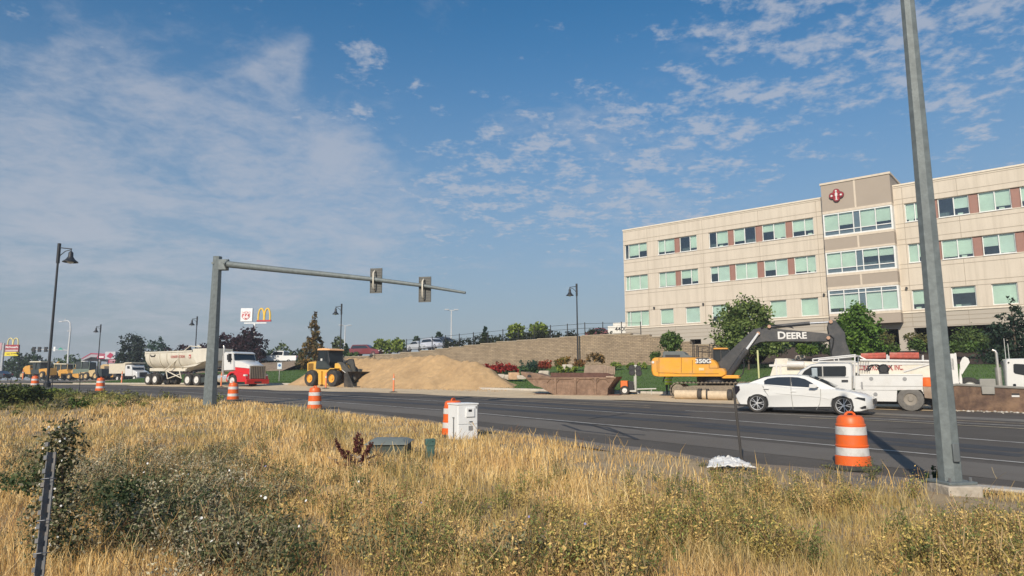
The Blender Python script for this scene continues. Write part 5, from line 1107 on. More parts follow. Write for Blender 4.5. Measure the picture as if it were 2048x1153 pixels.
for i, (q, sc, lb) in enumerate(dr):
    o = D0 if i == 0 else copy_tree(D0); x, y = gp(*q); o.location = (x, y, SLOPE*y+.005); o.rotation_euler.z = rng.uniform(0, 6)*(i > 0); k = (1.04, 1.02, 1.0, .98, 1.0, 1.0)[i]; o.scale = (k, k, k); tag(o, lb, 'traffic drum', 'traffic drums along the near edge of the road')
b = MB(); 
def make_delin():
    T = empty('delineator_post', (0, 0, 0)); MB().lathe([(.055, .04), (.05, .9), (.035, .94), (.035, 1.0)], 14).build('tube', mat('faded_orange_plastic', (.8, .24, .1), .5, var=.1), T, smooth=40)
    MB().lathe([(.06, .72), (.058, .82)], 14).build('reflective_band', DWH, T, smooth=40); bb = MB(); bb.tube([(0.03*math.cos(a), 0, 1.03+.05*math.sin(a)) for a in np.linspace(-1.3, 4.4, 9)], .012, 5); bb.build('grab_loop', mat('faded_orange_plastic', None), T)
    MB().lathe([(.25, 0), (.25, .03), (.09, .06), (.06, .07)], 8).build('rubber_base', RUB, T); return T
K0 = make_delin()
for i, (q, lb) in enumerate([((787, 785.5), 'orange delineator post standing alone before the middle of the sand pile'), ((651.5, 778), 'orange delineator post in front of the loader wheel'), ((442, 775), 'orange delineator post in front of the red tractor fuel tank'), ((243, 769), 'orange delineator post before the distant white dump truck'), ((45, 761), 'orange delineator post at the far left near the dark car')]):
    o = K0 if i == 0 else copy_tree(K0); x, y = gp(*q)
    if i > 2: p = at(q[0], q[1], 75 if i == 3 else 90); o.location = p; o.scale = (1.35, 1.35, 1.35)
    else: o.location = (x, y, SLOPE*y+.01); o.scale = (1.1, 1.1, 1.12)
    tag(o, lb, 'delineator', 'orange delineator posts on the road')

# ------------------------------------------------------------------ poles
def octpole(name, base, h, r0, r1, label, foot=True, z0=0., rot=22.5):
    T = empty(name, base, 0, label, 'pole'); MB().cyl((0, 0, z0), (0, 0, h), r0, r1, 8, ph=R(rot)).build('shaft', GALV, T); return T
x, y, pz_ = at(1902, 969, 10.35); T = octpole('steel_pole', (x, y, pz_), 10.2, .165, .088, 'tall galvanised eight-sided steel pole on a concrete footing at right', rot=32)
MB().cyl((0, 0, 10.2), (0, 0, 10.24), .12, .1, 8, ph=R(32)).build('pole_cap', GALV, T)
MB().box(-.25, .25, -.34, .3, -.7, .02).build('concrete_footing', mat('rough_footing_concrete', (.42, .37, .3), .95, var=.25, scale=6, bump=.5, bscale=12), T, bevel=.02)
MB().box(-.24, .24, -.24, .24, .02, .06, Matrix.Rotation(R(10), 3, 'Z'), (0, 0, 0)).build('base_plate', GALV, T, bevel=.008)
for k in range(4): a = R(55+90*k); MB().cyl((.25*math.cos(a), .25*math.sin(a), .06), (.25*math.cos(a), .25*math.sin(a), .12), .022, n=6).build('anchor_bolt', STEEL, T)
MB().prism([(-.05, .35), (.05, .35), (.05, .62), (-.05, .62)], -.2, -.17).build('hand_hole_cover', mat('darker_galvanised', (.12, .135, .14), .6), T, bevel=.01)
x, y = gp(419, 816); T = octpole('signal_mast', (x, y, SLOPE*y-.1), 7.05, .30, .2, 'galvanised signal mast with a long arm and two unused signal backplates', rot=40)
def mp(px, py, p0, ang): # point on the arm's vertical plane
    a, b = ray(px, py); dx, dy = math.cos(R(ang)), math.sin(R(ang)); s = (p0[0]-a*p0[1])/(a*dy-dx); Y = p0[1]+s*dy; return s*dx, s*dy, EYE+b*Y-(SLOPE*p0[1]-.1)
AA = -14
pa = [mp(px, py, (x, y), AA) for px, py in ((455, 529), (560, 540), (650, 549), (745, 559), (840, 571), (931, 586))]
b = MB(); rr = [.155, .135, .12, .1, .08, .055]
for i in range(5): b.cyl(pa[i], pa[i+1], rr[i], rr[i+1], 12, cap=(i == 4))
b.build('mast_arm', GALV, T, smooth=50)
h0 = Vector(pa[0]); d_ = (Vector(pa[1])-h0).normalized(); b = MB(); b.cyl(h0-d_*.05, h0+d_*.03, .26, n=4, ph=R(45)); b.box(.0, h0.x-.04, -.16, .16, h0.z-.26, h0.z+.24); b.build('arm_flange', GALV, T, bevel=.02)
MB().cyl((0, 0, 7.05), (0, 0, 7.09), .21, .2, 8, ph=R(40)).build('mast_cap', GALV, T); MB().lathe([(.06, 0), (.06, .04)], 10, (-.13, -.2, 6.75), 'y').build('hand_hole', GALV, T)
BKP = mat('grey_brown_backplate', (.12, .12, .11), .7, var=.15, scale=10)
for (cx_, cy_), hh in (((750, 561), 1.02), ((848, 578.5), .98)):
    q = Vector(mp(cx_, cy_, (x, y), AA)); e_ = empty('signal_backplate', q); e_.parent = T; e_.rotation_euler = (0, 0, R(AA)+R(4))
    bb = MB(); bb.box(-.25, .25, .12, .15, -.55, .55).box(-.27, -.25, .1, .16, -.55, .55).box(.25, .27, .1, .16, -.55, .55)
    for k in range(-4, 5): bb.box(-.25, .25, .105, .12, k*.12-.01, k*.12+.01)
    p_ = bb.build('backplate', BKP, e_); p2 = MB(); p2.tube([(-.0, .16, -.42), (-.03, .02, -.42), (-.03, -.12, -.3), (-.03, -.14, .3), (-.03, .02, .42), (0, .16, .42)], .035, 6); p2.build('mounting_bracket', mat('cream_bracket', (.6, .55, .45), .6), e_, smooth=60)
def street_lamp(px, pyt, pyb, Y, label, side=1, h_=None):
    p = at(px, pyb, Y); t = at(px, pyt, Y); h = t.z-p.z; T = empty('street_lamp', p, 0, label, 'street lamp', 'black bell-shade street lamps')
    MB().lathe([(.2, 0), (.2, .25), (.13, .32), (.1, .4)], 14).build('base', LAMPB, T, smooth=40)
    MB().cyl((0, 0, .3), (0, 0, h), .085, .055, 12).build('post', LAMPB, T, smooth=40)
    k = side*h/8.6; b = MB(); b.cyl((0, 0, h-.22), (.78*k, 0, h-.3), .03, n=8); b.tube([(0, 0, h-1.0), (.12*k, 0, h-.7), (.4*k, 0, h-.45), (.72*k, 0, h-.36)], .028, 6); b.cyl((.75*k, 0, h-.3), (.75*k, 0, h-.5), .03, n=8); b.cyl((0, 0, h-1.2), (0, 0, h+.05), .1, .1, 10); b.build('arm', LAMPB, T, smooth=40)
    kk = abs(k); MB().lathe([(.05, h-.45), (.13*kk, h-.55), (.14*kk, h-.8*1), (.25*kk, h-.98), (.42*kk, h-1.12), (.42*kk, h-1.16), (.3*kk, h-1.16)], 18, (.75*k, 0, 0), cap=False).build('bell_shade', LAMPB, T, smooth=50)
    MB().lathe([(.2*kk, h-1.13), (.12*kk, h-1.22), (.01, h-1.25)], 12, (.75*k, 0, 0)).build('lamp_glass', mat('lamp_lens', None), T, smooth=50); return T
street_lamp(103, 489, 775, 41, 'tall black street lamp with its bell shade to the right, nearest at far left', 1)
T = C.objects['street_lamp']; T.location.x = at(94, 775, 41).x
for px, a_, b_, Y, sd, lb in ((1156, 569, 727, 66.5, -1, 'black street lamp standing before the block wall beside the rusty skip'), (679.5, 609, 742, 76, -1, 'black street lamp behind the yellow wheel loader'), (388, 634, 748, 92, -1, 'black street lamp behind the cream dump trailer'), (194, 650, 752, 104, -1, 'farthest black street lamp, above the yellow machines')): street_lamp(px, a_, b_, Y, lb, sd)
def lot_light(px, pyt, pyb, Y, label):
    p = at(px, pyb, Y); h = at(px, pyt, Y).z-p.z; T = empty('lot_light', p, R(10), label, 'light pole', 'grey twin-head parking lot lights'); G_ = mat('pale_grey_pole', (.55, .56, .56), .5)
    MB().cyl((0, 0, 0), (0, 0, h), .11, .08, 8).build('post', G_, T); b = MB(); b.box(-.5, .5, -.04, .04, h-.05, h+.03); b.build('crossarm', G_, T)
    for s_ in (-1, 1): MB().box(min(s_*.4, s_*1.1), max(s_*.4, s_*1.1), -.2, .2, h+.03, h+.17).build('lamp_head', G_, T, bevel=.04)
lot_light(902.5, 621, 684, 105, 'grey twin-head light pole above the hedge on the block wall'); lot_light(689, 652, 706, 118, 'smaller grey twin-head light pole beside the black street lamp')
lot_light(471, 628, 712, 120, 'grey twin-head light pole beside the tall fuel and arches sign') if False else None

# ------------------------------------------------------------------ near roadside things
fr = Frame(935, 884, -3, (580, 760, 4.876)); T = fr.thing('meter_cabinet', 'white electrical meter cabinet with two doors in the dry grass', 'cabinet'); P = fr.P
q = [P(1590, 590), P(1702, 590), P(1876, 590)]; xl, xm, xr = q[0][0], q[1][0], q[2][0]; zt = P(1800, 236)[1]; zb = 0; CABW = mat('white_cabinet_paint', (.8, .81, .8), .4, var=.02, dirt=(.55, .5, .42), damt=.15)
Tr = R(28); dX = (xr-xm)/1.0
# the cabinet is turned so that its left side shows: local box rotated
T.rotation_euler.z = R(30); w_, d_c = .58, .58
MB().box(-w_/2, w_/2, 0, d_c, -.1, zt-.02).build('housing', CABW, T, bevel=.006)
MB().box(-w_/2-.02, w_/2+.02, -.03, d_c+.02, zt-.02, zt+.02).build('lid', CABW, T, bevel=.006)
zs = zt*.46
for z0, z1 in ((.02, zs-.008), (zs+.008, zt-.03)): MB().box(-w_/2+.02, w_/2-.015, -.018, -.001, z0, z1).build('door', CABW, T, bevel=.004)
MB().box(-.06, .18, -.05, -.018, zt-.33, zt-.1).build('meter_window_frame', CABW, T, bevel=.006); MB().box(.0, .1, -.053, -.05, zt-.20, zt-.14).build('meter_window', BLACK, T)
MB().box(0.04, .13, -.03, -.018, zs+.05, zs+.08).build('door_latch', STEEL, T); MB().box(0.02, .14, -.024, -.018, zs-.16, zs-.04).build('rating_plate', mat('grey_label', (.25, .25, .25), .6), T); MB().box(.22, .29, -.024, -.018, zt-.12, zt-.06).build('small_plate', mat('grey_label', None), T)
b = MB(); b.cyl((-w_/2-.02, .2, .02), (-w_/2-.02, .2, zt*.62), .015, n=6); b.lathe([(.03, 0), (.03, .03)], 8, (-w_/2-.02, .2, zt*.62)); b.build('side_conduit', STEEL, T)
GRN = mat('utility_green', (.06, .13, .11), .55, var=.15, dirt=(.16, .2, .17), dscale=3, damt=.5)
x, y = gp(860, 932); T = empty('utility_marker', (x, y, tz(x, y)-.05), R(20), 'green plastic utility marker post in the dry grass', 'marker'); hh = at(860, 879, y).z-T.location.z
MB().prism([(-.085, 0), (-.085, hh-.01), (-.06, hh), (.06, hh), (.085, hh-.01), (.085, 0)], -.05, .06).build('post_body', GRN, T, bevel=.015); MB().box(-.095, .095, -.06, .07, hh-.13, hh+.01).build('cap', GRN, T, bevel=.012)
MB().box(.03, .05, -.064, -.06, hh-.05, hh-.03).build('screw', BLACK, T)
x, y = gp(770, 925); T = empty('utility_vault', (x, y, tz(x, y)-.19), R(-6), 'low green utility vault with a sloping lid behind the dock plant', 'utility box'); zt = at(770, 880, y).z-T.location.z; wl, wr2 = -.46, .48
MB().box(wl+.04, wr2-.06, -.0, .55, -.1, zt-.07).build('vault_body', mat('dark_vault_green', (.045, .06, .052), .7, var=.2), T, bevel=.02)
b = MB(); b.v = [(wl, -.06, zt-.11), (wr2, -.06, zt-.1), (wr2, .6, zt-.05), (wl, .6, zt-.05), (wl+.12, .1, zt-.015), (wr2-.14, .1, zt-.0), (wr2-.14, .5, zt+.01), (wl+.12, .5, zt+.01)]
b.f = [(3, 2, 1, 0), (4, 5, 6, 7), (0, 1, 5, 4), (1, 2, 6, 5), (2, 3, 7, 6), (3, 0, 4, 7)]; b.build('lid', mat('faded_green_lid', (.17, .19, .175), .6, var=.15), T, bevel=.015)
# leaning rod and crumpled sheet
p0 = at(1484, 920, 13.9); p1 = at(1467, 776, 13.6); p0.z = tz(p0.x, p0.y)-.05; b = MB(); dv = p1-p0; b.cyl((0, 0, 0), dv, .028, .026, 8); o = b.build('leaning_rod', mat('dark_weathered_rod', (.07, .065, .06), .7, var=.3), smooth=40); o.location = p0; tag(o, 'dark leaning metal rod stuck in the verge by the white sheet', 'rod')
x, y = gp(1457, 946); n1, n2 = 26, 16; V = []
for i in range(n1):
    for j in range(n2):
        u, v = i/(n1-1)*2-1, j/(n2-1)*2-1; k = noise.noise(Vector((u*2.2, v*2.2, 3.1))); k2 = noise.noise(Vector((u*5, v*5, 7.7))); ex_ = 1+.18*noise.noise(Vector((u, v, 9)))
        V.append((u*.33*ex_*(1-.3*v)+.07*k, v*.3*ex_*(1+.2*k2)+.06*k, .05+.05*(v+.6)+.05*abs(k)+.06*abs(k2)+.02*max(0, 1-u*u)))
i = np.arange(n1*n2).reshape(n1, n2); o = fast('crumpled_sheet', V, np.stack([i[:-1, :-1], i[1:, :-1], i[1:, 1:], i[:-1, 1:]], -1).reshape(-1, 4), mat('white_sandbag_cloth', (.74, .74, .72), .75, var=.1, scale=5, bump=.3, bscale=14, dirt=(.4, .33, .25), dscale=6, damt=.5), smooth=True); o.location = (x, y, tz(x, y)+.04); o.rotation_euler.z = R(-8)
m_ = o.modifiers.new('solid', 'SOLIDIFY'); m_.thickness = .02; tag(o, 'crumpled white plastic sheet lying on the verge', 'plastic sheet')
# fence post with wire (foreground left)
p0 = at(80, 1160, 4.6); p1 = at(106, 905, 4.75); T = empty('fence_post', p0, R(-15), 'weathered grey steel T-post with wire ties in the left foreground', 'fence post'); d_ = T.rotation_euler.to_matrix().inverted() @ (p1-p0)
GP_ = mat('weathered_post', (.16, .17, .18), .8, .3, var=.45, scale=9, dirt=(.3, .24, .18), dscale=12, damt=.6); b = MB(); L_ = d_.length; up = d_.normalized(); rt = Vector((0, 0, 1)).rotation_difference(up).to_matrix()
b.box(-.03, .03, -.004, .004, -.6, L_, rt).box(-.004, .004, -.045, -.004, -.6, L_, rt).build('post', GP_, T)
for k in range(10): MB().box(-.014, .014, -.056, -.044, .05+k*.09, .08+k*.09, rt).build('stud', GP_, T)
b = MB()
for k in (.2, .45, .78): b.tube([rt @ Vector((.045*math.cos(a), .045*math.sin(a)-.012, L_*k)) for a in np.linspace(0, 6.6, 14)], .0035, 4)
b.build('wire_tie', STEEL, T)
# ------------------------------------------------------------------ sand pile
def sandpile():
    tc_ = 41.2; cones = []
    for px, py, dt in ((600, 757, -1.5), (640, 733, -.6), (690, 718, 0), (735, 715, .3), (775, 717, .4), (815, 714, .1), (852, 709.5, 0), (885, 711, 0), (920, 721, .1), (952, 722, 0), (975, 738, -.2), (1005, 760, -.8), (1025, 773, -1.2)):
        a, _ = ray(px, py); t = tc_+dt; Y = t/(sa*a+ca); cones.append((a*Y, Y, at(px, py, Y).z))
    s0, s1 = st(*gp(545, 772))[0], st(*gp(1065, 784))[0]; nu, nv = 300, 110
    u, v = np.meshgrid(np.linspace(0, 1, nu), np.linspace(0, 1, nv), indexing='ij'); s = s0+(s1-s0)*u; t = 35.2+13.5*v; x, y = xy(s, t); z0 = terrain(x, y)
    h = np.full_like(x, -9.)
    C0 = np.array([(c[0]+(d[0]-c[0])*k/4, c[1]+(d[1]-c[1])*k/4, c[2]+(d[2]-c[2])*k/4) for c, d in zip(cones[:-1], cones[1:]) for k in range(4)]+[cones[-1]])
    wob = np.array([[noise.noise(Vector((a*.5, b*.5, 2.)))*.35+noise.noise(Vector((a*1.6, b*1.6, 5.)))*.12 for a, b in zip(r1, r2)] for r1, r2 in zip(x, y)])
    for cx, cy, cz in C0:
        d = np.hypot(x-cx, y-cy); h = np.maximum(h, cz+.05-.63*np.sqrt(d*d+.03)*(1+wob*.45))
    rill = np.array([[noise.noise(Vector((a*2.2, b*.45, 3.))) for a, b in zip(r1, r2)] for r1, r2 in zip(s, t)])
    fine = np.array([[noise.noise(Vector((a*3.5, b*3.5, 8.)))+.6*abs(noise.noise(Vector((a*7, b*7, 4.)))) for a, b in zip(r1, r2)] for r1, r2 in zip(x, y)])
    hh = h-z0; k = np.clip(hh/1.2, 0, 1); h = h+rill*.17*k+wob*.2*k+fine*.07*k
    hh = h-z0; z = z0+np.where(hh > 0, hh, np.maximum(hh*.25, -.2)); i = np.arange(nu*nv).reshape(nu, nv)
    # gentle apron at the toe
    m = mat('tan_sand', (.50, .33, .165), .95, var=.14, scale=3.5, bump=.9, bscale=12, dirt=(.36, .235, .12), dscale=.6, damt=.8)
    o = fast('sand_pile', np.stack([x, y, z], -1).reshape(-1, 3), np.stack([i[:-1, :-1], i[1:, :-1], i[1:, 1:], i[:-1, 1:]], -1).reshape(-1, 4), m, smooth=True); tag(o, 'long heap of tan sand beside the road behind the yellow loader', 'sand pile')
sandpile()
bm_ = MB(); r = np.random.default_rng(12)
for k in range(420):
    px = r.uniform(575, 1050); u = r.uniform(); py = 771+(px-575)*.027-u*u*28; a_, Y = gp(px, 780 if u < .5 else 776); x = a_; t_ = 37.2+r.exponential(1.1)*(1 if u > .35 else .3)-.6; s_, _ = st(x, Y); x, y = xy(s_, min(t_, 38.6)); q = r.uniform(.015, .06); z = tz(x, y)
    rot = Matrix.Rotation(r.uniform(0, 3), 3, (r.uniform(), r.uniform(), 1)); bm_.box(x-q, x+q, y-q*.8, y+q*.8, z-q*.3, z+q, rot, (x, y, z))
struct(bm_.build('spilled_clods', mat('tan_sand', None), bevel=.008), 'stuff')

# ------------------------------------------------------------------ distant machines at left
CB = (0, 600, 5.767); FY = mat('far_machine_yellow', (.66, .33, .05), .6, var=.15, dirt=(.4, .28, .15), damt=.5); FT = mat('dusty_tan_yellow', (.55, .4, .2), .7, var=.15)
def farframe(px, py, ang, Y): f = Frame(0, 0, ang, CB); f.o = at(px, py, Y); return f
def fcab(T, prof, y0, y1, m):
    cxx = sum(p[0] for p in prof)/len(prof); MB().prism([((x-cxx)*.86+cxx, z) for x, z in prof], y0+.12, y1-.12).build('cab', mat('far_cab_glass', (.05, .06, .06), .5, spec=.3), T); b = MB()
    xs = sorted(p[0] for p in prof); zs = sorted(p[1] for p in prof)
    for y in (y0, y1):
        for x in (xs[0], (xs[0]+xs[-1])/2, xs[-1]): b.box(x-.06, x+.06, y-.05, y+.05, zs[0], zs[-1])
        b.box(xs[0], xs[-1], y-.06, y+.06, zs[0], zs[0]+(zs[-1]-zs[0])*.38)
    b.build('cab_frame', m, T)
def fwheel(T, c, r, w=.4, rim=None): return wheel(T, c, r, w, rim or FT, .55, n=16)
# loader far left
fr = farframe(64, 758, -25, 118); T = fr.thing('wheel_loader', 'distant yellow loader with a cream canopy, left of the tall black lamp', 'loader', 'far row of parked yellow machines'); P = fr.P
MB().prism(fr.PP((248, 855), (250, 790), (275, 765), (325, 755), (335, 860)), .2, 2.2).build('engine_hood', FY, T, bevel=.05); fcab(T, fr.PP((335, 855), (332, 725), (425, 725), (430, 855)), .4, 2., mat('dark_grey_body', None))
MB().prism(fr.PP((328, 722), (330, 708), (460, 708), (460, 720)), .2, 2.3).build('cab_roof', mat('cream_canopy', (.6, .55, .42), .7), T); MB().prism(fr.PP((425, 800), (520, 790), (520, 870), (480, 878), (430, 860)), .3, 2.).build('front_frame', FY, T, bevel=.05)
for q in (250, 480): x, z = P(q, 880); fwheel(T, (x, -.1, .65), .65); fwheel(T, (x, 2.0, .65), .65)
# backhoe
fr = farframe(114, 759, -25, 124); T = fr.thing('backhoe', 'distant yellow backhoe with raised rear arm, right of the tall black lamp', 'backhoe', 'far row of parked yellow machines'); P = fr.P
fcab(T, fr.PP((610, 870), (605, 745), (735, 745), (745, 870)), .4, 1.9, FT); MB().prism(fr.PP((600, 745), (600, 732), (745, 735), (745, 746)), .3, 2.).build('cab_roof', mat('cream_canopy', None), T)
MB().prism(fr.PP((650, 880), (655, 810), (745, 800), (770, 850), (740, 890)), .3, 1.9).build('engine_hood', FY, T, bevel=.04); b = MB(); seg(b, fr, 1.2, (560, 880), (590, 720), .16); seg(b, fr, 1.2, (590, 720), (605, 715), .12); seg(b, fr, 1.2, (560, 830), (610, 830), .2); b.build('backhoe_arm', FY, T)
for q, r in ((575, .5), (635, .55), (730, .4)): x, z = P(q, 880); fwheel(T, (x, -.1, r), r); fwheel(T, (x, 1.9, r), r)
MB().prism(fr.PP((690, 885), (765, 880), (760, 920), (690, 920)), .2, 2.).build('front_bucket', BLACK, T)
# roller / articulated loader with green glass cab
fr = farframe(165, 760.5, -22, 120); T = fr.thing('articulated_loader', 'distant dusty yellow articulated loader with a glass cab in the row', 'loader', 'far row of parked yellow machines'); P = fr.P
fcab(T, fr.PP((840, 850), (835, 715), (925, 712), (1000, 720), (1005, 850)), .3, 2.1, mat('green_grey_cab', (.16, .2, .16), .6)); MB().prism(fr.PP((885, 712), (888, 704), (925, 704), (930, 712)), .8, 1.4).build('beacon', WHITE, T)
MB().prism(fr.PP((815, 880), (818, 855), (890, 850), (895, 905), (850, 900)), .2, 2.2).build('front_frame', FY, T, bevel=.04); MB().prism(fr.PP((1005, 880), (1008, 815), (1080, 805), (1085, 860), (1040, 890)), .2, 2.2).build('engine_hood', FT, T, bevel=.05)
MB().prism(fr.PP((900, 900), (905, 840), (1000, 830), (1000, 900)), .2, 2.2).build('chassis', FT, T); MB().prism(fr.PP((1080, 800), (1160, 795), (1160, 880), (1090, 880)), .2, 2.2).build('rear_body', mat('dark_grey_body', None), T); MB().prism(fr.PP((780, 830), (830, 780), (835, 795), (800, 850)), .5, .9).build('lift_arm', FY, T)
for q, r in ((795, .62), (940, .62), (990, .7), (1100, .7)): x, z = P(q, 880); fwheel(T, (x, -.1, r), r, .45); fwheel(T, (x, 2.0, r), r, .45)
# big loader seen from the grille end
fr = farframe(216, 762, -8, 124); T = fr.thing('earthmover', 'distant tan earthmover showing its grey grille beside the white dump truck', 'earthmover', 'far row of parked yellow machines'); P = fr.P
MB().prism(fr.PP((1155, 880), (1155, 760), (1185, 742), (1335, 750), (1345, 880)), 0, 3., None, [(0, .08), (.04, 0), (1, 0)]).build('body', FT, T, smooth=35); MB().prism(fr.PP((1205, 865), (1207, 765), (1330, 768), (1330, 865)), -.08, .02).build('grille', mat('brown_grille', (.09, .075, .06), .7), T)
MB().prism(fr.PP((1158, 900), (1160, 870), (1360, 870), (1362, 890)), -.3, .2).build('bumper', FY, T); MB().prism(fr.PP((1240, 935), (1240, 890), (1440, 890), (1440, 935)), 0, 2.5).build('axle_housing', BLACK, T)
for q in (1190, 1345): x, z = P(q, 900); MB().lathe([(.75, 0), (.8, .05), (.8, .55), (.75, .6)], 18, (x-.3, .2, .8), 'x').build('wheel', TYRE, T, smooth=40)
MB().prism(fr.PP((1335, 860), (1335, 790), (1410, 790), (1410, 855)), .8, 2.).build('rear_box', mat('dark_grey_body', None), T)
# white dump truck
fr = farframe(266, 763, -30, 112); T = fr.thing('dump_truck', 'distant white dump truck facing the road behind the cream trailer', 'truck'); P = fr.P
MB().prism(fr.PP((1440, 880), (1440, 770), (1460, 750), (1510, 750), (1520, 810), (1520, 880)), 0, 2.3).build('cab', CARW, T, bevel=.05); wq = fr.PP((1508, 755), (1520, 810)); MB().quad((wq[0][0]+.04, .15, wq[0][1]), (wq[0][0]+.04, 2.15, wq[0][1]), (wq[1][0]+.04, 2.15, wq[1][1]), (wq[1][0]+.04, .15, wq[1][1])).build('windscreen', GLASS, T); MB().prism(fr.PP((1468, 795), (1468, 765), (1495, 765), (1498, 795)), -.02, .02).build('side_window', GLASS, T)
MB().prism(fr.PP((1520, 890), (1520, 808), (1570, 830), (1575, 900)), .1, 2.2).build('hood', CARW, T, bevel=.08); x, z = P(1575, 860); MB().box(x, x+.06, .5, 1.8, z-.45, z+.35).build('grille', BLACK, T); MB().box(x-.1, x+.2, 0, 2.3, z-.85, z-.5).build('bumper', STEEL, T)
bq = fr.PP((1415, 850), (1415, 735), (1450, 722), (1520, 722), (1520, 732), (1450, 735), (1440, 850)); MB().prism([(bq[0][0]-4, bq[0][1]), (bq[1][0]-4, bq[1][1]), bq[1], bq[2], bq[3], bq[4], bq[5], bq[6]], -.05, 2.4).build('dump_bed', mat('pale_tan_bed', (.6, .54, .42), .7), T)
for q in (1545, 1400, 1350): x, z = P(q, 900); fwheel(T, (x, 0, .5), .5, .35, WHITE); fwheel(T, (x, 1.95, .5), .5, .35, WHITE)
MB().box(P(1330, 900)[0], P(1560, 900)[0], .6, 1.7, .6, .85).build('chassis', BLACK, T)

# ------------------------------------------------------------------ ordinary cars far off
def car(px, py, Y, ang, L_, h, label, col, kind='suv', cat='car', group=None, z=None):
    p = at(px, py, Y); T = empty('pickup_truck' if kind == 'pickup' else 'parked_car', p, R(ang), label, cat, group); m = mat('car_'+col[0], col[1], .3, coat=.6, var=.03); w = 1.85; r = .34
    wb = L_*.3
    prof = {'suv': [(-.5, .25), (-.5, .55), (-.49, .62), (-.43, .97), (-.38, 1.0), (.05, 1.0), (.2, .66), (.46, .55), (.5, .3), (.49, .2), (-.49, .18)],
            'sedan': [(-.5, .3), (-.49, .62), (-.33, .68), (-.2, .98), (.05, 1.), (.22, .68), (.46, .58), (.5, .35), (.49, .2), (-.49, .2)],
            'pickup': [(-.5, .35), (-.5, .62), (-.16, .62), (-.15, .98), (-.12, 1.0), (.1, 1.), (.2, .66), (.47, .58), (.5, .35), (.49, .25), (-.49, .25)]}[kind]
    def f(x, y, z_):
        u = y/w*2-1; k = max(0, z_/h-.62)/.38; return (x, w/2*(1+u*(1-.2*k)), z_)
    MB().prism([(a*L_, b_*h) for a, b_ in prof], 0, w, f, [(0, .04), (.04, 0), (.5, 0), (.96, 0), (1, .04)]).build('body', m, T, smooth=35)
    gl = {'suv': [(-.44, .66), (-.41, .92), (.03, .92), (.15, .67)], 'sedan': [(-.3, .69), (-.19, .92), (.04, .92), (.17, .69)], 'pickup': [(-.13, .66), (-.13, .92), (.09, .92), (.17, .67)]}[kind]
    for y0 in (-.02, w-.02):
        b = MB(); vs = [f(a*L_, (0 if y0 < 1 else w), b_*h) for a, b_ in gl]; o_ = -.015 if y0 < 1 else .015
        b.v = [(x, y+o_, z_) for x, y, z_ in vs]+[(x, y-o_, z_) for x, y, z_ in vs]; b.f = [(0, 1, 2, 3), (7, 6, 5, 4)]+[(i, (i+1) % 4, 4+(i+1) % 4, 4+i) for i in range(4)]; b.build('side_window', GLASS, T)
    x0, x1 = {'suv': (-.432*L_, -.485*L_), 'sedan': (-.205*L_, -.325*L_), 'pickup': (-.155*L_, -.158*L_)}[kind]
    MB().quad((x0-.03, .25, h*.93), (x0-.03, w-.25, h*.93), (x1-.03, w-.15, h*.66), (x1-.03, .15, h*.66)).build('rear_window', GLASS, T); MB().quad((.075*L_, .25, h*.94), (.075*L_, w-.25, h*.94), (.205*L_, w-.15, h*.68), (.205*L_, .15, h*.68)).build('windscreen', GLASS, T)
    for s_ in (-1, 1):
        for y0 in (-.01, w-.21): wheel(T, (s_*wb, y0, r), r, .22, STEEL, .62, n=16)
    for y0 in (.03, w-.28): MB().box(-.5*L_-.02, -.5*L_+.05, y0, y0+.25, h*.5, h*.6).build('tail_light', mat('red_lens', (.5, .02, .02), .3), T); MB().box(.47*L_, .5*L_+.01, y0, y0+.25, h*.42, h*.5).build('headlight', mat('lamp_lens', None), T)
    return T
car(560, 728, 100, 172, 5.9, 1.95, 'white pickup truck on the raised lot behind the lawn', ('white', (.75, .75, .73)), 'pickup', 'pickup')
C.objects['pickup_truck'].location = at(566, 729, 100)
car(728, 712.5, 96, -12, 4.6, 1.65, 'dark red SUV parked on the lot above the sand pile', ('dark_red', (.16, .012, .018)), 'suv')
car(788, 708, 104, -10, 4.4, 1.25, 'low black car roof beyond the dark red SUV', ('black', (.02, .02, .022)), 'sedan')
car(829, 702, 98, -50, 4.6, 1.45, 'silver car at the left of the pair above the block wall', ('silver', (.5, .52, .55)), 'sedan'); car(858, 699, 96, -50, 4.7, 1.6, 'pale grey SUV at the right of the pair above the block wall', ('pale_grey', (.52, .54, .6)), 'suv'); car(880, 697, 103, -50, 4.7, 1.75, 'dark blue SUV half hidden by the hedge above the block wall', ('dark_blue', (.03, .04, .06)), 'suv')
car(1203, 677, 92, -20, 4.6, 1.45, 'dark red car roof behind the rail fence left of the number wall', ('dark_red', None), 'sedan')
car(8, 758, 128, 160, 5.2, 1.5, 'dark sedan crossing at the far left edge', ('charcoal', (.03, .035, .045)), 'sedan')

# ------------------------------------------------------------------ signs
SR = mat('sign_red', (.5, .025, .03), .5); SY = mat('arch_yellow', (.85, .55, .06), .45); SW = mat('sign_white', (.82, .82, .8), .5)
def arches(par, cx, z0, w, h, y=0., m=SY, th=.1, r_=.13):
    b = MB(); hw = w/4
    for s_ in (-1, 1):
        pts = [(cx+s_*hw+hw*.92*math.cos(a)*(1.0 if math.sin(a) > .0 else 1), h*max(0, math.sin(a))**.62) for a in np.linspace(0, math.pi, 22)]
        for (xa, za), (xb, zb) in zip(pts[:-1], pts[1:]): b.cyl((xa, y, z0+za), (xb, y, z0+zb), r_, n=8)
    return b.build('arches', m, par, smooth=60)
p = at(512, 745, 160); T = empty('pylon_sign', p, R(-4), 'tall pylon carrying the 66 shield panel and the yellow arches', 'sign'); k = 160/F
def q_(px, py): v = at(px, py, 160)-p; return v.x, v.z
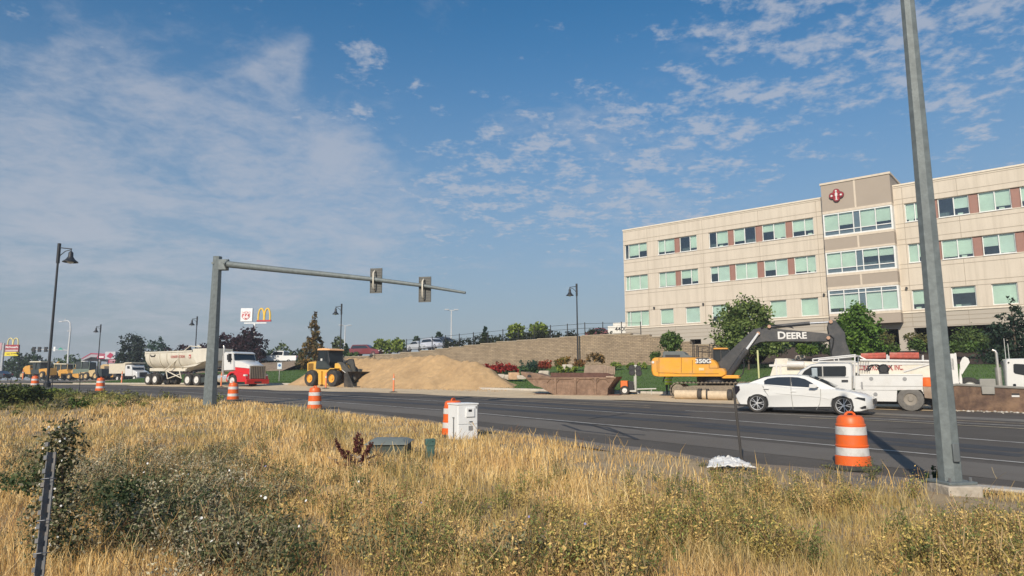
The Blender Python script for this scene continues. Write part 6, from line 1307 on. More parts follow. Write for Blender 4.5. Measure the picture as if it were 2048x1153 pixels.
x0, z0 = q_(480.5, 643.5); x1, z1 = q_(506, 617); pn_ = MB().box(x0, x1, -.3, .3, z0, z1).build('shield_panel', SW, T, bevel=.05)
cx_, cz_ = (x0+x1)/2-.1, (z0+z1)/2-.1; s_ = (x1-x0)*.36
shield = [(-1, .85), (-.5, .75), (0, .95), (.5, .75), (1, .85), (.95, .3), (1, -.3), (.6, -.85), (0, -1.1), (-.6, -.85), (-1, -.3), (-.95, .3)]
MB().prism([(cx_+a*s_, cz_+b_*s_) for a, b_ in shield], -.34, -.3).build('shield_border', SR, pn_); MB().prism([(cx_+a*s_*.9, cz_+b_*s_*.9) for a, b_ in shield], -.36, -.34).build('shield_field', SW, pn_); MB().prism([(cx_+a*s_*.84, cz_+min(b_, .35)*s_*.84) for a, b_ in shield], -.38, -.36).build('shield_red', SR, pn_)
text('66', s_*1.3, SW, pn_, (cx_, -.4, cz_-s_*.3), FRONT, 'numerals', .02, .03); text('PHILLIPS', s_*.34, SR, pn_, (cx_, -.38, cz_+s_*.52), FRONT, 'lettering', .01, .02)
x0, z0 = q_(514, 643); x1, z1 = q_(544, 616); arches(T, (x0+x1)/2, z0+.1, x1-x0-.4, z1-z0-.3, 0, SY, r_=.22); MB().box(x0, x1, -.25, .25, z0-.1, z0+.28).build('arches_base', SR, T)
x0, z0 = q_(488, 646.5); x1, _ = q_(534, 646); MB().box(x0, x1, -.15, .15, z0-.15, z0+.1).build('crossbar', SW, T); x0, z0 = q_(509.5, 646); MB().cyl((x0, 0, 0), (x0, 0, z0), .25, n=12).build('post', SW, T)
p = at(8, 757, 150); k = 150/F
def q_(px, py): v = at(px, py, 150)-p; return v.x, v.z
T = empty('road_sign', p, R(-3), 'far left sign with cream arches over red and yellow boards', 'sign'); x0, z0 = q_(15, 690); x1, z1 = q_(39, 676); arches(T, (x0+x1)/2, z0-.1, x1-x0, z1-z0, 0, mat('pale_arch_cream', (.72, .62, .28), .5), r_=.14)
x0, z0 = q_(11, 704); x1, z1 = q_(40, 690); pn_ = MB().box(x0, x1, -.2, .2, z0, z1).build('red_board', mat('dull_sign_red', (.33, .03, .04), .5), T); text("McDonald's", .62, SW, pn_, ((x0+x1)/2, -.22, z0+1.0), FRONT, 'lettering', .01, .02)
MB().box(x0+.1, x1-.1, -.21, -.2, z0+.05, z0+.45).build('lower_strip', mat('pale_strip', (.5, .4, .4), .6), pn_)
x0, z0 = q_(10, 712.5); x1, z1 = q_(39, 704.5); MB().box(x0, x1, -.2, .2, z0, z1).build('yellow_board', mat('message_yellow', (.75, .6, .03), .5), T); b = MB(); 
for i_, (a_, c_) in enumerate(((.15, .4), (.45, .6), (.65, .85))): b.box(x0+(x1-x0)*a_, x0+(x1-x0)*c_, -.22, -.2, z0+.35+.05*i_, z0+.5+.05*i_)
b.build('message_text', BLACK, T); x0, _ = q_(6.5, 700); _, z1 = q_(6, 687); MB().cyl((x0, 0, 0), (x0, 0, z1), .25, n=10).build('post', mat('sign_post_grey', (.45, .46, .46), .5), T)
x0, z0 = q_(-9, 701); x1, z1 = q_(5, 686); MB().box(x0, x1, -.2, .1, z0, z1).build('side_board', mat('faded_pink_board', (.5, .3, .32), .6), T)
# fuel station canopy
p = at(205, 757, 165)
def q_(px, py): v = at(px, py, 165)-p; return v.x, v.z
T = empty('fuel_station', p, R(-6), 'far fuel station with a red-striped canopy and a price board', 'fuel station'); xa, za = q_(160, 717); xb, zb = q_(180, 708); xc, zc = q_(212, 712)
MB().prism([(xa, za-.6), (xa, za), (xb, zb+.2), (xc, zb), (xc, zb-1.0), (xb, zb-.8)], 0, 10).build('canopy', mat('canopy_grey', (.35, .33, .36), .6), T)
b = MB().prism([(xa, za-.22), (xa, za-.02), (xb, zb+.18), (xc, zb-.02), (xc, zb-.3), (xb, zb-.08)], -.06, 0); x0, z0 = q_(194, 718); x1, z1 = q_(211, 711); b.box(x0, x1, -.2, -.06, z0, z1); b.build('red_stripe', mat('canopy_red', (.4, .03, .08), .5), T); text('Exit', .8, SW, T, ((x0+x1)/2, -.22, (z0+z1)/2), FRONT, 'lettering', .01, .03) if False else None
x0, z0 = q_(198, 716); MB().box(x0, x0+1.3, -.24, -.2, z0, z0+.35).build('white_lettering_strip', SW, T)
x0, z0 = q_(212, 719); x1, z1 = q_(235, 704); MB().box(x0, x1, -.4, .3, z0, z1).build('logo_board', mat('logo_board_grey', (.5, .5, .53), .5), T); MB().prism([((x0+x1)/2-.9, (z0+z1)/2-.2), ((x0+x1)/2, (z0+z1)/2+.7), ((x0+x1)/2+.9, (z0+z1)/2+.2), ((x0+x1)/2+.2, (z0+z1)/2-.8)], -.45, -.4).build('board_logo', mat('canopy_red', None), T)
x0, z0 = q_(220, 727); x1, z1 = q_(240, 719.5); MB().box(x0, x1, -.5, .2, z0, z1).build('price_board', mat('price_board_red', (.3, .02, .05), .5), T); b = MB()
for k in range(2): b.box(x0+.3, x1-.4, -.53, -.5, z0+.2+.42*k, z0+.36+.42*k)
b.build('price_text', mat('pale_pink', (.6, .45, .5), .6), T)
for q in (170, 192, 208, 230): x0, z0 = q_(q, 716); MB().box(x0-.2, x0+.2, 1, 1.5, 0, z0).build('canopy_post', mat('canopy_grey', None), T)
x0, _ = q_(175, 0); x1, _ = q_(212, 0); MB().box(x0, x1, 8, 12, 0, 3.2).build('shop', mat('shop_wall_dark', (.12, .11, .12), .8), T)
# intersection: luminaire and signals
p = at(134, 757, 138)
def q_(px, py): v = at(px, py, 138)-p; return v.x, v.z
T = empty('signal_pole', p, 0, 'far grey signal pole with a curved luminaire arm and hanging signals', 'traffic signal'); G2 = mat('pale_grey_pole', None)
pts = [(0, 0), q_(137, 700), q_(141, 660), q_(140.5, 646), q_(136, 642), q_(129, 642.5), q_(122, 644)]; MB().tube([(x, 0, z) for x, z in pts], .2, 8, .07).build('post', G2, T, smooth=60)
x0, z0 = q_(121, 644.5); MB().box(x0-.3, x0+.4, -.15, .15, z0, z0+.18).build('luminaire', G2, T); x0, z0 = q_(131, 639.5); MB().cyl((x0, 0, z0-.1), (x0, 0, z0+.15), .12, n=8).build('camera', G2, T); x0, z0 = q_(137, 662); MB().cyl((x0, 0, z0-.2), (x0, 0, z0+.1), .14, n=8).build('camera', G2, T)
xa, za = q_(135, 701); xb, zb = q_(66, 699); MB().cyl((xa, 0, za), (xb, 0, zb), .09, .06, n=6).build('signal_arm', G2, T)
for q in (68, 79, 92): x0, z0 = q_(q, 699.5); MB().box(x0-.26, x0+.26, -.2, .2, z0-.5, z0+.52).build('signal_head', BLACK, T)
x0, z0 = q_(109, 699); MB().box(x0-.2, x0+.2, -.05, .05, z0-.4, z0+.5).build('white_sign', SW, T); x0, z0 = q_(121, 699); MB().prism([(x0-.6, z0-.1), (x0, z0+.35), (x0+.6, z0-.1)], -.05, .05).build('green_sign', mat('sign_green', (.02, .3, .2), .5), T)
x0, z0 = q_(44, 701); x1, _ = q_(50, 701)
# blue parking sign by the red tractor
T = empty('blue_sign', at(558, 763, 62), R(5), 'small blue and white sign on a thin post left of the sand pile', 'sign'); hh = at(558, 726, 62).z-T.location.z; MB().box(-.03, .03, -.02, .02, 0, hh).build('post', STEEL, T); MB().box(-.2, .2, -.04, -.02, hh-.58, hh).build('sign_face', mat('pale_blue_white_sign', (.6, .68, .72), .5), T)
MB().lathe([(.13, 0), (.13, .012)], 14, (0, -.055, hh-.24), 'y').build('blue_symbol', mat('sign_blue', (.05, .15, .35), .5), T)
# thin survey stakes at left
for px, a_, b_, lb in ((104, 757, 776, 'thin dark stake just right of the tall black lamp base'), (159, 744, 776, 'thin grey stake left of the distant traffic drum'), (21, 757, 772, 'thin dark stake at the far left by the green bush')):
    p = at(px, b_, 50); o = MB().cyl((0, 0, -.3), (0, 0, at(px, a_, 50).z-p.z), .03, n=6).build('survey_stake', LAMPB); o.location = p; tag(o, lb, 'stake')

# ------------------------------------------------------------------ landscaping rocks
def rock(px, py, Y, w, h, label, m, seed):
    r = np.random.default_rng(seed); bm = bmesh.new(); bmesh.ops.create_icosphere(bm, subdivisions=3, radius=1)
    for v in bm.verts:
        q = v.co.copy(); k = 1+.28*noise.noise(q*1.1+Vector((seed, 0, 0)))+.1*noise.noise(q*3+Vector((seed, 4, 0))); v.co = Vector((max(-.85, min(.85, q.x*k)), max(-.8, min(.8, q.y*k)), max(-.5, min(.62, q.z*k))))
    me = bpy.data.meshes.new('landscape_rock'); bm.to_mesh(me); bm.free(); me.shade_smooth(); me.set_sharp_from_angle(angle=R(28)); me.materials.append(m); o = bpy.data.objects.new('landscape_rock', me); C.objects.link(o); o.scale = (w/1.7, w*.32, h/1.1); o.location = at(px, py, Y); o.location.z += h*.35; return tag(o, label, 'rock', 'landscaping rocks by the lawn')
RK = mat('pale_rock', (.5, .44, .36), .9, var=.2, scale=2, bump=.3, bscale=6); RK2 = mat('tan_orange_rock', (.5, .33, .2), .9, var=.25, scale=2, bump=.3, bscale=6)
rock(996, 759, 53, 1.0, .45, 'pale grey landscaping rock at the right flank of the sand pile', RK, 1); rock(1012, 759, 54, .9, .4, 'whitish landscaping rock between grey and orange rocks', RK, 2); rock(1028, 758, 53.5, .9, .55, 'orange-tan landscaping rock below the red shrubs', RK2, 3); rock(1044, 758, 53, .8, .3, 'flat pale landscaping rock right of the orange one', RK, 4)
rock(1088, 751, 54, .9, .4, 'cream landscaping rock behind the rusty skip nose', RK, 5); rock(1135, 738, 57, .9, .4, 'pale rock between the green shrubs behind the skip', RK, 6)
rock(1600, 720, 57, .8, .4, 'grey rock on the mulch behind the excavator boom', RK, 8)
# ------------------------------------------------------------------ trees and shrubs
tree(1497, 735, 52, 5.3, 5.8, 'broad green tree behind the excavator boom, before the facade', ((.05, .085, .02), (.19, .25, .07)), n=6000, size=.15, trunk=.15)
tree(1722, 737, 51, 4.9, 3.9, 'dense green tree behind the excavator stick, below the tower bay', ((.035, .08, .012), (.14, .25, .04)), n=5500, size=.14, trunk=.12)
tree(1706, 745, 49, 3.2, 2.6, 'bright green lower crown before the dense tree', ((.03, .07, .01), (.13, .22, .03)), n=3200, size=.13, trunk=.2)
tree(1344, 706, 58, 1.9, 2.3, 'small green tree above the grey hood of the excavator', GREEN, n=2400, size=.12, trunk=.1)
tree(2035, 735, 49, 5.2, 4.6, 'dark green spruce at the right edge before the facade', CONE, 'cone', n=6500, size=.12, trunk=.1)
tree(2085, 740, 47, 4.4, 3.0, 'second dark spruce cut off by the right edge', CONE, 'cone', n=2500, size=.12, trunk=.1)
gh_ = 'shrubs in front of the office building'
for px, py, Y, h, w, lb, c, n in ((1838, 694, 56, 1.4, 1.7, 'round olive shrub in the garage opening left of the steel pole', OLIVE, 900), (1936, 697, 55, 2.0, 2.9, 'wide rounded green shrub at the garage opening right of the steel pole', ((.03, .06, .015), (.11, .16, .04)), 2200), (1834, 706, 53, 1.2, 1.4, 'small bright shrub on the mulch left of the steel pole', GREEN, 800),
        (1918, 706, 52.5, 1.15, 1.5, 'small bright green shrub on the mulch right of the steel pole', GREEN, 900), (1950, 706, 52, 1.0, 1.1, 'smallest round shrub right of the steel pole', ((.04, .09, .02), (.12, .2, .04)), 600), (1615, 711, 55, 1.2, 1.2, 'round bright shrub below the boom lettering', ((.04, .09, .015), (.14, .22, .03)), 800), (1640, 712, 57, 1.9, 1.5, 'dark hedge clump below the end of the boom', DKGREEN, 900),
        (1552, 714, 56, 2.2, 2.4, 'dark shrub under the middle of the boom', DKGREEN, 1300), (1777, 700, 56, 1.6, 1.4, 'dark brown-green shrub right of the dense tree', OLIVE, 800), (1775, 712, 52, 1.0, 1.3, 'low green shrub under the dense tree', GREEN, 600), (1986, 705, 53, 1.3, 1.4, 'pale green shrub left of the dark spruce', ((.06, .1, .03), (.18, .24, .08)), 700),
        (1660, 712, 55, .9, .9, 'small shrub just left of the stick', GREEN, 500), (2008, 712, 52, 1.5, 1.8, 'dark green shrub in front of the dark spruce', DKGREEN, 900), (1462, 712, 56, 1.5, 2.0, 'dark shrub left of the boom knee', DKGREEN, 900), (1868, 697, 56, 1.6, 1.6, 'shrub hidden behind the steel pole', DKGREEN, 700), (1312, 725, 58, 1.1, .9, 'small green shrub left of the excavator house', GREEN, 500)):
    bush(px, py, Y, h, w, lb, c, n, .11, group=gh_)
gb = 'flowering shrubs at the foot of the block wall'
for px, py, Y, h, w, lb, c, n in ((984, 751, 57, 1.0, 1.6, 'red shrub touching the right flank of the sand pile', REDLEAF, 800), (1005, 749, 57, 1.1, 1.6, 'deep red shrub, second right of the sand pile', REDLEAF, 800), (1026, 748, 57, 1.0, 1.3, 'bright red shrub, third right of the sand pile', REDLEAF, 700), (1000, 753, 56, .6, 3.0, 'low green foliage under the red shrubs', DKGREEN, 700),
        (1058, 745, 57, 1.2, 1.5, 'spiky green shrub between the red ones', BLUEGREEN, 700), (1085, 742, 57, 1.1, 1.3, 'red and green shrub left of the rusty skip boards', ((.12, .04, .015), (.36, .06, .03)), 700), (1070, 749, 56, .7, 2.4, 'low dark green shrub behind the skip nose', DKGREEN, 500), (1125, 733, 58, 1.0, 1.2, 'yellow-red shrub left of the black street lamp', ((.12, .12, .02), (.32, .16, .04)), 600),
        (1118, 735, 58, .7, .9, 'small olive shrub left of the street lamp', OLIVE, 300), (1157, 732, 58, .8, .9, 'orange-green shrub at the street lamp foot', ((.12, .08, .02), (.3, .12, .04)), 400), (1192, 728, 58.5, 1.1, 1.5, 'olive and red shrub right of the street lamp', ((.06, .05, .02), (.28, .16, .05)), 700), (1232, 738, 57, .7, 1.0, 'yellow-green shrub right of the rusty skip', YELGREEN, 350),
        (1262, 738, 57, .7, 1.0, 'yellow shrub above the light tower', YELGREEN, 350), (1285, 736, 57, .6, .9, 'small yellow shrub before the excavator counterweight', YELGREEN, 300), (1127, 745, 56, .7, 1.1, 'round lime shrub behind the skip', YELGREEN, 400), (1146, 744, 56, .6, .8, 'small lime shrub behind the skip boards', YELGREEN, 300)):
    bush(px, py, Y, h, w, lb, c, n, .1, group=gb)
# clipped hedge along the lot edge above the wall
k = 0
for px in (905, 930, 958, 985, 1012, 1040, 1068, 1095, 1125, 1195):
    k += 1; a_, _ = ray(px, 690); Y = (TW+1.9)/(sa*a_+ca); s_, _ = st(a_*Y, Y); z = float(np.interp(s_, PS, PZ)); hh = (1.6, 1.5, 1.7, 1.6, 1.4, 1.5, 1.6, 1.5, 1.3, 1.4, 1.3)[k-1]
    nm = ['leftmost dark hedge shrub on the wall top, by the parked cars', 'second dark hedge shrub from the parked cars', 'third dark hedge shrub from the parked cars', 'fourth dark hedge shrub, before the light green trees', 'fifth dark hedge shrub, under the left pale green tree', 'sixth dark hedge shrub, under the right pale green tree', 'seventh dark hedge shrub, right of the pale green trees', 'eighth dark hedge shrub, nearing the street lamp', 'ninth dark hedge shrub, just left of the street lamp', 'dark hedge shrub right of the street lamp', 'dark hedge shrub before the number wall'][k-1]
    bush(px, 690, Y, hh, 3.4, nm, ((.012, .018, .01), (.045, .06, .025)), 520, .12, group='dark hedge shrubs on the wall top', z=z-.1, dep=1.2)
for px, py, Y, h, w, lb, c, kd, n in ((1032, 682, 78, 2.1, 2.6, 'left pale green tree above the block wall', YELGREEN, 'round', 800), (1078, 680, 78, 2.1, 2.9, 'right pale green tree above the block wall', YELGREEN, 'round', 850), (970, 684, 90, 1.9, 1.2, 'small upright green tree behind the hedge', BLUEGREEN, 'spire', 350), (878, 690, 110, 2.2, 1.6, 'small dark tree behind the parked cars', DKGREEN, 'round', 350), (833, 695, 112, 1.9, 1.6, 'dark round tree left of the parked cars', DKGREEN, 'round', 350),
        (762, 709, 100, 2.4, 3.2, 'light green tree right of the dark red SUV', YELGREEN, 'round', 900), (795, 708, 100, 2.4, 3.0, 'yellow-green tree beside the light green one', YELGREEN, 'round', 800), (626, 745, 84, 7.3, 4.6, 'tall spiky tree turning autumn brown behind the loader', AUTUMN, 'spire', 2600), (675, 725, 92, 3.6, 2.0, 'small grey-green tree at the black lamp behind the loader', ((.05, .07, .03), (.14, .17, .08)), 'round', 700), (692, 722, 98, 2.6, 1.7, 'dark pointed tree right of the small grey-green one', DKGREEN, 'cone', 350),
        (562, 738, 104, 4.2, 4.4, 'sparse thin tree behind the white pickup', ((.05, .08, .03), (.13, .17, .06)), 'round', 480), (538, 748, 118, 4.4, 3.2, 'distant green tree left of the white pickup', DKGREEN, 'round', 600), (598, 722, 122, 2.2, 3.8, 'low dark tree right of the white pickup', DKGREEN, 'round', 450),
        (500, 760, 96, 7.4, 5.0, 'tall purple-leaved tree behind the red tractor cab', PURPLE, 'round', 2400), (473, 760, 97, 6.6, 4.8, 'purple-leaved tree behind the tractor exhaust', PURPLE, 'round', 2000), (446, 760, 98, 7.0, 4.6, 'purple-leaved tree just right of the signal mast', PURPLE, 'round', 1800), (517, 760, 100, 4.8, 3.0, 'low dark tree at the right end of the purple row', DKGREEN, 'round', 900), (402, 760, 100, 5.4, 5.4, 'dark purple tree left of the signal mast', PURPLE, 'round', 1500),
        (364, 760, 102, 5.2, 5.8, 'wide dark purple tree above the dump trailer', PURPLE, 'round', 1600), (338, 760, 120, 5.3, 5.5, 'low dark tree above the trailer tail', DKGREEN, 'round', 1000), (311, 760, 128, 8.1, 5.6, 'pointed blue-green tree left of the dump trailer', BLUEGREEN, 'round', 1500), (285, 760, 130, 5.7, 6.0, 'dark tree between the two tall dark trees', DKGREEN, 'round', 900), (260, 760, 128, 9.0, 7.1, 'tall dark tree behind the white dump truck', ((.008, .018, .012), (.03, .05, .03)), 'round', 2600),
        (240, 760, 134, 5.3, 3.1, 'low dark tree left of the tall dark tree', DKGREEN, 'round', 600), (140, 760, 150, 5.6, 5.6, 'bright green willow-like tree behind the far machines', GREEN, 'round', 1500), (115, 760, 152, 4.9, 4.2, 'green tree left of the willow-like one', GREEN, 'round', 900), (62, 760, 148, 6.3, 4.6, 'dark green tree behind the far left loader', DKGREEN, 'round', 1300), (35, 760, 150, 6.0, 5.0, 'green tree between the arches sign and the far loader', DKGREEN, 'round', 1300),
        (15, 760, 160, 4.6, 4.5, 'dark tree behind the far left dark sedan', DKGREEN, 'round', 700), (90, 760, 158, 4.6, 3.6, 'small dark tree behind the tall black lamp', DKGREEN, 'round', 600)):
    tree(px, py, Y, h, w, lb, c, kd, n, trunk=.12)
for px, py, Y, h, w, lb, c, n in ((640, 730, 90, 2.1, 3.4, 'green shrub behind the loader cab', GREEN, 700), (612, 738, 90, 1.9, 3.0, 'green shrub on the bank left of the loader', GREEN, 600), (590, 742, 89, 1.3, 2.6, 'low green shrub below the white pickup', GREEN, 500), (662, 722, 93, 1.6, 2.2, 'dark green shrub beside the lamp behind the loader', DKGREEN, 400), (545, 752, 92, 1.3, 3.0, 'dark purple low hedge below the pickup', ((.02, .012, .015), (.07, .04, .04)), 500), (528, 752, 92, 1.6, 2.2, 'dark hedge at the tractor grille', DKGREEN, 400), (705, 714, 90, .8, 2.0, 'low shrub at the top left of the sand', GREEN, 250)):
    bush(px, py, Y, h, w, lb, c, n, group='shrubs on the bank')
# low horizon greenery far off
V_, F_, c_ = [], [], []
lob = [(x, 0, 1.2+rng.uniform(0, 1.2), rng.uniform(4, 9), 3, rng.uniform(1.4, 2.6)) for x in np.arange(-260, 40, 9.)]
v, f, c = crown(rng, lob, 9000, .55, ((.02, .035, .02), (.06, .09, .045)), .3); o = fast('distant_treeline', v, f, LEAF, c); o.location = (-60, 230, 1.6); struct(o, 'stuff')
# short blades on the lawn
n = 60000; s_ = rng.uniform(-88, 26, n); t_ = 39.1+19.8*rng.uniform(0, 1, n)**1.2; x, y = xy(s_, t_); z = terrain(x, y); an = rng.uniform(0, 6.28, n); h = rng.uniform(.05, .1, n); w = .035
V = np.stack([np.stack([x-np.cos(an)*w, y-np.sin(an)*w, z-.02], -1), np.stack([x+np.cos(an)*w, y+np.sin(an)*w, z-.02], -1), np.stack([x+rng.normal(size=n)*.03, y+rng.normal(size=n)*.03, z+h], -1)], 1)
stripe = (np.sin(t_*2.2) > 0)[:, None]; col = np.where(stripe, np.array([[.07, .14, .02]]), np.array([[.05, .105, .018]]))*rng.uniform(.8, 1.25, (n, 1)); struct(fast('lawn_grass', V, np.arange(3*n).reshape(-1, 3), LEAF, np.repeat(col, 3, 0)), 'stuff')

# ------------------------------------------------------------------ the weedy field
def field_xy(n, y0, y1, spread=1.0, pw=0.):
    Y = np.exp(rng.uniform(math.log(y0), math.log(y1), n)); X = rng.uniform(-1.0, 1.0, n)*(Y*.95*spread+2.)
    s, t = st(X, Y); e = np.interp(s, NEx, NEt); return X, Y, e-t
def zone(px, py, blobs):
    v = np.zeros_like(px)
    for bx_, by_, rx, ry, w in blobs: v += w*np.exp(-((px-bx_)/rx)**2-((py-by_)/ry)**2)
    return v
def vnoise(x, y, s, seed=0):
    r = np.random.default_rng(seed); v = 0
    for k in range(5):
        a, b, c = r.uniform(0, 6.28), r.uniform(0, 6.28), r.uniform(0, 6.28); f = s*(1+k*.55); v = v+np.sin(x*f*math.cos(a)+y*f*math.sin(a)+b+1.3*np.sin(x*f*.7+c))/(1+k*.4)
    return v/3.2
GOLD = np.array([[.80, .52, .19], [.86, .61, .27], [.70, .44, .16], [.88, .68, .35], [.52, .34, .13]])
def blades(name, n, y0, y1, hmin, hmax, colfn, dens, wscale=1., lean=.35):
    X, Y, d = field_xy(n, y0, y1); px, py = project(X, Y, terrain(X, Y)); keep = (d > .15) & (rng.uniform(0, 1, n) < dens(px, py, X, Y, d)); X, Y, px, py, d = X[keep], Y[keep], px[keep], py[keep], d[keep]; n = len(X); Z = terrain(X, Y)
    h = rng.uniform(hmin, hmax, n)*(.75+.35*vnoise(X, Y, 1.3, 3))*np.clip(d/1.5, .3, 1); an = rng.uniform(0, 6.28, n); la = rng.uniform(0, 6.28, n); ln = h*rng.uniform(.05, lean*2, n); w = np.maximum(.0022, Y*.00042)*wscale*rng.uniform(.7, 1.3, n)
    b0 = np.stack([X, Y, Z-.03], -1); wv = np.stack([np.cos(an), np.sin(an), 0*an], -1)*w[:, None]; lv = np.stack([np.cos(la), np.sin(la), 0*la], -1)*ln[:, None]
    mid = b0+lv*.35+np.stack([0*h, 0*h, h*.6], -1); tip = b0+lv+np.stack([0*h, 0*h, h*(1-.15*ln/h)], -1)
    V = np.stack([b0-wv, b0+wv, mid-wv*.8, mid+wv*.8, tip], 1); i = np.arange(n)[:, None]*5; Fc = np.concatenate([i+np.array([[0, 1, 3]]), i+np.array([[0, 3, 2]]), i+np.array([[2, 3, 4]])], 0)
    col = colfn(px, py, X, Y, n); return struct(fast(name, V, Fc, GRASSM, np.repeat(col, 5, 0)), 'stuff')
GRASSM = mat('dry_grass_blades', (0, 0, 0), .7, var=.12, scale=1.5, vcol=True, transl=.10, spec=.2)
bare = lambda px, py: np.clip(zone(px, py, [(1330, 940, 170, 26, 1.), (1550, 955, 190, 22, 1.), (1750, 968, 160, 22, 1.), (1180, 905, 110, 22, .8), (1280, 1010, 60, 30, .5), (2010, 1040, 60, 40, .7), (1550, 975, 120, 22, .5), (1905, 1006, 55, 40, 1.6), (1710, 955, 80, 22, 1.)]), 0, .97)
dark = lambda px, py: np.clip(zone(px, py, [(340, 1020, 150, 70, 1.15), (190, 960, 70, 50, .5), (470, 1120, 120, 60, .9), (20, 950, 60, 40, .4), (400, 930, 90, 18, .4), (1000, 1150, 160, 20, .3)]), 0, 1)
def gcol(px, py, X, Y, n):
    c = GOLD[rng.integers(0, 5, n)]*rng.uniform(.7, 1.15, (n, 1)); br = np.clip(vnoise(X, Y, 1.6, 21)*.9-.05, 0, .6)[:, None]; c = c*(1-br)+np.array([[.56, .35, .16]])*br; g = np.clip(vnoise(X, Y, .9, 11)*.6+.02+zone(px, py, [(1600, 1060, 400, 70, .45), (60, 800, 140, 25, .9), (230, 795, 120, 12, .8), (380, 870, 260, 10, .4), (640, 870, 40, 30, .5), (800, 960, 60, 30, .5)]), 0, .8)[:, None]
    return c*(1-g)+np.array([[.15, .16, .045]])*rng.uniform(.7, 1.3, (n, 1))*g
blades('dry_grass', 340000, 3.3, 52, .13, .34, gcol, lambda px, py, X, Y, d: np.clip(1.1-bare(px, py)*1.0-.9*np.clip(-vnoise(X, Y, 2.0, 33)-.25, 0, 1)-.93*dark(px, py)-.15*(py > 980)*(px > 900), .02, 1))
blades('tall_dry_grass', 60000, 5, 40, .38, .66, gcol, lambda px, py, X, Y, d: np.clip(zone(px, py, [(560, 870, 130, 40, .9), (1090, 915, 60, 40, 1.1), (960, 905, 120, 30, .7), (360, 800, 60, 14, 1), (640, 850, 60, 30, .5), (1170, 990, 200, 50, .3), (1700, 1000, 150, 40, .3), (840, 950, 250, 40, .5), (1340, 895, 60, 14, .5)])*(.5+.5*vnoise(X, Y, 2.2, 5))*(d > .8), 0, 1), 1.1, .25)
# bent dead stalks
def stalks(n):
    X, Y, d = field_xy(n, 4, 20); px, py = project(X, Y, terrain(X, Y)); k = (d > .8) & (rng.uniform(0, 1, n) < np.clip(1-bare(px, py)-.6*dark(px, py), 0, 1)*.8); X, Y = X[k], Y[k]; Z = terrain(X, Y); V = []; Fc = []; cl = []; 
    for x, y, z in zip(X, Y, Z):
        h = rng.uniform(.2, .55); a = rng.uniform(0, 6.28); ln = rng.uniform(.05, .7)*h; w = max(.0014, y*.0003); c = GOLD[rng.integers(0, 5)]*rng.uniform(.35, .9) if rng.uniform() < .75 else np.array([.2, .1, .05]); arc = [(x+math.cos(a)*ln*u**1.6, y+math.sin(a)*ln*u**1.6, z-.02+h*(u-.25*u**3*ln/h)) for u in (0, .35, .7, 1)]
        br = [arc]
        for q in range(rng.integers(0, 4)): u0 = arc[rng.integers(1, 3)]; b_ = rng.uniform(0, 6.28); l_ = rng.uniform(.06, .2); br.append([u0, (u0[0]+math.cos(b_)*l_*.5, u0[1]+math.sin(b_)*l_*.5, u0[2]+l_*.5), (u0[0]+math.cos(b_)*l_*.8, u0[1]+math.sin(b_)*l_*.8, u0[2]+l_*1.1)])
        for pts in br:
            for p0, p1 in zip(pts[:-1], pts[1:]): i = len(V); V += [(p0[0]-w, p0[1], p0[2]), (p0[0]+w, p0[1], p0[2]), (p1[0]+w*.7, p1[1], p1[2]), (p1[0]-w*.7, p1[1], p1[2])]; Fc.append((i, i+1, i+2, i+3)); cl += [c]*4
    return struct(fast('dead_stalks', V, Fc, GRASSM, np.array(cl)), 'stuff')
stalks(2200)
# leafy weeds: a few plant templates, many copies merged
def weed_tpl(seed, h, spread, nst, nl, leaf, flat=0.):
    r = np.random.default_rng(seed); P = []; SV = []; SF = []
    for k in range(nst):
        an = r.uniform(0, 6.28); sp = spread*r.uniform(.2, 1); hh = h*r.uniform(.6, 1.05)*(1-.35*sp/spread); pts = [np.array([math.cos(an)*sp*u**1.3, math.sin(an)*sp*u**1.3, hh*u])+r.normal(size=3)*.012*u*3 for u in np.linspace(0, 1, 5)]
        for a_, b_ in zip(pts[:-1], pts[1:]):
            w = np.array([-(b_-a_)[1], (b_-a_)[0], 0]); w = w/(np.linalg.norm(w)+1e-6)*.0028+np.array([.0015, 0, 0]); i = len(SV); SV += [a_-w, a_+w, b_+w*.7, b_-w*.7]; SF.append((i, i+1, i+2, i+3))
        for q in range(nl):
            u = r.uniform(.12, 1.02); k0 = min(3, int(u*4)); f_ = u*4-k0; c = pts[k0]*(1-f_)+pts[k0+1]*f_; P.append(c+r.normal(size=3)*leaf*1.6)
    V, Fc = leaves(np.array(P), leaf, r, .5, flat); ns = len(SV); return np.concatenate([np.array(SV), V]), np.concatenate([np.array(SF), Fc+ns]), ns
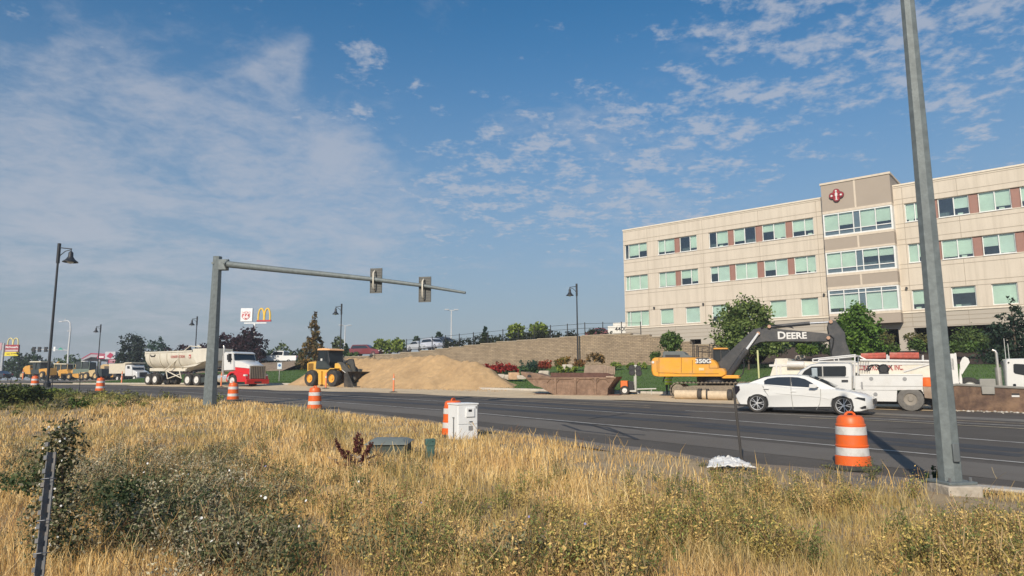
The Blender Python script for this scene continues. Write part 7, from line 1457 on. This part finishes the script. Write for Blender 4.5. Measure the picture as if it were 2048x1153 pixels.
def weeds(name, n, y0, y1, tpls, dens, leafc, stemc, smin=.7, smax=1.2, matn=None):
    X, Y, d = field_xy(n, y0, y1); Z = terrain(X, Y); px, py = project(X, Y, Z); keep = (d > .5) & (rng.uniform(0, 1, n) < dens(px, py, X, Y, d)); X, Y, Z, d = X[keep], Y[keep], Z[keep], d[keep]; VV, FF, CC = [], [], []; off = 0
    for x, y, z in zip(X, Y, Z):
        v, f, ns = tpls[rng.integers(len(tpls))]; s = rng.uniform(smin, smax); a = rng.uniform(0, 6.28); c_, s_ = math.cos(a)*s, math.sin(a)*s
        w = np.stack([v[:, 0]*c_-v[:, 1]*s_+x, v[:, 0]*s_+v[:, 1]*c_+y, v[:, 2]*s+z-.02], -1); VV.append(w); FF.append(f+off); off += len(v)
        lc = leafc[rng.integers(len(leafc))]; cc = np.empty((len(v), 3)); cc[:ns] = stemc[rng.integers(len(stemc))]; nlv = (len(v)-ns)//4; cc[ns:] = np.repeat(np.array(lc)[None]*rng.uniform(.6, 1.4, (nlv, 1)), 4, 0); CC.append(cc)
    return struct(fast(name, np.concatenate(VV), np.concatenate(FF), matn or GRASSM, np.concatenate(CC)), 'stuff')
WD = [weed_tpl(k, .42, .3, 12, 24, .017) for k in range(5)]; WR = [weed_tpl(20+k, .40, .2, 9, 26, .013) for k in range(5)]; WL = [weed_tpl(40+k, .2, .28, 10, 20, .018, .4) for k in range(4)]
DKL = [(.10, .12, .05), (.18, .18, .09), (.28, .26, .15), (.06, .085, .035), (.42, .38, .26), (.15, .13, .08)]; YGL = [(.42, .33, .10), (.52, .38, .13), (.22, .24, .07), (.62, .43, .16), (.13, .16, .05)]; STM = [(.3, .18, .09), (.45, .32, .17), (.2, .16, .08)]
weeds('grey_green_weeds', 7200, 3.1, 16, WD, lambda px, py, X, Y, d: np.clip(dark(px, py)*1.1*(.8+.4*vnoise(X, Y, 1.7, 8)), 0, 1), DKL, STM, .75, 1.25)
weeds('yellow_green_weeds', 6000, 3.2, 14, WR, lambda px, py, X, Y, d: np.clip(zone(px, py, [(1300, 1110, 420, 70, .95), (1600, 1050, 380, 60, .9), (1900, 1090, 250, 80, .9), (1000, 1110, 260, 55, .75), (1450, 1000, 160, 25, .3), (1820, 1000, 120, 22, .3), (1400, 1190, 650, 40, .6)])*(1-bare(px, py))*np.clip(.4+1.3*vnoise(X, Y, 1.1, 9), 0, 1.3), 0, 1), YGL, STM, .7, 1.25)
weeds('olive_weeds', 2600, 4.2, 20, WD+WR, lambda px, py, X, Y, d: np.clip(zone(px, py, [(720, 1030, 150, 50, .5), (900, 1100, 220, 50, .6), (420, 905, 160, 20, .5), (560, 960, 90, 40, .5), (1110, 960, 50, 20, .5), (1500, 1040, 120, 60, .4), (640, 870, 30, 20, .8), (800, 955, 50, 30, .8), (1650, 965, 300, 8, .25)]), 0, 1), [(.18, .18, .06), (.12, .14, .05), (.30, .25, .10)], STM, .7, 1.1)
weeds('far_green_weeds', 1700, 20, 50, [weed_tpl(60+k, .5, .5, 9, 16, .06) for k in range(4)], lambda px, py, X, Y, d: np.clip(zone(px, py, [(40, 805, 90, 22, 1.), (230, 800, 110, 9, .9), (330, 806, 80, 7, .4), (150, 815, 100, 8, .6)]), 0, 1), [(.10, .13, .04), (.16, .18, .05), (.30, .28, .08), (.09, .09, .05)], STM, .5, 1.0)
weeds('verge_weeds', 900, 8, 20, WL, lambda px, py, X, Y, d: np.clip((py > 900)*(px > 1150)*(d < 2.4)*.2*(np.hypot(px-1710, (py-945)*2) > 80), 0, 1), [(.09, .12, .04), (.14, .14, .06)], STM, .5, .9)
# bindweed flowers and chicory
def dots(name, n, y0, y1, dens, size, c, hz):
    X, Y, d = field_xy(n, y0, y1); Z = terrain(X, Y); px, py = project(X, Y, Z); k = (d > .5) & (rng.uniform(0, 1, n) < dens(px, py)); X, Y, Z = X[k], Y[k], Z[k]; VV, FF = [], []; off = 0
    for x, y, z in zip(X, Y, Z):
        zz_ = z+rng.uniform(*hz); nn = Vector((rng.normal()*.5, -1+rng.normal()*.4, .7+rng.normal()*.3)).normalized(); a = nn.orthogonal().normalized(); b_ = nn.cross(a); s = size*rng.uniform(.7, 1.2); o = Vector((x, y, zz_))
        VV.append(o-nn*s*.5); FF_ = []
        for j in range(8): t = j*math.pi/4; VV.append(o+(a*math.cos(t)+b_*math.sin(t))*s)
        for j in range(8): FF.append((off, off+1+j, off+1+(j+1) % 8))
        off += 9
    return struct(fast(name, [tuple(v) for v in VV], FF, mat(name+'_petal', c, .6, var=.1, transl=.2)), 'stuff')
dots('bindweed_flowers', 1700, 3.8, 11, lambda px, py: np.clip(zone(px, py, [(480, 1080, 160, 70, .2), (380, 1000, 200, 50, .07), (100, 900, 40, 40, .2), (560, 1110, 90, 40, .25), (420, 910, 60, 20, .15), (680, 1040, 60, 40, .12)]), 0, 1), .014, (.82, .82, .8), (.25, .48))
dots('chicory_flowers', 1500, 4, 12, lambda px, py: np.clip(zone(px, py, [(850, 1060, 160, 50, .06), (350, 920, 80, 20, .1), (1050, 1100, 130, 30, .06), (1200, 1110, 80, 30, .06), (600, 1020, 60, 40, .06)]), 0, 1), .012, (.28, .26, .48), (.3, .5))
0 and dots('yellow_flowers', 2600, 4, 12, lambda px, py: np.clip(zone(px, py, [(1600, 1060, 380, 60, .3), (1900, 1050, 200, 60, .3)]), 0, 1), .007, (.55, .42, .1), (.2, .42))
# red-brown dock plant
p = at(708, 925, 12.4); p.z = tz(p.x, p.y); T = empty('dock_plant', p, 0, 'dry dock plant with dark red-brown seed spikes in the golden grass', 'plant'); r = np.random.default_rng(5); P_ = []; st_ = MB(); lv_ = []
for k, (dx, hh) in enumerate(((-.38, .58), (-.12, .36), (.0, .62), (.06, .66), (.12, .58), (.30, .46), (.34, .52), (-.22, .40), (.22, .34))):
    top = Vector((dx, r.uniform(-.12, .12), hh)); st_.tube([(dx*.15, 0, -.02), (dx*.6, top.y*.5, hh*.45), top], .008, 5, .003)
    for q in range(170): u = r.uniform(.52, 1.0); c = Vector((dx*.15, 0, 0)).lerp(top, u); P_.append((c.x+r.normal()*.018, c.y+r.normal()*.018, c.z+r.normal()*.012))
st_.build('stem', mat('brown_stem', (.12, .06, .04), .9), T); V, Fc = leaves(np.array(P_), .021, r, .7); fast('seed_spike', V, Fc, mat('dark_red_brown_seeds', (.10, .025, .018), .8, var=.4, scale=30), None, T)
P2 = np.stack([r.normal(0, .2, 90), r.normal(0, .14, 90), r.uniform(.03, .30, 90)], -1); V, Fc = leaves(P2, .06, r, .35); fast('dry_leaves', V, Fc, GRASSM, np.repeat(np.array([(.35, .27, .18), (.18, .1, .06), (.45, .38, .3)])[r.integers(0, 3, 90)], 4, 0), T)
# bindweed climbing a stake behind the T-post
p = at(122, 985, 6.0); p.z = tz(p.x, p.y); hh = at(118, 838, 6.0).z-p.z; T = empty('bindweed_column', p, 0, 'tall column of flowering bindweed beside the grey T-post', 'plant'); u = r.uniform(0, 1, 4200)
P_ = np.stack([-.03+r.normal(0, 1, 4200)*(.06+.09*(1-u))+.05*np.sin(u*7), r.normal(0, 1, 4200)*.08, u*hh*r.uniform(.85, 1.03, 4200)], -1); V, Fc = leaves(P_, .019, r, .6); fast('foliage', V, Fc, GRASSM, np.repeat(np.array(DKL)[r.integers(0, 5, 4200)]*.8, 4, 0), T)
MB().tube([(0, 0, -.1), (.01, 0, hh*.5), (-.03, 0, hh)], .012, 5).build('stem', BARK, T); b = MB()
for k in range(30): c = Vector((-.03+r.normal()*.07, -.12+r.normal()*.03, hh*r.uniform(.15, 1.0))); b.cyl(c, c+Vector((r.normal()*.6, -1, r.normal()*.6)).normalized()*.008, .003, .009, 7)
b.build('flower', mat('bindweed_flowers_petal', None), T)
# weed at the pole foot and green shrubs at far left
bush(1872, 985, 10.9, .5, .25, 'small dark weed growing at the foot of the steel pole', DKGREEN, 420, .028, 'roadside_weed', 'plant')
bush(25, 806, 29, .95, 2.4, 'dark green rounded shrub at the left edge of the field', ((.03, .05, .015), (.1, .13, .035)), 2200, .07); bush(-25, 812, 28, 1.2, 2.4, 'green shrub cut by the left edge', ((.04, .06, .02), (.15, .17, .04)), 1500, .07)
bush(112, 790, 38, .5, 2.6, 'yellow-green low shrub below the tall black lamp', YELGREEN, 900, .06); bush(25, 975, 8, .32, 1.1, 'dark green ground shrub left of the T-post', ((.03, .06, .02), (.12, .16, .06)), 1300, .02)
bush(232, 1015, 7, .4, .5, 'dark leafy clump between the T-post and the weeds', ((.02, .04, .015), (.09, .12, .05)), 1100, .018)
bush(155, 812, 24, .5, .45, 'small upright green plant in the dry grass at left', GREEN, 260, .05, 'green_weed', 'plant'); bush(1113, 972, 11, .28, .5, 'grey-green low plant right of the tall dry grass', ((.08, .1, .05), (.2, .2, .12)), 500, .018, 'green_weed', 'plant')
# ------------------------------------------------------------------ thin summer haze, one even volume round the whole place
hm = bpy.data.materials.new('haze'); hm.use_nodes = True; hm.node_tree.nodes.clear(); pv = nd(hm.node_tree, 'ShaderNodeVolumePrincipled'); pv.inputs['Color'].default_value = (.82, .88, .96, 1); pv.inputs['Density'].default_value = .0006
ho = nd(hm.node_tree, 'ShaderNodeOutputMaterial'); hm.node_tree.links.new(pv.outputs[0], ho.inputs['Volume'])
h_ = MB().box(-760, 760, -40, 840, -3, 34).build('haze', hm); struct(h_, 'stuff')
